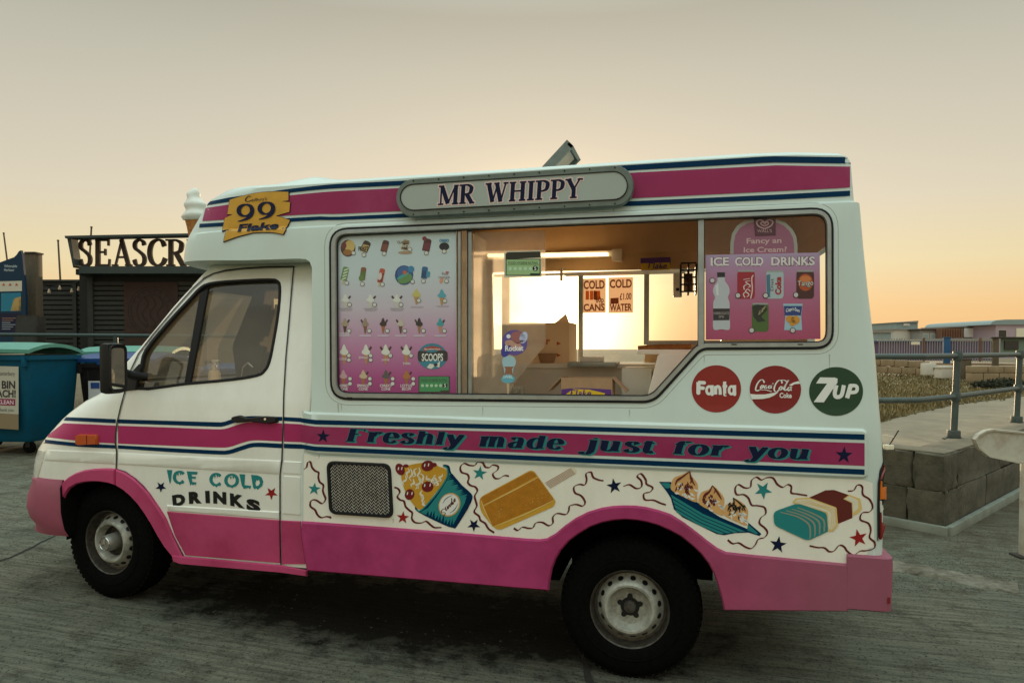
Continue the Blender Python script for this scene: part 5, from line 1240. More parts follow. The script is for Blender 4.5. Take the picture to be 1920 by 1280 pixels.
mtext('Real', 808, 848, 370, 18, '8A6A6A', 0); mtext('Lemonade', 785, 860, 392, 16, '8A6A6A', 0); MB(el(803, 408, 12, 20, 20), 'E8A080', 'lolly', 1); price(838, 412); MB(el(842, 353, 12, 7), 'C86A70', 'menu_print_mark', 1)
for x, fk_ in ((160, 2), (328, 2), (505, 3)):
    conei(x, 545, 88, 'ECECE6', 'D8D2C8', fk_, 26); MB(poly(zm((x - 45, 592), (x + 48, 592), (x + 46, 600), (x - 44, 600))), 'B8B0BC', 'caption', 1); MB(poly(zm((x - 38, 604), (x + 40, 604), (x + 38, 610), (x - 36, 610))), 'B8B0BC', 'caption', 1); price(x + 28, 570)
conei(636, 510, 92, 'D8CC70', 'C89858', 0, 27); price(652, 542); conei(806, 515, 96, '5AB0C4', 'C89858', 0, 27); price(826, 545)
for x, y in ((640, 580), (812, 575)): MB(poly(zm((x - 42, y), (x + 42, y), (x + 40, y + 8), (x - 40, y + 8))), 'C4B4C8', 'caption', 1)
for x, col, wf, f_ in ((157, 'B8A488', '4A3428', 2), (293, 'A89080', '8A5A40', 1), (413, '3A2420', 'B06A48', 2), (530, 'D4C8B8', '6A4A38', 1), (655, '2E2628', 'A87850', 1), (795, '3AA8B4', 'D0946C', 2)):
    conei(x, 705, 92, col, wf, f_, 22); price(x + 28, 745); MB(poly(zm((x - 40, 772), (x + 40, 772), (x + 38, 784), (x - 38, 784))), 'D8C4DA', 'caption', 1)
mtext('OYSTER', 118, 190, 775, 18)
for x, f_ in ((152, 0), (298, 2), (430, 3), (568, 3)):
    conei(x, 895, 118, 'F0EEE6', 'C88A60', f_, 27); price(x + 32, 910); price(x + 32, 940) if f_ < 3 else None
mtext('TWIN', 545, 595, 972, 16); mtext('CONE', 118, 170, 940, 14); mtext('SINGLE', 250, 310, 930, 14); mtext('LARGE', 405, 455, 945, 14)
for x, col, t1, t2 in ((147, 'D8A8B4', 'SHERBET', 'CONE'), (280, 'D8C0A0', 'SPRINKLES', 'CONE'), (432, '5A5458', 'OREO', 'CONE'), (570, 'C07840', 'LOTUS', 'BISCOFF')):
    conei(x, 1055, 96, col, 'A8683C', 2 if x > 200 else 0, 25); price(x + 45, 1065); price(x + 45, 1098); mtext(t1, x - 40, x + 38, 1120, 18); mtext(t2, x - 30, x + 30, 1142, 18)
sc = decal('scoop_badge', el(742, 915, 100, 88), BODY, c('2A8AA4'), mb, off=-.0162, grid=0)
MB(poly(catmull([Vector(q) for q in zm((645, 915), (650, 880), (680, 880), (742, 890), (805, 875), (840, 885), (845, 920), (838, 945), (805, 945), (742, 935), (680, 950), (652, 945))], 3, True)), '24242A', 'badge', 4); mtext('SCOOPS', 672, 815, 945, 48, 'F4F4F0', .03); MB(poly(zm((680, 860), (742, 845), (805, 858), (800, 880), (742, 868), (686, 882))), 'B83A3C', 'ribbon', 4); mtext('Marshfield Farm', 690, 796, 872, 11, 'F4E8E0'); MB(poly(zm((705, 990), (725, 965), (770, 970), (795, 945), (790, 990), (760, 980), (735, 1000))), 'EDEDE6', 'badge', 4); MB(el(765, 972, 14, 10), '24242A', 'badge', 5)
def hygiene(conv, x0, y0, x1, y1, off, par, k, pan='3A9A62', bor='1E3A2C'):
    def rect(a, b, c_, d_): return poly(conv(*[(x0 + (x1 - x0) * u, y0 + (y1 - y0) * v) for u, v in ((a, b), (c_, b), (c_, d_), (a, d_))]))
    P_ = lambda pc, h, o, nm: decal(nm, [pc], BODY, c(h), par, off=off + o, grid=0)
    P_(rect(0, 0, 1, 1), bor, 0, 'rating_border'); P_(rect(.03, .05, .97, .95), pan, 4e-4, 'rating_panel')
    P_(sans('FOOD HYGIENE RATING', quad_warp(*conv(*[(x0 + (x1 - x0) * u, y0 + (y1 - y0) * v) for u, v in ((.08, .32), (.92, .32), (.92, .16), (.08, .16))])), .01), '1E4A34', 8e-4, 'rating_text')
    for i in range(5): P_(poly(ellipse(*conv((x0 + (x1 - x0) * (.13 + i * .145), y0 + (y1 - y0) * .58))[0], k * .05, k * .05, 14)), 'BFE0C0', 8e-4, 'rating_disc')
    P_(poly(ellipse(*conv((x0 + (x1 - x0) * .85, y0 + (y1 - y0) * .57))[0], k * .078, k * .078, 18)), '101820', 8e-4, 'rating_disc')
    P_(sans('5', quad_warp(*conv(*[(x0 + (x1 - x0) * u, y0 + (y1 - y0) * v) for u, v in ((.82, .68), (.88, .68), (.88, .46), (.82, .46))])), .02), 'F0F4F0', 1.2e-3, 'rating_digit')
    P_(rect(.70, .86, .97, .95), '1E3A2C', 9e-4, 'rating_border'); P_(rect(.03, .34, .97, .355), '1E4A34', 8e-4, 'rating_border')
hygiene(zm, 650, 1047, 859, 1157, -.0160, mb, 58)
# ---- right pane
zp = zc(1310, 390, .21087, .21094)
ar = [(283, 400), (285, 300), (300, 215), (345, 145), (420, 100), (500, 82), (600, 78), (700, 88), (780, 120), (840, 175), (875, 240), (886, 320), (886, 400)]
asg = decal('arch_sign', poly(zp(*ar)), BODY, c('A8A49C'), VAN, off=-.024, grid=0); cx_, cy_ = 585, 400
decal('sign_face', poly(zp(*[(cx_ + (x - cx_) * .90, cy_ + (y - cy_) * .915) for x, y in ar])), BODY, c('A0607C'), asg, off=-.0234, grid=0)
def RP(pc, h, nm, par, off): decal(nm, pc if isinstance(pc, list) else [pc], BODY, c(h), par, off=off, grid=0, step=3e-5)
for t, x0, x1, y in (('Fancy an', 430, 742, 305), ('Ice Cream?', 404, 790, 385)): RP(sans(t, quad_warp(*zp((x0, y), (x1, y - 6), (x1, y - 52), (x0, y - 46))), .02), 'D8B4B8', 'sign_text', asg, -.0228)
hs = decal('brand_card', poly(zp((492, 82), (690, 85), (690, 232), (505, 240))), BODY, c('5A2A3A'), VAN, off=-.021, grid=0)
for s_, w_ in (([(590, 175), (535, 150), (520, 115), (545, 95), (575, 105), (592, 122)], 2.6), ([(590, 175), (645, 150), (665, 115), (640, 95), (610, 105), (592, 122)], 2.6), ([(590, 150), (560, 135), (560, 118), (580, 118), (592, 132)], 2.2), ([(590, 150), (622, 135), (622, 118), (604, 118), (592, 132)], 2.2)): RP([ribbon([Vector(q) for q in zp(*s_)], w_, 4)], 'C89AA0', 'heart_mark', hs, -.0204)
RP(sans("WALL'S", quad_warp(*zp((525, 208), (655, 206), (655, 180), (525, 182))), .01), 'C89AA0', 'card_text', hs, -.0204)
dp = decal('drinks_poster', poly(zp((62, 410), (1083, 388), (1090, 1160), (65, 1166))), BODY, 'drinks_print', VAN, off=-.018, grid=0)
O1 = -.0174
for t, x0, x1 in (('ICE', 108, 270), ('COLD', 326, 578), ('DRINKS', 650, 1038)):
    y0 = 505 - (x0 - 100) * .008; q = zp((x0, y0), (x1, y0 - 3), (x1, y0 - 74), (x0, y0 - 71))
    RP(sans(t, quad_warp(*q), .075), '5A2A44', 'title_outline', dp, O1); RP(sans(t, quad_warp(*q), .035), 'F0E4EA', 'title_text', dp, O1 + 5e-4)
    for k_ in range(int((x1 - x0) / 42)): xx = x0 + 18 + k_ * 42; RP(poly(zp((xx - 7, y0 - 8), (xx + 7, y0 - 8), (xx, y0 + 12))), 'F0E4EA', 'title_drip', dp, O1 + 5e-4)
RP(poly(catmull([Vector(q) for q in zp((172, 610), (232, 610), (235, 640), (268, 690), (278, 740), (262, 790), (275, 830), (278, 900), (280, 1000), (280, 1060), (262, 1080), (205, 1072), (150, 1080), (130, 1060), (128, 1000), (130, 900), (132, 830), (148, 790), (128, 740), (138, 690), (168, 640))], 3, True)), 'C9CCD6', 'bottle', dp, O1)
RP(poly(zp((150, 690), (175, 660), (180, 770), (160, 770))), 'E8E8EC', 'bottle_shine', dp, O1 + 4e-4); RP(poly(zp((165, 565), (235, 565), (235, 608), (168, 610))), '1C1A1E', 'bottle_cap', dp, O1 + 4e-4)
RP(poly(zp((130, 888), (278, 888), (276, 992), (130, 994))), '2A2226', 'bottle_label', dp, O1 + 4e-4); RP(sans('HARROGATE', quad_warp(*zp((135, 942), (272, 942), (272, 918), (135, 918))), .0), 'B8B0B0', 'label_text', dp, O1 + 8e-4); RP(sans('SPA', quad_warp(*zp((180, 972), (228, 972), (228, 950), (180, 950))), .0), 'B8B0B0', 'label_text', dp, O1 + 8e-4)
def can(x0, x1, y0, y1, col, top='A8A8A8'):
    RP(poly(rounded([Vector(q) for q in zp((x0 + 8, y0), (x1 - 8, y0), (x1, y0 + 35), (x1, y1 - 25), (x1 - 14, y1), (x0 + 14, y1), (x0, y1 - 25), (x0, y0 + 35))], 2, 2)), col, 'can', dp, O1)
    RP(poly(zp((x0 + 10, y0), (x1 - 10, y0), (x1 - 4, y0 + 16), (x0 + 4, y0 + 16))), top, 'can_top', dp, O1 + 4e-4)
can(346, 502, 545, 800, 'A8182A'); RP([ribbon([Vector(q) for q in zp(*s_)], nibw(.8, 2.0), 4) for s_ in ([(415, 790), (400, 760), (425, 740), (450, 765), (430, 785)], [(450, 760), (420, 735), (440, 715), (462, 735)], [(410, 720), (405, 690), (440, 670), (462, 690), (440, 700)], [(462, 680), (420, 650), (462, 640)], [(400, 630), (460, 620)], [(465, 800), (480, 720), (475, 620), (490, 590)])], 'F0E0E0', 'can_script', dp, O1 + 4e-4)
can(604, 760, 545, 800, 'B8C8D0'); RP(poly(zp((606, 590), (640, 580), (640, 790), (610, 780))), '4A7A94', 'can_shade', dp, O1 + 4e-4); RP(sans('Coke', lambda u, v: zp((728 - 50 * v + 8, 765 - 160 * u))[0], .05), 'B0202C', 'can_text', dp, O1 + 8e-4); RP(sans('Diet', lambda u, v: zp((668 - 26 * v, 730 - 110 * u))[0], .0), '2A2A30', 'can_text', dp, O1 + 8e-4)
can(874, 1032, 545, 800, '4A1A14'); RP(el(955, 655, 66, 76, 0, 24, zp, .2109), 'C4521E', 'can_badge', dp, O1 + 4e-4); RP(el(955, 625, 50, 30, 0, 20, zp, .2109), 'E08040', 'can_badge', dp, O1 + 8e-4); RP(sans('Tango', quad_warp(*zp((886, 688), (1024, 682), (1024, 632), (886, 642))), .05), '18100E', 'can_text', dp, O1 + 1.2e-3); RP(sans('Tango', quad_warp(*zp((886, 686), (1024, 680), (1024, 632), (886, 642))), .0), 'F0E8E0', 'can_text', dp, O1 + 1.6e-3)
can(476, 626, 838, 1095, '4A6A2A'); RP(poly(zp((480, 870), (520, 850), (600, 860), (615, 900), (560, 960), (600, 1000), (530, 1010), (490, 960))), '1E2618', 'can_shade', dp, O1 + 4e-4); RP(sans('UP', lambda u, v: zp((530 + 60 * u + 14 * v, 950 - 50 * u - 40 * v))[0], .06), 'A89870', 'can_text', dp, O1 + 8e-4)
RP(poly(zp((755, 845), (930, 845), (918, 960), (925, 1080), (765, 1080), (775, 960))), 'A8CCE0', 'pouch', dp, O1); RP(poly(zp((762, 865), (925, 865), (915, 950), (770, 950))), '1E3E86', 'pouch_band', dp, O1 + 4e-4); RP(sans('Capri-Sun', lambda u, v: zp((780 + 122 * u, 922 - 16 * math.sin(u * 3.14) - 30 * v))[0], .02), 'F4F4F0', 'pouch_text', dp, O1 + 8e-4)
for x, y, rx, ry in ((820, 985, 42, 32), (865, 990, 40, 38), (840, 1015, 30, 30)): RP(el(x, y, rx, ry, 20, 18, zp, .2109), 'E0982A', 'orange_slice', dp, O1 + 1e-3)
for x, y in ((123, 638), (352, 772), (599, 772), (870, 767), (474, 1083), (841, 1083)):
    RP(el(x, y, 26, 26, 0, 20, zp, .2109), '1C181E', 'price_ring', dp, O1 + 1.6e-3); RP(el(x, y, 20, 20, 0, 20, zp, .2109), 'D8D0D4', 'price_disc', dp, O1 + 2e-3)
# ---- stickers on the sliding pane
zw = zc(850, 400, .28897, .28906)
st = decal('rating_sticker', poly(rounded([Vector(q) for q in zw((318, 248), (335, 235), (558, 228), (565, 400), (318, 408))], 1, 2)), BODY, c('D8D0B8'), VAN, off=-.0385, grid=0)
decal('sticker_header', poly(zw((328, 252), (340, 242), (555, 236), (556, 275), (328, 290))), BODY, c('3C3A30'), st, off=-.0380, grid=0); hygiene(zw, 328, 285, 557, 395, -.0380, st, 66, 'A6C690', '4A5A40')
rs = decal('round_sticker', poly(ellipse(*zw((386, 833))[0], 24.3, 24, 36)), BODY, c('6A5AA0'), VAN, off=-.0385, grid=0)
for x, y, rx, ry, h in ((330, 880, 30, 50, '4A4A9A'), (410, 800, 50, 40, 'A86A6A'), (380, 850, 60, 30, 'C89A8A'), (445, 800, 25, 40, 'C8D0F0')): RP(el(x, y, rx, ry, 20, 18, zw, .289), h, 'sticker_patch', rs, -.0380)
RP(sans('Rocket', quad_warp(*zw((325, 888), (445, 885), (445, 850), (325, 853))), .03), 'F4F0F4', 'sticker_text', rs, -.0374); RP(el(347, 792, 14, 14, 0, 14, zw, .289), 'F0F0F8', 'sticker_patch', rs, -.0376)
ls = decal('lolly_sticker', poly(catmull([Vector(q) for q in zw((305, 960), (315, 930), (350, 918), (385, 930), (395, 965), (380, 1000), (370, 1040), (325, 1040), (315, 1000))], 3, True)), BODY, c('A8C8D4'), VAN, off=-.0385, grid=0)
RP(poly(zw((318, 990), (382, 990), (370, 1005), (372, 1040), (322, 1040), (328, 1005))), '9A6A50', 'sticker_patch', ls, -.038); RP(el(344, 1070, 45, 28, 0, 22, zw, .289), '6AB0C4', 'sticker_patch', ls, -.0378); RP(sans('SWIRL', quad_warp(*zw((312, 1066), (376, 1066), (376, 1048), (312, 1048))), .01), 'E8F4F8', 'sticker_text', ls, -.0374)
RP(poly(zw((336, 1100), (352, 1100), (350, 1185), (338, 1185))), 'C8B090', 'sticker_patch', ls, -.0380)

# ------------------------------------------------------------------ the van: inside the kitchen
mat('kitchen_white', (.92, .87, .76), .45, noise=.04, scale=6); mat('kitchen_grey', (.76, .73, .63), .5, noise=.05, scale=6)
def xzb(nm, px0, py0, px1, py1, y0, y1, m_, par, bev=0):
    """box between two depths whose near face fills a photographed rectangle."""
    a, b = on_y(px0, py1, y0), on_y(px1, py0, y0); return box(nm, (a.x, y0, a.z), (b.x, y1, b.z), m_, par, bev)
FY = 1.845
fw = xzb('far_window', 1084, 516, 1092, 692, FY, FY + .05, 'alu', VAN)
xzb('window_post', 1207, 511, 1217, 646, FY, FY + .05, 'alu', fw); xzb('window_post', 941, 514, 953, 690, FY, FY + .05, 'alu', fw); xzb('window_rail', 926, 507, 1350, 515, FY, FY + .06, 'kitchen_white', fw); xzb('window_rail', 1217, 638, 1350, 646, FY, FY + .05, 'alu', fw)
a_, b_ = on_y(926, 694, FY + .055), on_y(1352, 505, FY + .055)
bm = bmesh.new(); bm.faces.new([bm.verts.new(p_) for p_ in ((a_.x, a_.y, a_.z), (b_.x, a_.y, a_.z), (b_.x, a_.y, b_.z), (a_.x, a_.y, b_.z))]); from_bm('window_glass', bm, 'clear_glass', fw)
mat('tube_added_glow', (.8, .7, .5), .4, emit=(1, .70, .36), estr=4.0)  # tube glow added to warm the kitchen ceiling
lt_ = xzb('strip_light', 905, 469, 1147, 488, 1.70, 1.80, 'kitchen_white', VAN, .008); tube('light_tube', [on_y(915, 479, 1.68), on_y(1140, 477, 1.68)], .013, 'tube_added_glow', lt_); xzb('light_end_cap', 1147, 466, 1166, 489, 1.69, 1.80, 'kitchen_white', lt_, .006)
sh = xzb('back_shelf', 1050, 505, 1285, 511, 1.55, 1.83, 'kitchen_white', VAN); xzb('shelf_bracket', 1050, 502, 1054, 526, 1.55, 1.58, 'kitchen_white', sh)
xzb('counter_front', 884, 688, 1236, 790, 1.18, 1.24, 'kitchen_grey', VAN); xzb('counter_top', 884, 683, 1236, 688.5, 1.16, 1.80, 'kitchen_white', VAN)
a_, b_ = on_y(640, 752, .06), on_y(1226, 752, .06); box('serving_counter', (a_.x, .075, a_.z - .10), (b_.x, .42, a_.z - .004), 'kitchen_white', VAN, .004)
xzb('freezer_panel', 1165, 690, 1222, 765, .75, 1.15, 'kitchen_grey', VAN, .01)
p1, p2 = on_y(1214, 742, .45), on_y(1234, 664, .45); p3, p4 = on_y(1300, 660, .45), on_y(1300, 745, .45)
prism('freezer_side', [p1, p2, p3, p4], (0, .5, 0), 'kitchen_white', VAN, .006)
xzb('freezer_lid', 1195, 655, 1300, 664, .60, 1.5, 'kitchen_white', VAN, .006)
box('bulkhead', (-1.905, .30, .62), (-1.890, 1.64, 2.12), 'cab_interior', VAN)
box('kitchen_partition', (-1.30, .30, .66), (-1.27, 1.86, 2.55), 'kitchen_white', VAN)
# posters on the far glass
mat('poster_paper', (.62, .40, .24), .7, noise=.05, scale=20)
def paper(name, h, transl=.6):
    M = bpy.data.materials.new(name); M.use_nodes = True; n, l = M.node_tree.nodes, M.node_tree.links; n.remove(n['Principled BSDF'])
    d_ = n.new('ShaderNodeBsdfDiffuse'); t = n.new('ShaderNodeBsdfTranslucent'); mx_ = n.new('ShaderNodeMixShader'); mx_.inputs[0].default_value = transl
    for q in (d_, t): q.inputs[0].default_value = (*srgb(h), 1)
    l.new(d_.outputs[0], mx_.inputs[1]); l.new(t.outputs[0], mx_.inputs[2]); l.new(mx_.outputs[0], n['Material Output'].inputs[0]); MATS[name] = M
paper('paper_tan', 'D8B090'); paper('paper_ink', '7A4A38'); paper('paper_orange', 'D07838'); paper('card_backlit', 'F0DCBE', .25)  # the carton's card is paled to imitate sun glow on it
PY = FY + .04
def poster(x0, y0, x1, y1, t1, t2):
    S_ = Surf(y=PY); o = decal('window_poster', poly([(x0, y0), (x1, y0 - 1), (x1, y1), (x0, y1 + 1)]), S_, 'paper_tan', VAN, off=0, grid=0)
    w = x1 - x0; ink = lambda pc, m_='paper_ink', nm='poster_text': decal(nm, [pc], S_, m_, o, off=.002, grid=0)
    ink(sans(t1, quad_warp((x0 + w * .05, y0 + 19), (x1 - w * .05, y0 + 18), (x1 - w * .05, y0 + 3), (x0 + w * .05, y0 + 4)), .03)); ink(sans(t2, quad_warp((x0 + w * .05, y1 - 3), (x1 - w * .05, y1 - 4), (x1 - w * .05, y1 - 17), (x0 + w * .05, y1 - 16)), .03)); return ink
k = poster(1092, 522.5, 1136, 586, 'COLD', 'CANS')
for x, m_ in ((1098, 'paper_orange'), (1106, 'paper_orange'), (1113, 'paper_ink'), (1119, 'paper_orange')): k(poly(rounded([Vector(q) for q in ((x, 545), (x + 6.5, 545), (x + 6.5, 562), (x, 562))], 1.5, 2)), m_, 'poster_can')
k(sans('60p', quad_warp((1117, 567), (1132, 567), (1132, 556), (1117, 556)), .02))
k = poster(1141, 520.5, 1187, 586, 'COLD', 'WATER'); k(sans('£1.00', quad_warp((1162, 562), (1184, 561), (1184, 549), (1162, 550)), .02)); k(poly([(1144.5, 559), (1160, 558), (1160, 569), (1144.5, 570)]), 'paper_ink', 'poster_block')

# ------------------------------------------------------------------ things in the kitchen and the cab
def tbox(nm, label, cat_, px0, py0, px1, py1, y0, y1, m_, bev=0, group=None):
    a, b = on_y(px0, py1, y0), on_y(px1, py0, y0); t = thing(nm, ((a.x + b.x) / 2, (y0 + y1) / 2, a.z), label, cat_, group); return t, (a.x, y0, a.z), (b.x, y1, b.z)
# big cardboard box on the back counter
t, lo, hi = tbox('cardboard_box', 'large brown cardboard box in front of the sun on the back counter', 'box', 952, 604, 1067, 684, 1.40, 1.78, 'card_backlit')
box('carton', lo, hi, 'card_backlit', t); a_ = on_y(1040, 598, 1.40); b_ = on_y(1066, 588, 1.40)
prism('box_flap', [(on_y(1040, 605, 1.40)), on_y(1061, 588, 1.40), on_y(1067, 605, 1.40)], (0, .012, 0), 'card_backlit', t)
decal('box_print', [sans('dicar', quad_warp((990, 646), (1032, 645), (1032, 632), (990, 633)), .02)], Surf(y=1.40), 'paper_orange', t, off=.002, grid=0)
for x, y in ((1044, 640), (1020, 662), (1044, 662)): decal('box_arrow', [poly([(x, y), (x + 8, y + 4), (x, y + 7)])], Surf(y=1.40), 'paper_orange', t, off=.002, grid=0)
# open flake box at the hatch
mat('carton_brown', (.42, .25, .14), .7, noise=.1, scale=20); mat('carton_yellow', (.75, .50, .02), .5); mat('carton_purple', (.10, .03, .22), .5)
t, lo, hi = tbox('flake_box', 'open chocolate bar carton with yellow and purple front at the serving hatch', 'carton', 1052, 709, 1148, 748, .16, .34, 'carton_brown')
bm = bmesh.new()
for l_, h_ in (((lo[0], lo[1], lo[2]), (hi[0], lo[1] + .006, hi[2])), ((lo[0], hi[1] - .006, lo[2]), (hi[0], hi[1], hi[2])), ((lo[0], lo[1] + .006, lo[2]), (lo[0] + .006, hi[1] - .006, hi[2])), ((hi[0] - .006, lo[1] + .006, lo[2]), (hi[0], hi[1] - .006, hi[2])), ((lo[0] + .006, lo[1] + .006, lo[2]), (hi[0] - .006, hi[1] - .006, lo[2] + .006))): box_bm(bm, l_, h_)
from_bm('carton', bm, 'carton_brown', t)
SF = Surf(y=.16)
decal('carton_print', poly([(1052.5, 730), (1066, 728), (1092, 727), (1146, 730), (1147, 747), (1052.5, 747)]), SF, 'carton_purple', t, off=.001, grid=0); decal('carton_print', poly([(1054, 747), (1062, 738), (1075, 729), (1105, 730), (1135, 737), (1128, 747)]), SF, 'carton_yellow', t, off=.002, grid=0)
decal('carton_text', drawn('Flake', lambda u, v: (1068 + 40 * u, 742 + u * 1 - 12 * v), thick=.2, thin=.1, serif=0, shear=.2)[0] + sum(drawn('Flake', lambda u, v: (1068 + 40 * u, 742 + u * 1 - 12 * v), thick=.2, thin=.1, serif=0, shear=.2)[1:], []), SF, 'carton_purple', t, off=.003, grid=0)
for s_, x0, x1 in ((-1, lo[0], lo[0] - .075), (1, hi[0], hi[0] + .075)): prism('box_flap', [(x0, lo[1], hi[2]), (x1, lo[1], hi[2] - .075), (x1, hi[1], hi[2] - .075), (x0, hi[1], hi[2])], (0, 0, .004), 'carton_brown', t)
# napkin tray, basket, tubs
t, lo, hi = tbox('scale_tray', 'pale flat tray lying on the back counter beside the brown basket', 'tray', 1064, 679, 1155, 688, 1.05, 1.35, 'kitchen_white'); box('tray', lo, hi, 'alu', t, .003); box('tray_pad', (lo[0] + .08, lo[1] + .04, hi[2]), (lo[0] + .22, hi[1] - .04, hi[2] + .035), 'kitchen_white', t, .004)
p_ = on_y(1021, 685, 1.30); t = thing('basket', (p_.x, 1.42, p_.z), 'small brown basket on the back counter under the cardboard box', 'basket')
lathe('bowl', [(.0, .004), (.052, .004), (.072, .078), (.076, .080), (.074, .084), (.066, .078), (.046, .012), (0, .012)], 'carton_brown', t, 24, Matrix.Translation((p_.x, 1.42, p_.z))); lathe('basket_rim', [(.073, .078), (.080, .082), (.073, .088)], 'carton_brown', t, 24, Matrix.Translation((p_.x, 1.42, p_.z)))
glass('clear_plastic', (.85, .84, .80), .35, (.75, .70, .60), refl=.06, transl=.5)
t, lo, hi = tbox('plastic_tub', 'clear plastic tub with a flat lid standing on the serving counter', 'tub', 923, 726, 972, 747, .14, .30, 'clear_plastic'); box('tub', lo, (hi[0], hi[1], hi[2] - .012), 'clear_plastic', t, .006); box('tub_lid', (lo[0] - .006, lo[1] - .006, hi[2] - .012), (hi[0] + .006, hi[1] + .006, hi[2]), 'clear_plastic', t, .003); box('tub_contents', (lo[0] + .05, lo[1] + .02, lo[2] + .008), (hi[0] - .02, hi[1] - .02, hi[2] - .03), 'brown_paint', t)
t, lo, hi = tbox('cone_dispenser', 'tall clear plastic cone holder inside the sliding pane', 'dispenser', 897, 664, 935, 746, .20, .40, 'clear_plastic'); box('holder', lo, hi, 'clear_plastic', t, .03); box('holder_base', (lo[0] + .01, lo[1] + .01, lo[2] - .006), (hi[0] - .01, hi[1] - .01, lo[2] + .015), 'kitchen_white', t)
t, lo, hi = tbox('shelf_carton', 'yellow and purple chocolate carton on the shelf above the far window', 'carton', 1202, 483, 1256, 506, 1.58, 1.74, 'carton_yellow'); box('carton', lo, hi, 'carton_yellow', t); box('carton_lid', (lo[0] - .004, lo[1] - .004, hi[2] - .035), (hi[0] + .004, hi[1] + .004, hi[2] + .003), 'carton_purple', t); decal('carton_text', sum(drawn('Flake', lambda u, v: (1214 + 36 * u, 503 - 10 * v), thick=.2, thin=.1, serif=0, shear=.2), []), Surf(y=1.58), 'carton_purple', t, off=.003, grid=0)
t = thing('cone_sleeves', on_y(1225, 660, 1.0), 'row of wafer cone sleeves lying on the freezer lid', 'wafers')
for i in range(7):
    x = 1196 + i * 8.5; p_ = on_y(x, 653, .95); tube('sleeve', [p_, p_ + Vector((.16, .02, .012))], .017, 'wafer', t, 8)
t, lo, hi = tbox('corner_rack', 'dark wire rack high in the kitchen corner by the rear pane', 'rack', 1276, 494, 1306, 548, 1.0, 1.3, 'black_trim')
for i in range(5):
    z = lo[2] + (hi[2] - lo[2]) * i / 4; box('rack_bar', (lo[0], lo[1], z), (hi[0], lo[1] + .012, z + .010), 'black_trim', t)
for i in range(3): x = lo[0] + (hi[0] - lo[0]) * i / 2; box('rack_post', (x - .006, lo[1] + .012, lo[2]), (x + .006, hi[1], hi[2]), 'black_trim', t)
for i in range(3): tube('rack_roll', [(lo[0] + .02, lo[1] + .08 + .07 * i, lo[2] + .05 + .03 * i), (hi[0] - .02, lo[1] + .08 + .07 * i, lo[2] + .05 + .03 * i)], .035, 'carton_brown', t, 10)
t, lo, hi = tbox('socket_box', 'small white electric box beside the dark corner rack', 'box', 1262, 512, 1279, 556, 1.45, 1.55, 'kitchen_white'); box('casing', lo, hi, 'kitchen_white', t, .006); box('switch', (lo[0] + .02, lo[1] - .006, lo[2] + .04), (hi[0] - .02, lo[1], lo[2] + .06), 'black_trim', t)
# cab fittings
mat('dash_beige', (.40, .34, .24), .6, noise=.08, scale=12); mat('dash_dark', (.03, .03, .028), .6, noise=.1, scale=20); mat('seat_cloth', (.012, .011, .011), .9, noise=.2, scale=60)
dsh = prism('dashboard', [(-3.22, .14, 1.02), (-2.66, .14, 1.02), (-2.72, .14, 1.36), (-2.86, .14, 1.46), (-3.18, .14, 1.47)], (0, 1.66, 0), 'dash_dark', VAN, .02)
prism('dash_end', [(-2.98, .128, 1.20), (-2.715, .128, 1.20), (-2.74, .128, 1.385), (-2.87, .128, 1.475), (-2.98, .128, 1.475)], (0, .02, 0), 'dash_beige', dsh, .004)
for i in range(6): z = 1.345 + i * .017; box('vent_slat', (-2.93, .118, z), (-2.83, .128, z + .008), 'dash_dark', dsh)
lathe('steering_wheel', [(.185, -.012), (.197, 0), (.185, .012), (.173, 0), (.185, -.012)], 'dash_dark', dsh, 36, Matrix.Translation((-2.60, 1.38, 1.46)) @ Matrix.Rotation(R(62), 4, 'Y'))
sx = on_y(505, 600, .55).x
st_ = prism('passenger_seat', [(sx - .46, .30, .98), (sx + .02, .30, .98), (sx + .16, .30, 1.72), (sx + .02, .30, 1.74), (sx - .10, .30, 1.16), (sx - .46, .30, 1.14)], (0, .52, 0), 'seat_cloth', VAN, .03); prism('headrest', [(sx + .03, .42, 1.76), (sx + .15, .42, 1.75), (sx + .19, .42, 1.97), (sx + .08, .42, 1.98)], (0, .28, 0), 'seat_cloth', st_, .03)
prism('coat', [(sx - .13, .32, 1.70), (sx + .05, .32, 2.08), (sx + .16, .32, 2.08), (sx + .16, .32, 1.1), (sx - .2, .32, 1.1), (sx - .10, .32, 1.5)], (0, .05, 0), 'seat_cloth', st_, .01)
p_ = on_y(402, 716, .22)
t = thing('sanitiser_bottle', (p_.x, .22, p_.z - .03), 'clear pump bottle on the dashboard behind the cab window', 'bottle')
M_ = Matrix.Translation((p_.x, .22, p_.z - .04))
lathe('bottle', [(0, 0), (.036, 0), (.038, .01), (.038, .09), (.028, .115), (.013, .122), (.013, .135)], 'clear_plastic', t, 20, M_); lathe('pump', [(.016, .132), (.016, .148), (.006, .150), (.006, .172), (0, .172)], 'flat_white', t, 14, M_); box('nozzle', (p_.x - .012, .21, p_.z + .128), (p_.x + .04, .23, p_.z + .142), 'flat_white', t, .003)
p_ = on_y(466, 706, .3); tube('grab_handle', [(p_.x - .05, .3, p_.z - .02), (p_.x - .035, .3, p_.z + .06), (p_.x, .3, p_.z + .09), (p_.x + .035, .3, p_.z + .06)], .008, 'chrome', dsh)

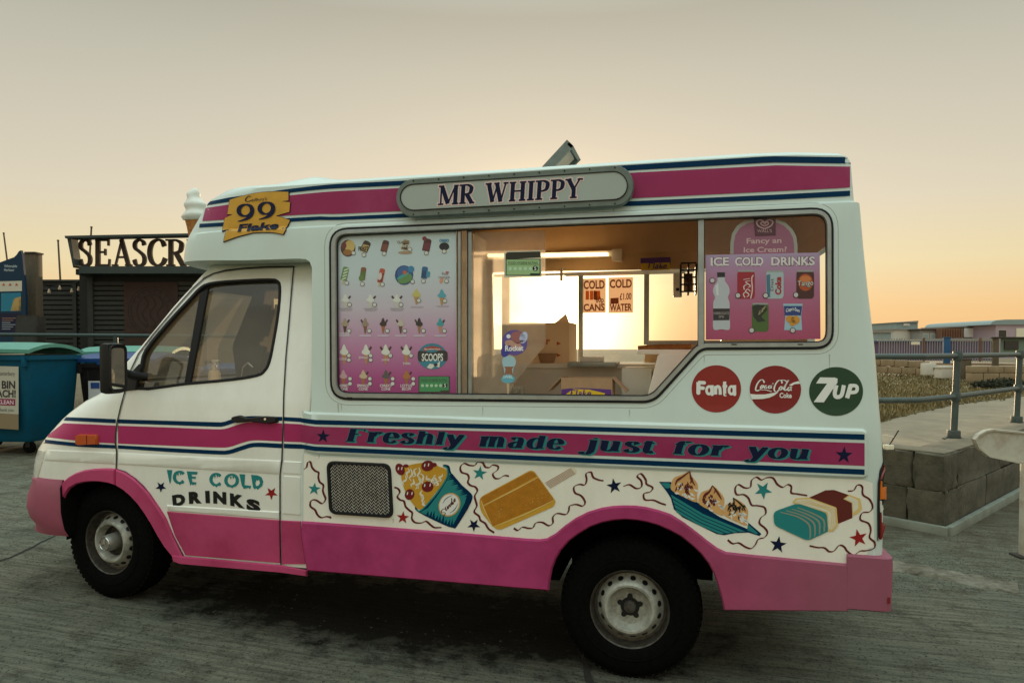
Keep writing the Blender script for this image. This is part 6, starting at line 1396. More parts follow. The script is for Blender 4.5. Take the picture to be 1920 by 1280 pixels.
# ------------------------------------------------------------------ the place round the van
UPZ = Vector((0, 0, 1))
def frame_at(px0, py0, px1, py1, Z):
    A, B_ = at_depth(px0, py1, Z), at_depth(px1, py0, Z); return A, (B_ - A).dot(RIGHT), B_.z - A.z
def fmat(A, yaw=0.):
    r = Matrix.Rotation(yaw, 3, 'Z') @ RIGHT; f = Matrix.Rotation(yaw, 3, 'Z') @ FLAT
    m_ = Matrix((r, f, UPZ)).transposed().to_4x4(); m_.translation = A; return m_
def fbox(nm, px0, py0, px1, py1, Z, dep, m_, par=None, bev=0, yaw=0.):
    A, w, h = frame_at(px0, py0, px1, py1, Z); bm = bmesh.new(); box_bm(bm, (0, 0, 0), (w, dep, h), fmat(A, yaw), 0, bev); return from_bm(nm, bm, m_, par, 40 if bev else None)
class Plane:
    def __init__(self, p_, n_): self.p, self.n = Vector(p_), Vector(n_).normalized(); self.bvh = None
    def hit(self, px, py):
        d = ray(px, py); return EYE + d * ((self.p - EYE).dot(self.n) / d.dot(self.n)), (self.n if self.n.dot(d) < 0 else -self.n)
def facing(Z, yaw=0.): return Plane(EYE + FLAT * Z, -(Matrix.Rotation(yaw, 3, 'Z') @ FLAT))
def ground_pt(px, py):
    z = 0.
    for _ in range(8): q = on_z(px, py, z); z = ground_z(q.x, q.y)
    return on_z(px, py, z)
def depth_of(p_): return (p_ - EYE).dot(FLAT)
mat('sea_wall', (.092, .084, .058), .9, noise=.25, scale=9, dirt=(.03, .028, .022), dscale=3, damt=.8, bump=.7, bscale=25)
mat('wall_top', (.20, .165, .115), .9, noise=.2, scale=6, dirt=(.10, .09, .07), dscale=2, damt=.6, bump=.5, bscale=30)
mat('pavement', (.26, .21, .145), .9, noise=.18, scale=3, dirt=(.13, .11, .08), dscale=1.2, damt=.6, bump=.4, bscale=40)
mat('lawn', (.125, .098, .040), .95, noise=.4, scale=3, dirt=(.17, .125, .06), dscale=.6, damt=.8, bump=.6, bscale=20)
mat('grass_blade', (.19, .145, .058), .8, noise=.4, scale=1.2)
mat('rail_paint', (.055, .085, .085), .5, noise=.2, scale=20, dirt=(.12, .07, .04), dscale=14, damt=.4)
mat('kerb_paint', (.24, .27, .23), .8, noise=.2, scale=10, dirt=(.08, .07, .05), dscale=5, damt=.7)
mat('old_white', (.55, .53, .44), .55, noise=.08, scale=6, dirt=(.22, .09, .03), dscale=9, damt=.55)
mat('timber', (.11, .085, .055), .85, noise=.3, scale=8, stretch=(6, 6, 1)); mat('timber_dark', (.035, .03, .024), .8, noise=.3, scale=8)
TZ = .69
# ---- raised terrace with the concrete wall
GZ = ground_z(2, 3)
C0, CL, CR = on_z(1772, 1001, GZ), on_z(1665, 981, GZ), on_z(1920, 919, GZ)
dL, dR = (CL - C0).normalized(), (CR - C0).normalized()
nL, nR = Vector((dL.y, -dL.x, 0)), Vector((-dR.y, dR.x, 0))
if nL.dot(EYE - C0) < 0: nL = -nL
if nR.dot(EYE - C0) < 0: nR = -nR
wall = thing('sea_wall', C0, 'weathered low concrete block wall with a cracked corner behind the van', 'wall')
def wall_block(org, d, n_, a, b, z0, z1, thick=.34, jit=0.):
    M = Matrix((d, -n_, UPZ)).transposed().to_4x4(); M.translation = Vector((org.x, org.y, 0))
    bm = bmesh.new(); box_bm(bm, (a + .006, -jit, z0 + .004), (b - .006, thick, z1 - .004), None, 0, .014)
    bmesh.ops.subdivide_edges(bm, edges=[e_ for e_ in bm.edges if e_.calc_length() > .25], cuts=3, use_grid_fill=True)
    for v in bm.verts:
        v.co += Vector((random.uniform(-.012, .012), random.uniform(-.014, .014), random.uniform(-.010, .010))); v.co = M @ v.co
    return from_bm('concrete_block', bm, 'sea_wall', wall, 50)
zm_ = (GZ + TZ) / 2 + .02
for d, n_, cuts, lo_ in ((dL, nL, ((.28, .9, 1.9, 3.0, 4.2, 5.4, 6.6, 8, 11, 14, 17), (.34, 1.4, 2.6, 3.8, 5.0, 6.4, 8, 11, 14, 17)), 0), (dR, nR, ((1.9, 3.7, 5.6, 7.5), (1.3, 3.0, 4.9, 6.6, 8.0)), 1)):  # unseen far blocks added to keep the low sun off the ground
    for (z0, z1), cc in zip(((zm_, TZ), (GZ - .1, zm_)), cuts):
        prev = .0 if lo_ else .35
        if not lo_: wall_block(C0, d, n_, 0, cc[0], z0, z1, .34, .012); prev = cc[0]
        for q in cc if lo_ else cc[1:]: wall_block(C0, d, n_, (.345 if (lo_ and prev == 0) else prev), q, z0, z1, .34, random.uniform(-.006, .008)); prev = q
# terrace ground
A0 = C0 - nL * .05 - nR * .05
far = FLAT * 26
tp = [A0, A0 + dR * 40, A0 + dR * 40 + far, A0 + dL * 17 + far * .9, A0 + dL * 17]
bm = bmesh.new(); bm.faces.new([bm.verts.new((p_.x, p_.y, TZ - .006)) for p_ in tp]); tag(from_bm('terrace_pavement', bm, 'pavement'), kind='structure')
# coping: a slightly proud worn rim along the wall top
def strip3(nm, a, b, w0, w1, z0, z1, n_, m_, par=None, bev=.01):
    d = (b - a).normalized(); M = Matrix((d, -n_, UPZ)).transposed().to_4x4(); M.translation = Vector((a.x, a.y, 0)); bm = bmesh.new(); box_bm(bm, (0, w0, z0), ((b - a).length, w1, z1), M, 0, bev); return from_bm(nm, bm, m_, par, 40)
strip3('wall_coping', C0 + dL * .02, C0 + dL * 17, .012, .33, TZ - .004, TZ + .012, nL, 'wall_top', wall); strip3('wall_coping', C0 + dR * .34, C0 + dR * 8, .012, .33, TZ - .004, TZ + .014, nR, 'wall_top', wall)
kb = thing('wall_kerb', C0, 'pale green painted steel strip along the foot of the concrete wall', 'kerb')
strip3('kerb_strip', C0 - dL * .04, C0 + dL * 7, -.07, -.012, GZ - .02, GZ + .080, nL, 'kerb_paint', kb, .012); strip3('kerb_strip', C0 - dR * .04, C0 + dR * 7.5, -.07, -.012, GZ - .02, GZ + .085, nR, 'kerb_paint', kb, .012)
# lawn
lawn_edge = [on_z(px, py, TZ) for px, py in ((1560, 812), (1662, 787), (1720, 773), (1790, 758), (1920, 742), (2100, 728))]
back = [EYE + RIGHT * r_ + FLAT * 25 for r_ in (26, 17, 12)]
bm = bmesh.new(); bm.faces.new([bm.verts.new((p_.x, p_.y, TZ + .004)) for p_ in lawn_edge + back]); tag(from_bm('lawn', bm, 'lawn'), kind='structure')
def grass(name, n, pick, h0, h1, m_='grass_blade'):
    vs_, fs = [], []
    for i in range(n):
        p_ = pick(); h = random.uniform(h0, h1); a = random.uniform(0, 6.28); w = .012 * (1 + depth_of(p_) / 14); d = Vector((math.cos(a), math.sin(a), 0)); ln = Vector((random.uniform(-.5, .5), random.uniform(-.5, .5), 1)) * h
        k_ = len(vs_); vs_ += [p_ - d * w, p_ + d * w, p_ + ln]; fs.append((k_, k_ + 1, k_ + 2))
    me = bpy.data.meshes.new(name); me.from_pydata(vs_, [], fs); setmat(me, m_); o = link(name, me); tag(o, 'rough dry grass growing across the terrace behind the railing', 'grass', kind='stuff'); return o
def pick_lawn():
    while True:
        px = random.uniform(1600, 1960); py = random.uniform(698, 800)
        e_ = lerp([(1560, 812), (1662, 787), (1720, 773), (1790, 758), (1920, 742), (2100, 728)], px) + random.gauss(0, 2.0)
        if py < e_: return on_z(px, py, TZ)
random.seed(3); grass('dry_grass', 9000, pick_lawn, .02, .10)
# ---- railing on the terrace
def railing(name, label, posts, mids, r, zr, zm2, par_pts):
    t = thing(name, posts[0], label, 'railing')
    for p_ in posts:
        tube('post', [p_ + Vector((0, 0, .02)), Vector((p_.x, p_.y, zr + .02)) + RIGHT * .028], r * 1.15, 'rail_paint', t, 12)
        bm = bmesh.new(); box_bm(bm, (-.10, -.06, 0), (.10, .06, .014), fmat(p_), 0, .003); box_bm(bm, (-.05, -.05, .013), (.05, .05, .10), fmat(p_), 0, .012)
        o = from_bm('base_plate', bm, 'rail_paint', t, 40)
        for s_ in (-.075, .075): lathe('bolt', [(.012, .013), (.012, .026), (0, .028)], 'rail_paint', o, 6, fmat(p_ + RIGHT * s_))
        for z in (zr, zm2): lathe('clamp', [(r * 1.5, -.05), (r * 1.65, -.03), (r * 1.65, .03), (r * 1.5, .05)], 'rail_paint', t, 12, Matrix.Translation(Vector((p_.x, p_.y, z)) + RIGHT * .028 * (z - p_.z) / (zr - p_.z)))
    for z in (zr, zm2): tube('rail', [Vector((q.x, q.y, z)) + RIGHT * .028 * (z - posts[0].z) / (zr - posts[0].z) for q in par_pts], r, 'rail_paint', t, 12)
    return t
R1, R2 = on_z(1788, 823, TZ), on_z(1906, 794, TZ); R3 = R2 + (R2 - R1) * 1.6
zr_, zm_r = at_depth(1793, 667, depth_of(R1)).z, at_depth(1790, 743, depth_of(R1)).z
RB = on_z(1716, 836, TZ); RL = on_z(1560, 838, TZ)
railing('terrace_railing', 'blue grey tube railing on the terrace above the concrete wall', [R1, R2, R3, RL], None, .030, zr_, zm_r, [RL, RB + (RL - RB) * .12, RB, RB + (R1 - RB) * .12, R1, R2, R3])
# snack tray left on the wall
p_ = on_z(1668, 842, TZ + .016); t = thing('snack_tray', p_, 'small pale paper tray with a dark stirrer left on the wall', 'tray')
bm = bmesh.new(); box_bm(bm, (-.05, -.03, 0), (.028, .03, .045), fmat(p_), 0, .004); from_bm('tray', bm, 'cream_paint', t, 40); tube('stirrer', [p_ + RIGHT * -.01 + UPZ * .03, p_ + RIGHT * .085 + UPZ * .185], .006, 'black_paint', t, 6); tube('paper_edge', [p_ + RIGHT * -.06 + UPZ * .14, p_ + RIGHT * .055 + UPZ * .115], .004, 'cream_paint', t, 5)
# ---- white barrier board and post at the right edge
BP = on_z(1917, 1046, GZ); zb_ = depth_of(BP)
t = thing('barrier', BP, 'rusty white barrier board on a white post at the right edge', 'barrier')
bo = [(1821, 822), (1828, 813), (1843, 805), (1856, 803), (1920, 809), (2120, 826), (2120, 893), (1935, 870), (1900, 866), (1848, 855), (1828, 839)]
bsf = facing(zb_ - .10)
o = decal('board', poly(bo), bsf, 'old_white', t, off=0, thick=.035, bevel=1.2, grid=0); decal('board_rim', poly([Vector(q) for q in bo], inset([Vector(q) for q in bo], 3.2)), bsf, 'old_white', t, off=.036, thick=.016, grid=0)
fbox('post', 1920, 862, 1936, 1050, zb_, .07, 'old_white', t, .008); fbox('post_foot', 1914, 1044, 1946, 1052, zb_ - .03, .14, 'timber_dark', t, .006)
# ---- low worn slab edge on the ground
e0, e1 = on_z(1640, 1058, GZ + .02), on_z(1908, 1108, GZ + .02); d = (e1 - e0).normalized(); n_ = Vector((d.y, -d.x, 0))
if n_.dot(EYE - e0) < 0: n_ = -n_
mat('slab_edge', (.11, .095, .066), .95, noise=.5, scale=22, dirt=(.36, .34, .27), dscale=5, damt=.6, bump=.6, bscale=40)
sl = thing('slab_edge', e0, 'worn concrete slab edge with flaking pale paint on the ground', 'kerb')
k_ = e0
for i in range(3):
    k2 = e0 + (e1 - e0) * (i + 1) / 3; L_ = (k2 - k_).length; M = Matrix((d, -n_, UPZ)).transposed().to_4x4(); M.translation = Vector((k_.x, k_.y, 0)); bm = bmesh.new()
    nx = int(L_ / .06); rows = [[bm.verts.new(M @ Vector((L_ * q / nx + random.uniform(-.02, .02), w_ + random.uniform(-.03, .03), GZ + h_ + random.uniform(-.006, .004)))) for q in range(nx + 1)] for w_, h_ in ((-.02, -.01), (.01, .012), (.09, .016), (.18, .014), (.26, .010), (.30, -.012))]
    for r0, r1 in zip(rows, rows[1:]):
        for q in range(nx): bm.faces.new((r0[q], r0[q + 1], r1[q + 1], r1[q]))
    bmesh.ops.recalc_face_normals(bm, faces=bm.faces); from_bm('kerb_stone', bm, 'slab_edge', sl, 60); k_ = k2
# ---- far side of the terrace
mat('block_buff', (.30, .22, .13), .9, noise=.2, scale=4, bump=.3); mat('far_teal', (.27, .34, .34), .7, noise=.1); mat('far_white', (.66, .62, .54), .7, noise=.1); mat('far_brown', (.20, .10, .06), .8, noise=.2); mat('far_lilac', (.44, .34, .40), .7, noise=.08); mat('far_purple', (.10, .065, .14), .7, noise=.2); mat('far_grey', (.30, .29, .27), .7, noise=.1); mat('far_blue', (.012, .09, .22), .6); mat('far_green', (.16, .23, .18), .7); mat('pane_dark', (.03, .035, .04), .2)
t = thing('buff_wall', at_depth(1720, 700, 24), 'low buff block wall along the back of the grass', 'wall')
x = 1630
for r_, (y0, y1) in enumerate(((673, 686), (686, 699))):
    x = 1625 - r_ * 12
    while x < 1742: fbox('block', x + .4, y0 + .4 + (x - 1640) * .05, min(x + 26, 1744) - .4, y1 - .4 + (x - 1640) * .05, 23.6, .3, 'block_buff', t, .02); x += 26
t = thing('stone_wall', at_depth(1870, 716, 19), 'darker stone wall behind the bush near the right edge', 'wall')
for r_, (y0, y1) in enumerate(((686, 699), (699, 716))):
    x = 1823 - r_ * 9
    while x < 1960: fbox('block', max(x, 1823) + .4, y0 + .3, x + 29.6, y1 - .3, 19, .3, 'block_buff', t, .02); x += 30
t = thing('concrete_cube', at_depth(1747, 703, 22), 'pale concrete cube with a dark fitting in front of the buff wall', 'block'); fbox('cube', 1737, 681, 1756, 703, 22, .34, 'far_white', t, .02); fbox('fitting', 1752, 686, 1759, 693, 21.96, .04, 'pane_dark', t)
t = thing('concrete_cube', at_depth(1775, 709, 21), 'plain pale concrete cube left of the railing post', 'block'); fbox('cube', 1765, 688, 1787, 709, 21, .36, 'far_white', t, .02); fbox('lid', 1764, 687, 1788, 690, 20.98, .40, 'far_white', t, .01)
for lb, x0, y0, x1, y1, Z in (('short dark timber post by the second concrete cube', 1807, 674, 1822, 711, 20.5), ('tall thin timber post beside the green notice board', 1867, 634, 1874, 711, 20)):
    t = thing('timber_post', at_depth((x0 + x1) / 2, y1, Z), lb, 'post'); fbox('shaft', x0, y0, x1, y1, Z, .2, 'timber', t, .015); fbox('cap', x0 - .5, y0 - 1.2, x1 + .5, y0, Z - .01, .22, 'timber_dark', t)
t = thing('notice_board', at_depth(1900, 662, 20.4), 'green notice board under a dark cap near the right edge', 'board'); fbox('panel', 1878, 634, 1960, 664, 20.4, .06, 'far_green', t); fbox('cap', 1868, 631.5, 1962, 634.5, 20.3, .2, 'timber_dark', t); fbox('picture', 1884, 639, 1910, 655, 20.36, .04, 'pane_dark', t)
pf = thing('paling_fence', at_depth(1760, 676, 26), 'grey metal paling fence running across the back of the grass', 'fence')
for i in range(47): x = 1648 + i * 4.75; fbox('paling', x, 634, x + 1.5, 675 + (x - 1650) * .02, 26, .03, 'far_grey', pf)
for y in (637, 670): fbox('fence_rail', 1645, y, 1872, y + 1.6, 26.04, .04, 'far_white', pf)
for x in (1732, 1838): fbox('fence_post', x, 633, x + 3, 678, 25.95, .08, 'far_brown', pf)
fbox('fence_sign', 1709, 640.5, 1725, 646, 25.92, .03, 'cream_paint', pf)
t = thing('blue_gate_post', at_depth(1777, 681, 25.5), 'bright blue gate post standing in the paling fence', 'post'); fbox('shaft', 1772, 633, 1783, 681, 25.5, .15, 'far_blue', t, .02); fbox('cap', 1771.5, 631.5, 1783.5, 633.2, 25.48, .18, 'far_blue', t)
def hut(nm, lb, cat_, x0, y0, x1, y1, Z, dep, m_, roof=None, wins=(), over=1.5):
    t = thing(nm, at_depth((x0 + x1) / 2, y1, Z), lb, cat_); fbox('wall', x0, y0, x1, y1, Z, dep, m_, t)
    if roof: fbox('roof', x0 - over, y0 - 2.2, x1 + over, y0, Z - .1, dep + .2, roof, t)
    for q in wins:
        w = fbox('window', *q[:4], Z - .04, .06, q[4], t); fbox('pane', q[0] + .8, q[1] + .8, q[2] - .8, q[3] - .8, Z - .055, .03, q[5], w)
    return t
hut('grey_container', 'small teal grey storage container right beside the van rear', 'container', 1640, 623, 1671, 668, 40, 4, 'far_teal', 'far_grey')
hut('white_shed', 'white beach shed with a raised grey upper storey', 'shed', 1676, 618, 1724, 668, 42, 4, 'far_white', 'far_grey', ((1681, 636, 1692, 648, 'far_grey', 'pane_dark'), (1704, 636, 1715, 648, 'far_grey', 'pane_dark')))
t = hut('upper_cabin', 'grey slope roofed cabin standing on top of the white shed', 'cabin', 1679, 604, 1721, 616, 42.3, 3, 'far_teal', None, ((1694, 606, 1706, 611, 'far_white', 'far_white'),)); prism('roof', [at_depth(1678, 604.5, 42.2), at_depth(1722, 601, 42.2), at_depth(1722, 604.5, 42.2)], FLAT * 3, 'far_grey', t)
hut('glazed_shed', 'low grey shed with pale panels between the white shed and brown container', 'shed', 1724, 619, 1762, 668, 41, 4, 'far_grey', 'timber_dark', ((1730, 625, 1741, 648, 'far_white', 'far_teal'), (1745, 625, 1757, 648, 'far_white', 'far_teal')))
t = hut('brown_container', 'rust brown shipping container behind the blue gate post', 'container', 1762, 615, 1806, 672, 40.5, 4, 'far_brown', None)
for i in range(9): x = 1764 + i * 4.7; fbox('corrugation', x, 616, x + 2, 671, 40.42, .08, 'far_brown', t)
t = hut('sign_hut', 'low hut with two white sign boards above the paling fence', 'hut', 1806, 613, 1864, 672, 41, 4, 'timber_dark', 'far_grey'); fbox('sign_board', 1808, 615, 1833, 632, 40.9, .05, 'flat_white', t); fbox('sign_board', 1836, 614, 1863, 632, 40.9, .05, 'flat_white', t); fbox('roof_box', 1806, 606, 1827, 611, 41.5, 1, 'far_brown', t)
t = hut('lilac_building', 'lilac building with a curved grey roof at the right edge', 'building', 1866, 608, 1990, 672, 39, 6, 'far_lilac', None, ((1905, 615, 1925, 634, 'far_white', 'cream_paint'), (1872, 618, 1888, 632, 'far_white', 'pane_dark')))
prism('roof', [at_depth(x, y, 38.9) for x, y in ((1857, 608.5), (1860, 603.5), (1868, 600.5), (1885, 599), (1990, 598), (1990, 608.5))], FLAT * 6.2, 'far_teal', t)
hut('purple_container', 'dark purple container seen through the palings', 'container', 1687, 640, 1768, 676, 33, 2.4, 'far_purple', 'far_blue'); hut('violet_container', 'dark violet container behind the palings left of the notice board', 'container', 1800, 636, 1868, 676, 33, 2.4, 'far_purple', 'far_grey')
# bush
def bush(nm, lb, px, py, Z, w, h, n, m_):
    b = at_depth(px, py, Z); t = thing(nm, b, lb, 'bush'); vs_, fs = [], []
    for i in range(n):
        a, r_, hh = random.uniform(0, 6.28), math.sqrt(random.random()), random.random()
        c_ = b + RIGHT * (math.cos(a) * r_ * w) + FLAT * (math.sin(a) * r_ * .4) + UPZ * (h * hh * (1 - r_ * .6)); s_ = random.uniform(.02, .05)
        q = [c_ + Vector((random.uniform(-s_, s_), random.uniform(-s_, s_), random.uniform(-s_, s_) + .02)) for _ in range(3)]; k_ = len(vs_); vs_ += q; fs.append((k_, k_ + 1, k_ + 2))
    me = bpy.data.meshes.new('foliage'); me.from_pydata(vs_, [], fs); setmat(me, m_); link('foliage', me, t); tube('stem', [b - UPZ * .05, b + UPZ * h * .5], .02, 'timber_dark', t, 6)
mat('bush_leaf', (.028, .034, .014), .8, noise=.4, scale=3); bush('low_bush', 'low dark green bush in front of the stone wall', 1882, 727, 16.5, .75, .26, 2600, 'bush_leaf')

# ------------------------------------------------------------------ left background
mat('bin_turquoise', (.003, .078, .145), .6, spec=.12, noise=.1, scale=10, dirt=(.02, .05, .06), dscale=4, damt=.5); mat('lid_green', (.085, .29, .225), .5, noise=.1, scale=8); mat('bin_dark', (.014, .014, .014), .7, spec=.15, noise=.2, scale=10); mat('lid_blue', (.005, .045, .19), .45, noise=.1, scale=8); mat('bin_blue', (.006, .05, .16), .5, noise=.1)
def wheelie(nm, lb, corner, w, d, h, yaw, bm_, lm, poster_=False):
    """four wheeled bin; corner = near left bottom corner on the ground."""
    M = fmat(corner, yaw); t = thing(nm, corner, lb, 'bin', 'wheeled rubbish bins behind the van nose'); bm = bmesh.new(); rings = []
    for z, ins in ((.16, .10), (.22, .07), (h * .62, .02), (h * .84, .0), (h * .84, -.03), (h * .88, -.03)):
        pts_ = rounded([Vector(q) for q in ((ins, ins), (w - ins, ins), (w - ins, d - ins), (ins, d - ins))], .07, 4); rings.append([bm.verts.new(M @ Vector((q.x, q.y, z))) for q in pts_])
    for a, b in zip(rings, rings[1:]):
        for i in range(len(a)): bm.faces.new((a[i], a[(i + 1) % len(a)], b[(i + 1) % len(a)], b[i]))
    bm.faces.new(rings[0][::-1]); bm.faces.new(rings[-1]); bmesh.ops.recalc_face_normals(bm, faces=bm.faces); o = from_bm('tub', bm, bm_, t, 30)
    for i in range(4 if not poster_ else 0):
        x = w * (.14 + .24 * i); bm = bmesh.new(); box_bm(bm, (x - .02, -.006, .25), (x + .02, .05, h * .8), M, 0, .008); from_bm('rib', bm, bm_, t, 40)
    for x in (.03, w - .09): bm = bmesh.new(); box_bm(bm, (x, -.05, h * .78), (x + .06, .02, h * .87), M, 0, .01); from_bm('lift_lug', bm, bm_, t, 40)
    bm = bmesh.new(); rows = []
    for j in range(9):
        v = j / 8; rows.append([bm.verts.new(M @ Vector((-.03 + (w + .06) * i / 12, -.05 + (d + .08) * v, h * .885 + .115 * h * math.sin(math.pi * min(1, .12 + v * .80)) ** .8 * (1 - .12 * abs(i / 6 - 1) ** 3)))) for i in range(13)])
    for a, b in zip(rows, rows[1:]):
        for i in range(12): bm.faces.new((a[i], a[i + 1], b[i + 1], b[i]))
    ex = bmesh.ops.extrude_edge_only(bm, edges=[e_ for e_ in bm.edges if e_.is_boundary]); 
    for v in ex['geom']:
        if isinstance(v, bmesh.types.BMVert): v.co.z -= .05
    bmesh.ops.recalc_face_normals(bm, faces=bm.faces); lid = from_bm('lid', bm, lm, t, 40); bm = bmesh.new(); box_bm(bm, (w * .3, -.085, h * .87), (w * .7, -.05, h * .895), M, 0, .01); from_bm('lid_handle', bm, lm, lid, 40)
    for x in (.16, w - .16):
        for y in (.16, d - .16):
            lathe('wheel', [(.0, -.028), (.075, -.028), (.085, -.018), (.085, .018), (.075, .028), (0, .028)], 'tyre', t, 18, M @ Matrix.Translation((x, y, .085)) @ Matrix.Rotation(R(90), 4, 'X')); bm = bmesh.new(); box_bm(bm, (x - .03, y - .04, .085), (x + .03, y + .04, .18), M); from_bm('castor', bm, 'bin_dark', t)
    return t, M
k1 = ground_pt(-116, 850)
b1, M1 = wheelie('turquoise_bin', 'turquoise bin with a green lid and a white notice at the left edge', k1, 1.37, .95, 1.53, R(-5), 'bin_turquoise', 'lid_green', True)
z1 = depth_of(k1)
def bin_sheet():
    pl = Plane(M1 @ Vector((0, .012, .7)), M1.to_3x3() @ Vector((0, -1, 0)))
    def S_(pts, m_, nm, off=.02, par=None): return decal(nm, [poly(pts)] if not isinstance(pts, tuple) else [pts], pl, m_, par or b1, off=off, grid=0)
    sh_ = S_([(-66, 684), (37, 687), (37, 805), (-66, 798)], c('B9B6A8'), 'notice')
    S_([(-66, 770), (37, 776), (37, 805), (-66, 798)], c('8A7A60'), 'notice_picture', .022, sh_)
    for t_, x0, x1, y, h, col, bo_ in (('canterbury', 0, 30, 704, 8, '6A6A66', 0), ('THIS BIN', -34, 31, 728, 14, '3A3A3A', .03), ('THE BEACH!', -52, 32, 744, 13, '3A3A3A', .03), ('thank you', 0, 28, 771, 6, '6A6A66', 0)): S_(sans(t_, quad_warp((x0, y - 1), (x1, y), (x1, y - h), (x0, y - h - 1)), bo_), c(col), 'notice_text', .023, sh_)
    S_([(-66, 745), (31, 747.5), (31, 760), (-66, 757)], c('8A2A50'), 'notice_band', .022, sh_); S_(sans('SHORES CLEAN', quad_warp((-40, 755), (28, 757.5), (28, 750), (-40, 748)), .02), c('E0C8D0'), 'notice_text', .024, sh_)
bin_sheet()
k2 = ground_pt(118, 846); b2, M2 = wheelie('dark_bin', 'dark grey bin with a bright blue lid behind the van mirror', k2 + FLAT * .35, 1.20, .95, 1.42, R(-4), 'bin_dark', 'lid_blue')
fbox('bin_label', 166, 714, 189, 748, depth_of(k2) + .29, .01, c('C8CCD0'), b2); fbox('bin_label_print', 170, 717, 186, 728, depth_of(k2) + .283, .01, c('2A4A8A'), b2)
k3 = k1 + FLAT * 1.7 + RIGHT * .9; k3.z = ground_z(k3.x, k3.y); wheelie('turquoise_bin', 'second turquoise bin with a green lid standing behind the noticed one', k3, 1.42, .95, 1.50, R(5), 'bin_turquoise', 'lid_green')
k4 = k2 + RIGHT * 1.75 + FLAT * .6; k4.z = ground_z(k4.x, k4.y); wheelie('blue_bin', 'blue bin seen through the cab windows', k4, 1.30, .95, 1.30, R(3), 'bin_blue', 'lid_blue')
# railing behind the bins
zq = 12.6
t = thing('harbour_railing', at_depth(210, 760, zq), 'dark green tube railing running behind the bins', 'railing')
mat('rail_green', (.02, .045, .045), .5, noise=.2, scale=20)
for y in (629, 690): tube('rail', [at_depth(-160, y - 3, zq), at_depth(217, y, zq), at_depth(560, y + 2, zq)], .034, 'rail_green', t)
for x in (-60, 217, 480): q = at_depth(x, 629, zq); tube('post', [Vector((q.x, q.y, ground_z(q.x, q.y))), q + UPZ * .02], .038, 'rail_green', t)
# sea scrub shed
mat('shed_slat', (.030, .033, .030), .7, noise=.2, scale=10); mat('shed_dark', (.016, .016, .015), .8); mat('shed_beam', (.032, .048, .046), .6, noise=.15, scale=8); mat('letter_side', (.060, .042, .032), .7, spec=.2, noise=.3, scale=6); mat('shed_door', (.040, .018, .013), .7, noise=.2, scale=8); mat('door_mark', (.022, .010, .008), .7)
ZS = 16.
sh_ = thing('slatted_shed', at_depth(270, 700, ZS), 'dark slatted kiosk with large letters on its roof', 'kiosk')
fbox('wall', 152, 514, 386, 720, ZS + .06, 3.0, 'shed_dark', sh_)
y = 528.
while y < 655:
    for x0, x1 in ((172, 233), (334, 384)): fbox('slat', x0, y, x1, y + 6.6, ZS, .06, 'shed_slat', sh_)
    y += 9.2
fbox('corner_post', 166, 514, 173, 720, ZS - .03, .1, 'shed_slat', sh_); dr = fbox('door_panel', 234, 529, 333, 700, ZS - .02, .07, 'shed_door', sh_)
dpl = facing(ZS - .02)
for r_ in (46, 41, 30): decal('door_ring', poly(ellipse(286, 583, r_, r_ * 1.02, 48), ellipse(286, 583, r_ - 1.6, r_ * 1.02 - 1.6, 48)), dpl, 'door_mark', dr, off=.004, grid=0)
for k_ in (-14, 0, 14): decal('door_wave', [ribbon([Vector(q) for q in ((286 + k_ - 2, 556), (286 + k_ + 6, 570), (286 + k_ - 5, 588), (286 + k_ + 5, 606), (286 + k_ + 1, 616))], 3, 5)], dpl, 'door_mark', dr, off=.004, grid=0)
for k_, ch in enumerate('SEASCRUB'):
    a = R(-150 + k_ * 17); cx_, cy_ = 286 + 36 * math.cos(a), 583 + 36 * math.sin(a); rot = a + math.pi / 2
    decal('door_letter', [sans(ch, lambda u, v, cx_=cx_, cy_=cy_, rot=rot: (cx_ + (u - .5) * 5 * math.cos(rot) + (v - .5) * 7 * math.sin(rot), cy_ + (u - .5) * 5 * math.sin(rot) - (v - .5) * 7 * math.cos(rot)), .0)], dpl, 'door_mark', dr, off=.004, grid=0)
fbox('roof_edge', 142, 504, 168, 515, ZS - .35, 3.6, 'shed_dark', sh_); fbox('roof_beam', 148, 499, 420, 512.5, ZS - .4, .5, 'shed_beam', sh_); fbox('roof', 150, 511, 420, 514, ZS - .3, 3.4, 'shed_dark', sh_)
sp = facing(ZS - .2)
fs_ = decal('sign_top_bar', poly([(137, 446), (260, 443.5), (420, 440.5), (420, 444.5), (260, 448), (138, 450.5)]), sp, 'shed_beam', sh_, off=0, thick=.3, grid=0)
decal('sign_side', poly([(138.5, 447), (146, 449), (153, 500), (150, 504)]), sp, 'shed_beam', sh_, off=-.25, thick=.5, grid=0)
slots = ((147, 176), (176, 211), (212, 249), (248, 278), (275, 316), (312, 350), (350, 389), (390, 424))
for ch, (x0, x1) in zip('SEASCRUB', slots):
    lt = drawn(ch, lambda u, v: (x0 + (x1 - x0) * u, 499 - 50 * v), thick=.185, thin=.075, serif=.06)[0]
    decal('sign_letter', lt, sp, 'letter_side', sh_, off=-.05, thick=.10, grid=0, step=.002)
# slatted fence left of the kiosk
t = thing('slatted_fence', at_depth(110, 640, 16.4), 'dark horizontal slatted fence left of the kiosk', 'fence')
y = 528.
while y < 650:
    for x0, x1 in ((66, 139), (141, 166)): fbox('slat', x0, y, x1, y + 6.6, 16.4, .05, 'shed_slat', t)
    y += 9.0
fbox('back_board', 66, 526, 166, 700, 16.47, .05, 'shed_dark', t)
for x in (63, 138): fbox('fence_post', x, 525, x + 4, 700, 16.36, .1, 'shed_slat', t)
fbox('top_rail', 58, 524, 168, 527.5, 16.33, .16, 'shed_slat', t)
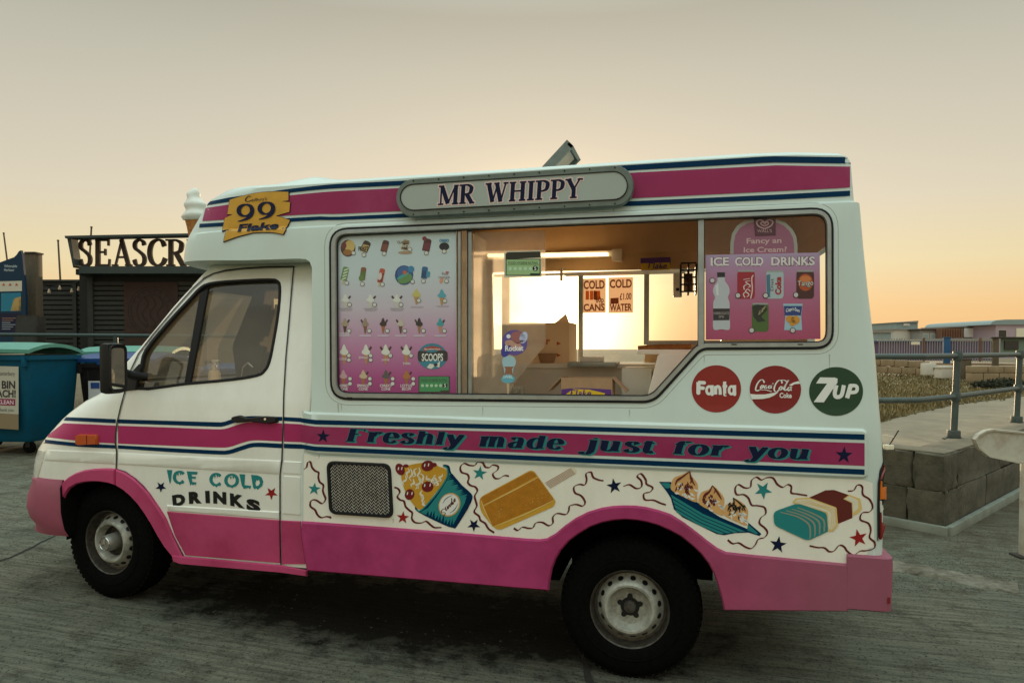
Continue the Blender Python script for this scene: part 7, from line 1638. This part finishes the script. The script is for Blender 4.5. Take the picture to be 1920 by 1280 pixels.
# string of bulbs
t = thing('string_lights', at_depth(110, 530, 16.2), 'string of unlit pale bulbs along the fence top', 'string lights')
cord = catmull([at_depth(x, y, 16.15) for x, y in ((52, 527), (90, 538), (120, 533), (140, 531), (158, 520), (166, 512))], 5); tube('cord', cord, .012, 'shed_dark', t, 6); mat('bulb', (.55, .42, .30), .3)
for x, y in ((92, 547), (112, 540.5), (134.5, 546), (147.5, 542.5), (153, 527)):
    q = at_depth(x, y, 16.12); lathe('bulb', [(0, -.045), (.03, -.03), (.036, 0), (.02, .03), (.016, .07), (0, .07)], 'bulb', t, 10, Matrix.Translation(q)); tube('lamp_holder', [q + UPZ * .06, q + UPZ * .13], .016, 'shed_dark', t, 6)
# timber post, info board, A board, masts
t = thing('mooring_post', at_depth(55, 640, 15), 'tall square timber post beside the blue information board', 'post'); fbox('shaft', 46, 474, 65.5, 680, 15, .24, 'timber', t, .01); fbox('cap', 45.5, 472, 66, 475, 14.98, .27, 'timber_dark', t)
t = thing('info_board', at_depth(22, 640, 14.6), 'blue harbour information board with a curved top at the left edge', 'board')
ip = facing(14.6); decal('board', poly(catmull([Vector(q) for q in ((-40, 640), (-40, 520), (-20, 500), (5, 492), (30, 483), (45.5, 481), (45.5, 640))], 4, True)), ip, c('14324A'), t, off=0, thick=.06, grid=0)
for pts_, h, nm in (([(2, 528), (45, 527), (45, 546), (2, 547)], 'C8C4B4', 'board_panel'), ([(6, 550), (43, 549), (43, 583), (6, 584)], '2A7A96', 'board_map'), ([(30, 560), (43, 556), (43, 583), (24, 583)], 'B89A60', 'board_map'), ([(2, 588), (45, 587), (45, 622), (2, 623)], '1A1E3A', 'board_panel')): decal(nm, poly(pts_), ip, c(h), t, off=.062, grid=0, step=.001)
for t_, x0, x1, y in (('Whitstable', 12, 36, 502), ('Harbour', 12, 31, 509)): decal('board_text', [sans(t_, quad_warp((x0, y), (x1, y), (x1, y - 5), (x0, y - 5)), .0)], ip, c('C8D4DA'), t, off=.064, grid=0)
for x in (8, 20, 32): decal('board_icon', poly([(x, 536), (x + 6, 536), (x + 3, 531)]), ip, c('B85A40'), t, off=.066, grid=0)
for i in range(6): decal('board_text', poly([(8, 596 + i * 4), (34 - (i % 3) * 5, 596 + i * 4), (34 - (i % 3) * 5, 597.5 + i * 4), (8, 597.5 + i * 4)]), ip, c('8A6A60' if i < 2 else '8A94A0'), t, off=.066, grid=0)
t = thing('chalk_board', at_depth(50, 650, 13.6), 'dark leaning chalkboard in front of the slatted fence', 'sign'); pl = facing(13.6)
decal('board_frame', poly([(25, 660), (34, 591), (74, 591), (66, 660)]), pl, 'timber_dark', t, off=0, thick=.04, grid=0); decal('board_face', poly([(28, 657), (36, 594), (71, 594), (63, 657)]), pl, 'shed_slat', t, off=.042, grid=0); fbox('back_leg', 66, 594, 84, 660, 13.9, .03, 'timber_dark', t)
for lb, (x0, y0), (x1, y1), Z in (('tallest thin mast at the left edge above the information board', (7, 438), (15, 500), 22), ('thin pole rising above the slatted fence', (109, 452), (113.5, 530), 19), ('short thin pole rising above the kiosk letters', (171.5, 427), (170, 452), 18.5)):
    t = thing('mast', at_depth(x1, 700, Z), lb, 'mast', None); a_, b_ = at_depth(x0, y0, Z), at_depth(x1, y1, Z); d_ = (a_ - b_).normalized(); tube('pole', [b_ - d_ * 2.2, a_], [.035, .022], 'timber', t, 8); lathe('mast_cap', [(.03, 0), (.03, .03), (0, .04)], 'timber_dark', t, 8, Matrix.Translation(a_))
# ------------------------------------------------------------------ loose stones and ground joint
def stones(name, n, pick, s0, s1, m_, lb):
    vs_, fs = [], []
    base = [(1, 0, 0), (-.6, .8, 0), (-.6, -.8, 0), (0, .1, .7), (.3, .5, .45)]
    for i in range(n):
        p_ = pick(); s_ = random.uniform(s0, s1) * random.choice((.5, .7, 1)); a = random.uniform(0, 6.28); ca, sa = math.cos(a) * s_, math.sin(a) * s_; k_ = len(vs_)
        for x, y, z in base: x *= random.uniform(.7, 1.2); y *= random.uniform(.7, 1.2); vs_.append((p_.x + x * ca - y * sa, p_.y + x * sa + y * ca, p_.z + z * s_ * random.uniform(.6, 1)))
        fs += [(k_, k_ + 1, k_ + 4), (k_ + 1, k_ + 3, k_ + 4), (k_ + 1, k_ + 2, k_ + 3), (k_ + 2, k_, k_ + 3), (k_, k_ + 4, k_ + 3)]
    me = bpy.data.meshes.new(name); me.from_pydata(vs_, [], fs); setmat(me, m_); tag(link(name, me), lb, 'gravel', kind='stuff')
mat('stone_grey', (.075, .070, .054), .9, noise=.6, scale=30); random.seed(11)
def pk(x0, y0, x1, y1):
    def f_():
        q = ground_pt(random.uniform(x0, x1), random.uniform(y0, y1)); return q
    return f_
def pick_any():
    while True:
        r_ = random.random()
        if r_ < .45: q = pk(1640, 990, 1920, 1110)()
        elif r_ < .48: q = pk(380, 1120, 1010, 1230)()
        elif r_ < .65: q = pk(0, 820, 110, 1060)()
        else: q = pk(-60, 1010, 1980, 1290)()
        if not (-3.75 < q.x < -3.0 and -.1 < q.y < .5) and not (-.4 < q.x < .4 and -.1 < q.y < .5): return q
stones('loose_gravel', 3600, pick_any, .003, .011, 'stone_grey', 'loose grit and small stones scattered over the concrete')

# expansion joint filled with grit, and a crack
mat('joint_fill', (.018, .016, .013), .95, noise=.6, scale=60, bump=.8, bscale=90)
def joint(nm, pts, w, k=5):
    sf = Surf(); sf.hit = lambda px, py: (ground_pt(px, py), UPZ.copy()); random.seed(4)
    ps = catmull([Vector(q) for q in pts], k); ps = [p_ + Vector((random.uniform(-1, 1), random.uniform(-.6, .6))) for p_ in ps]
    o = decal(nm, [ribbon(ps, w, 1, False)], sf, 'joint_fill', None, off=.004, grid=0); tag(o, kind='structure')
joint('ground_joint', ((1092, 1228), (1100, 1255), (1108, 1290)), (6, 13, 15)); joint('ground_crack', ((-10, 1056), (40, 1036), (78, 1016), (105, 1004)), (2.2, 2.8, 1.5))
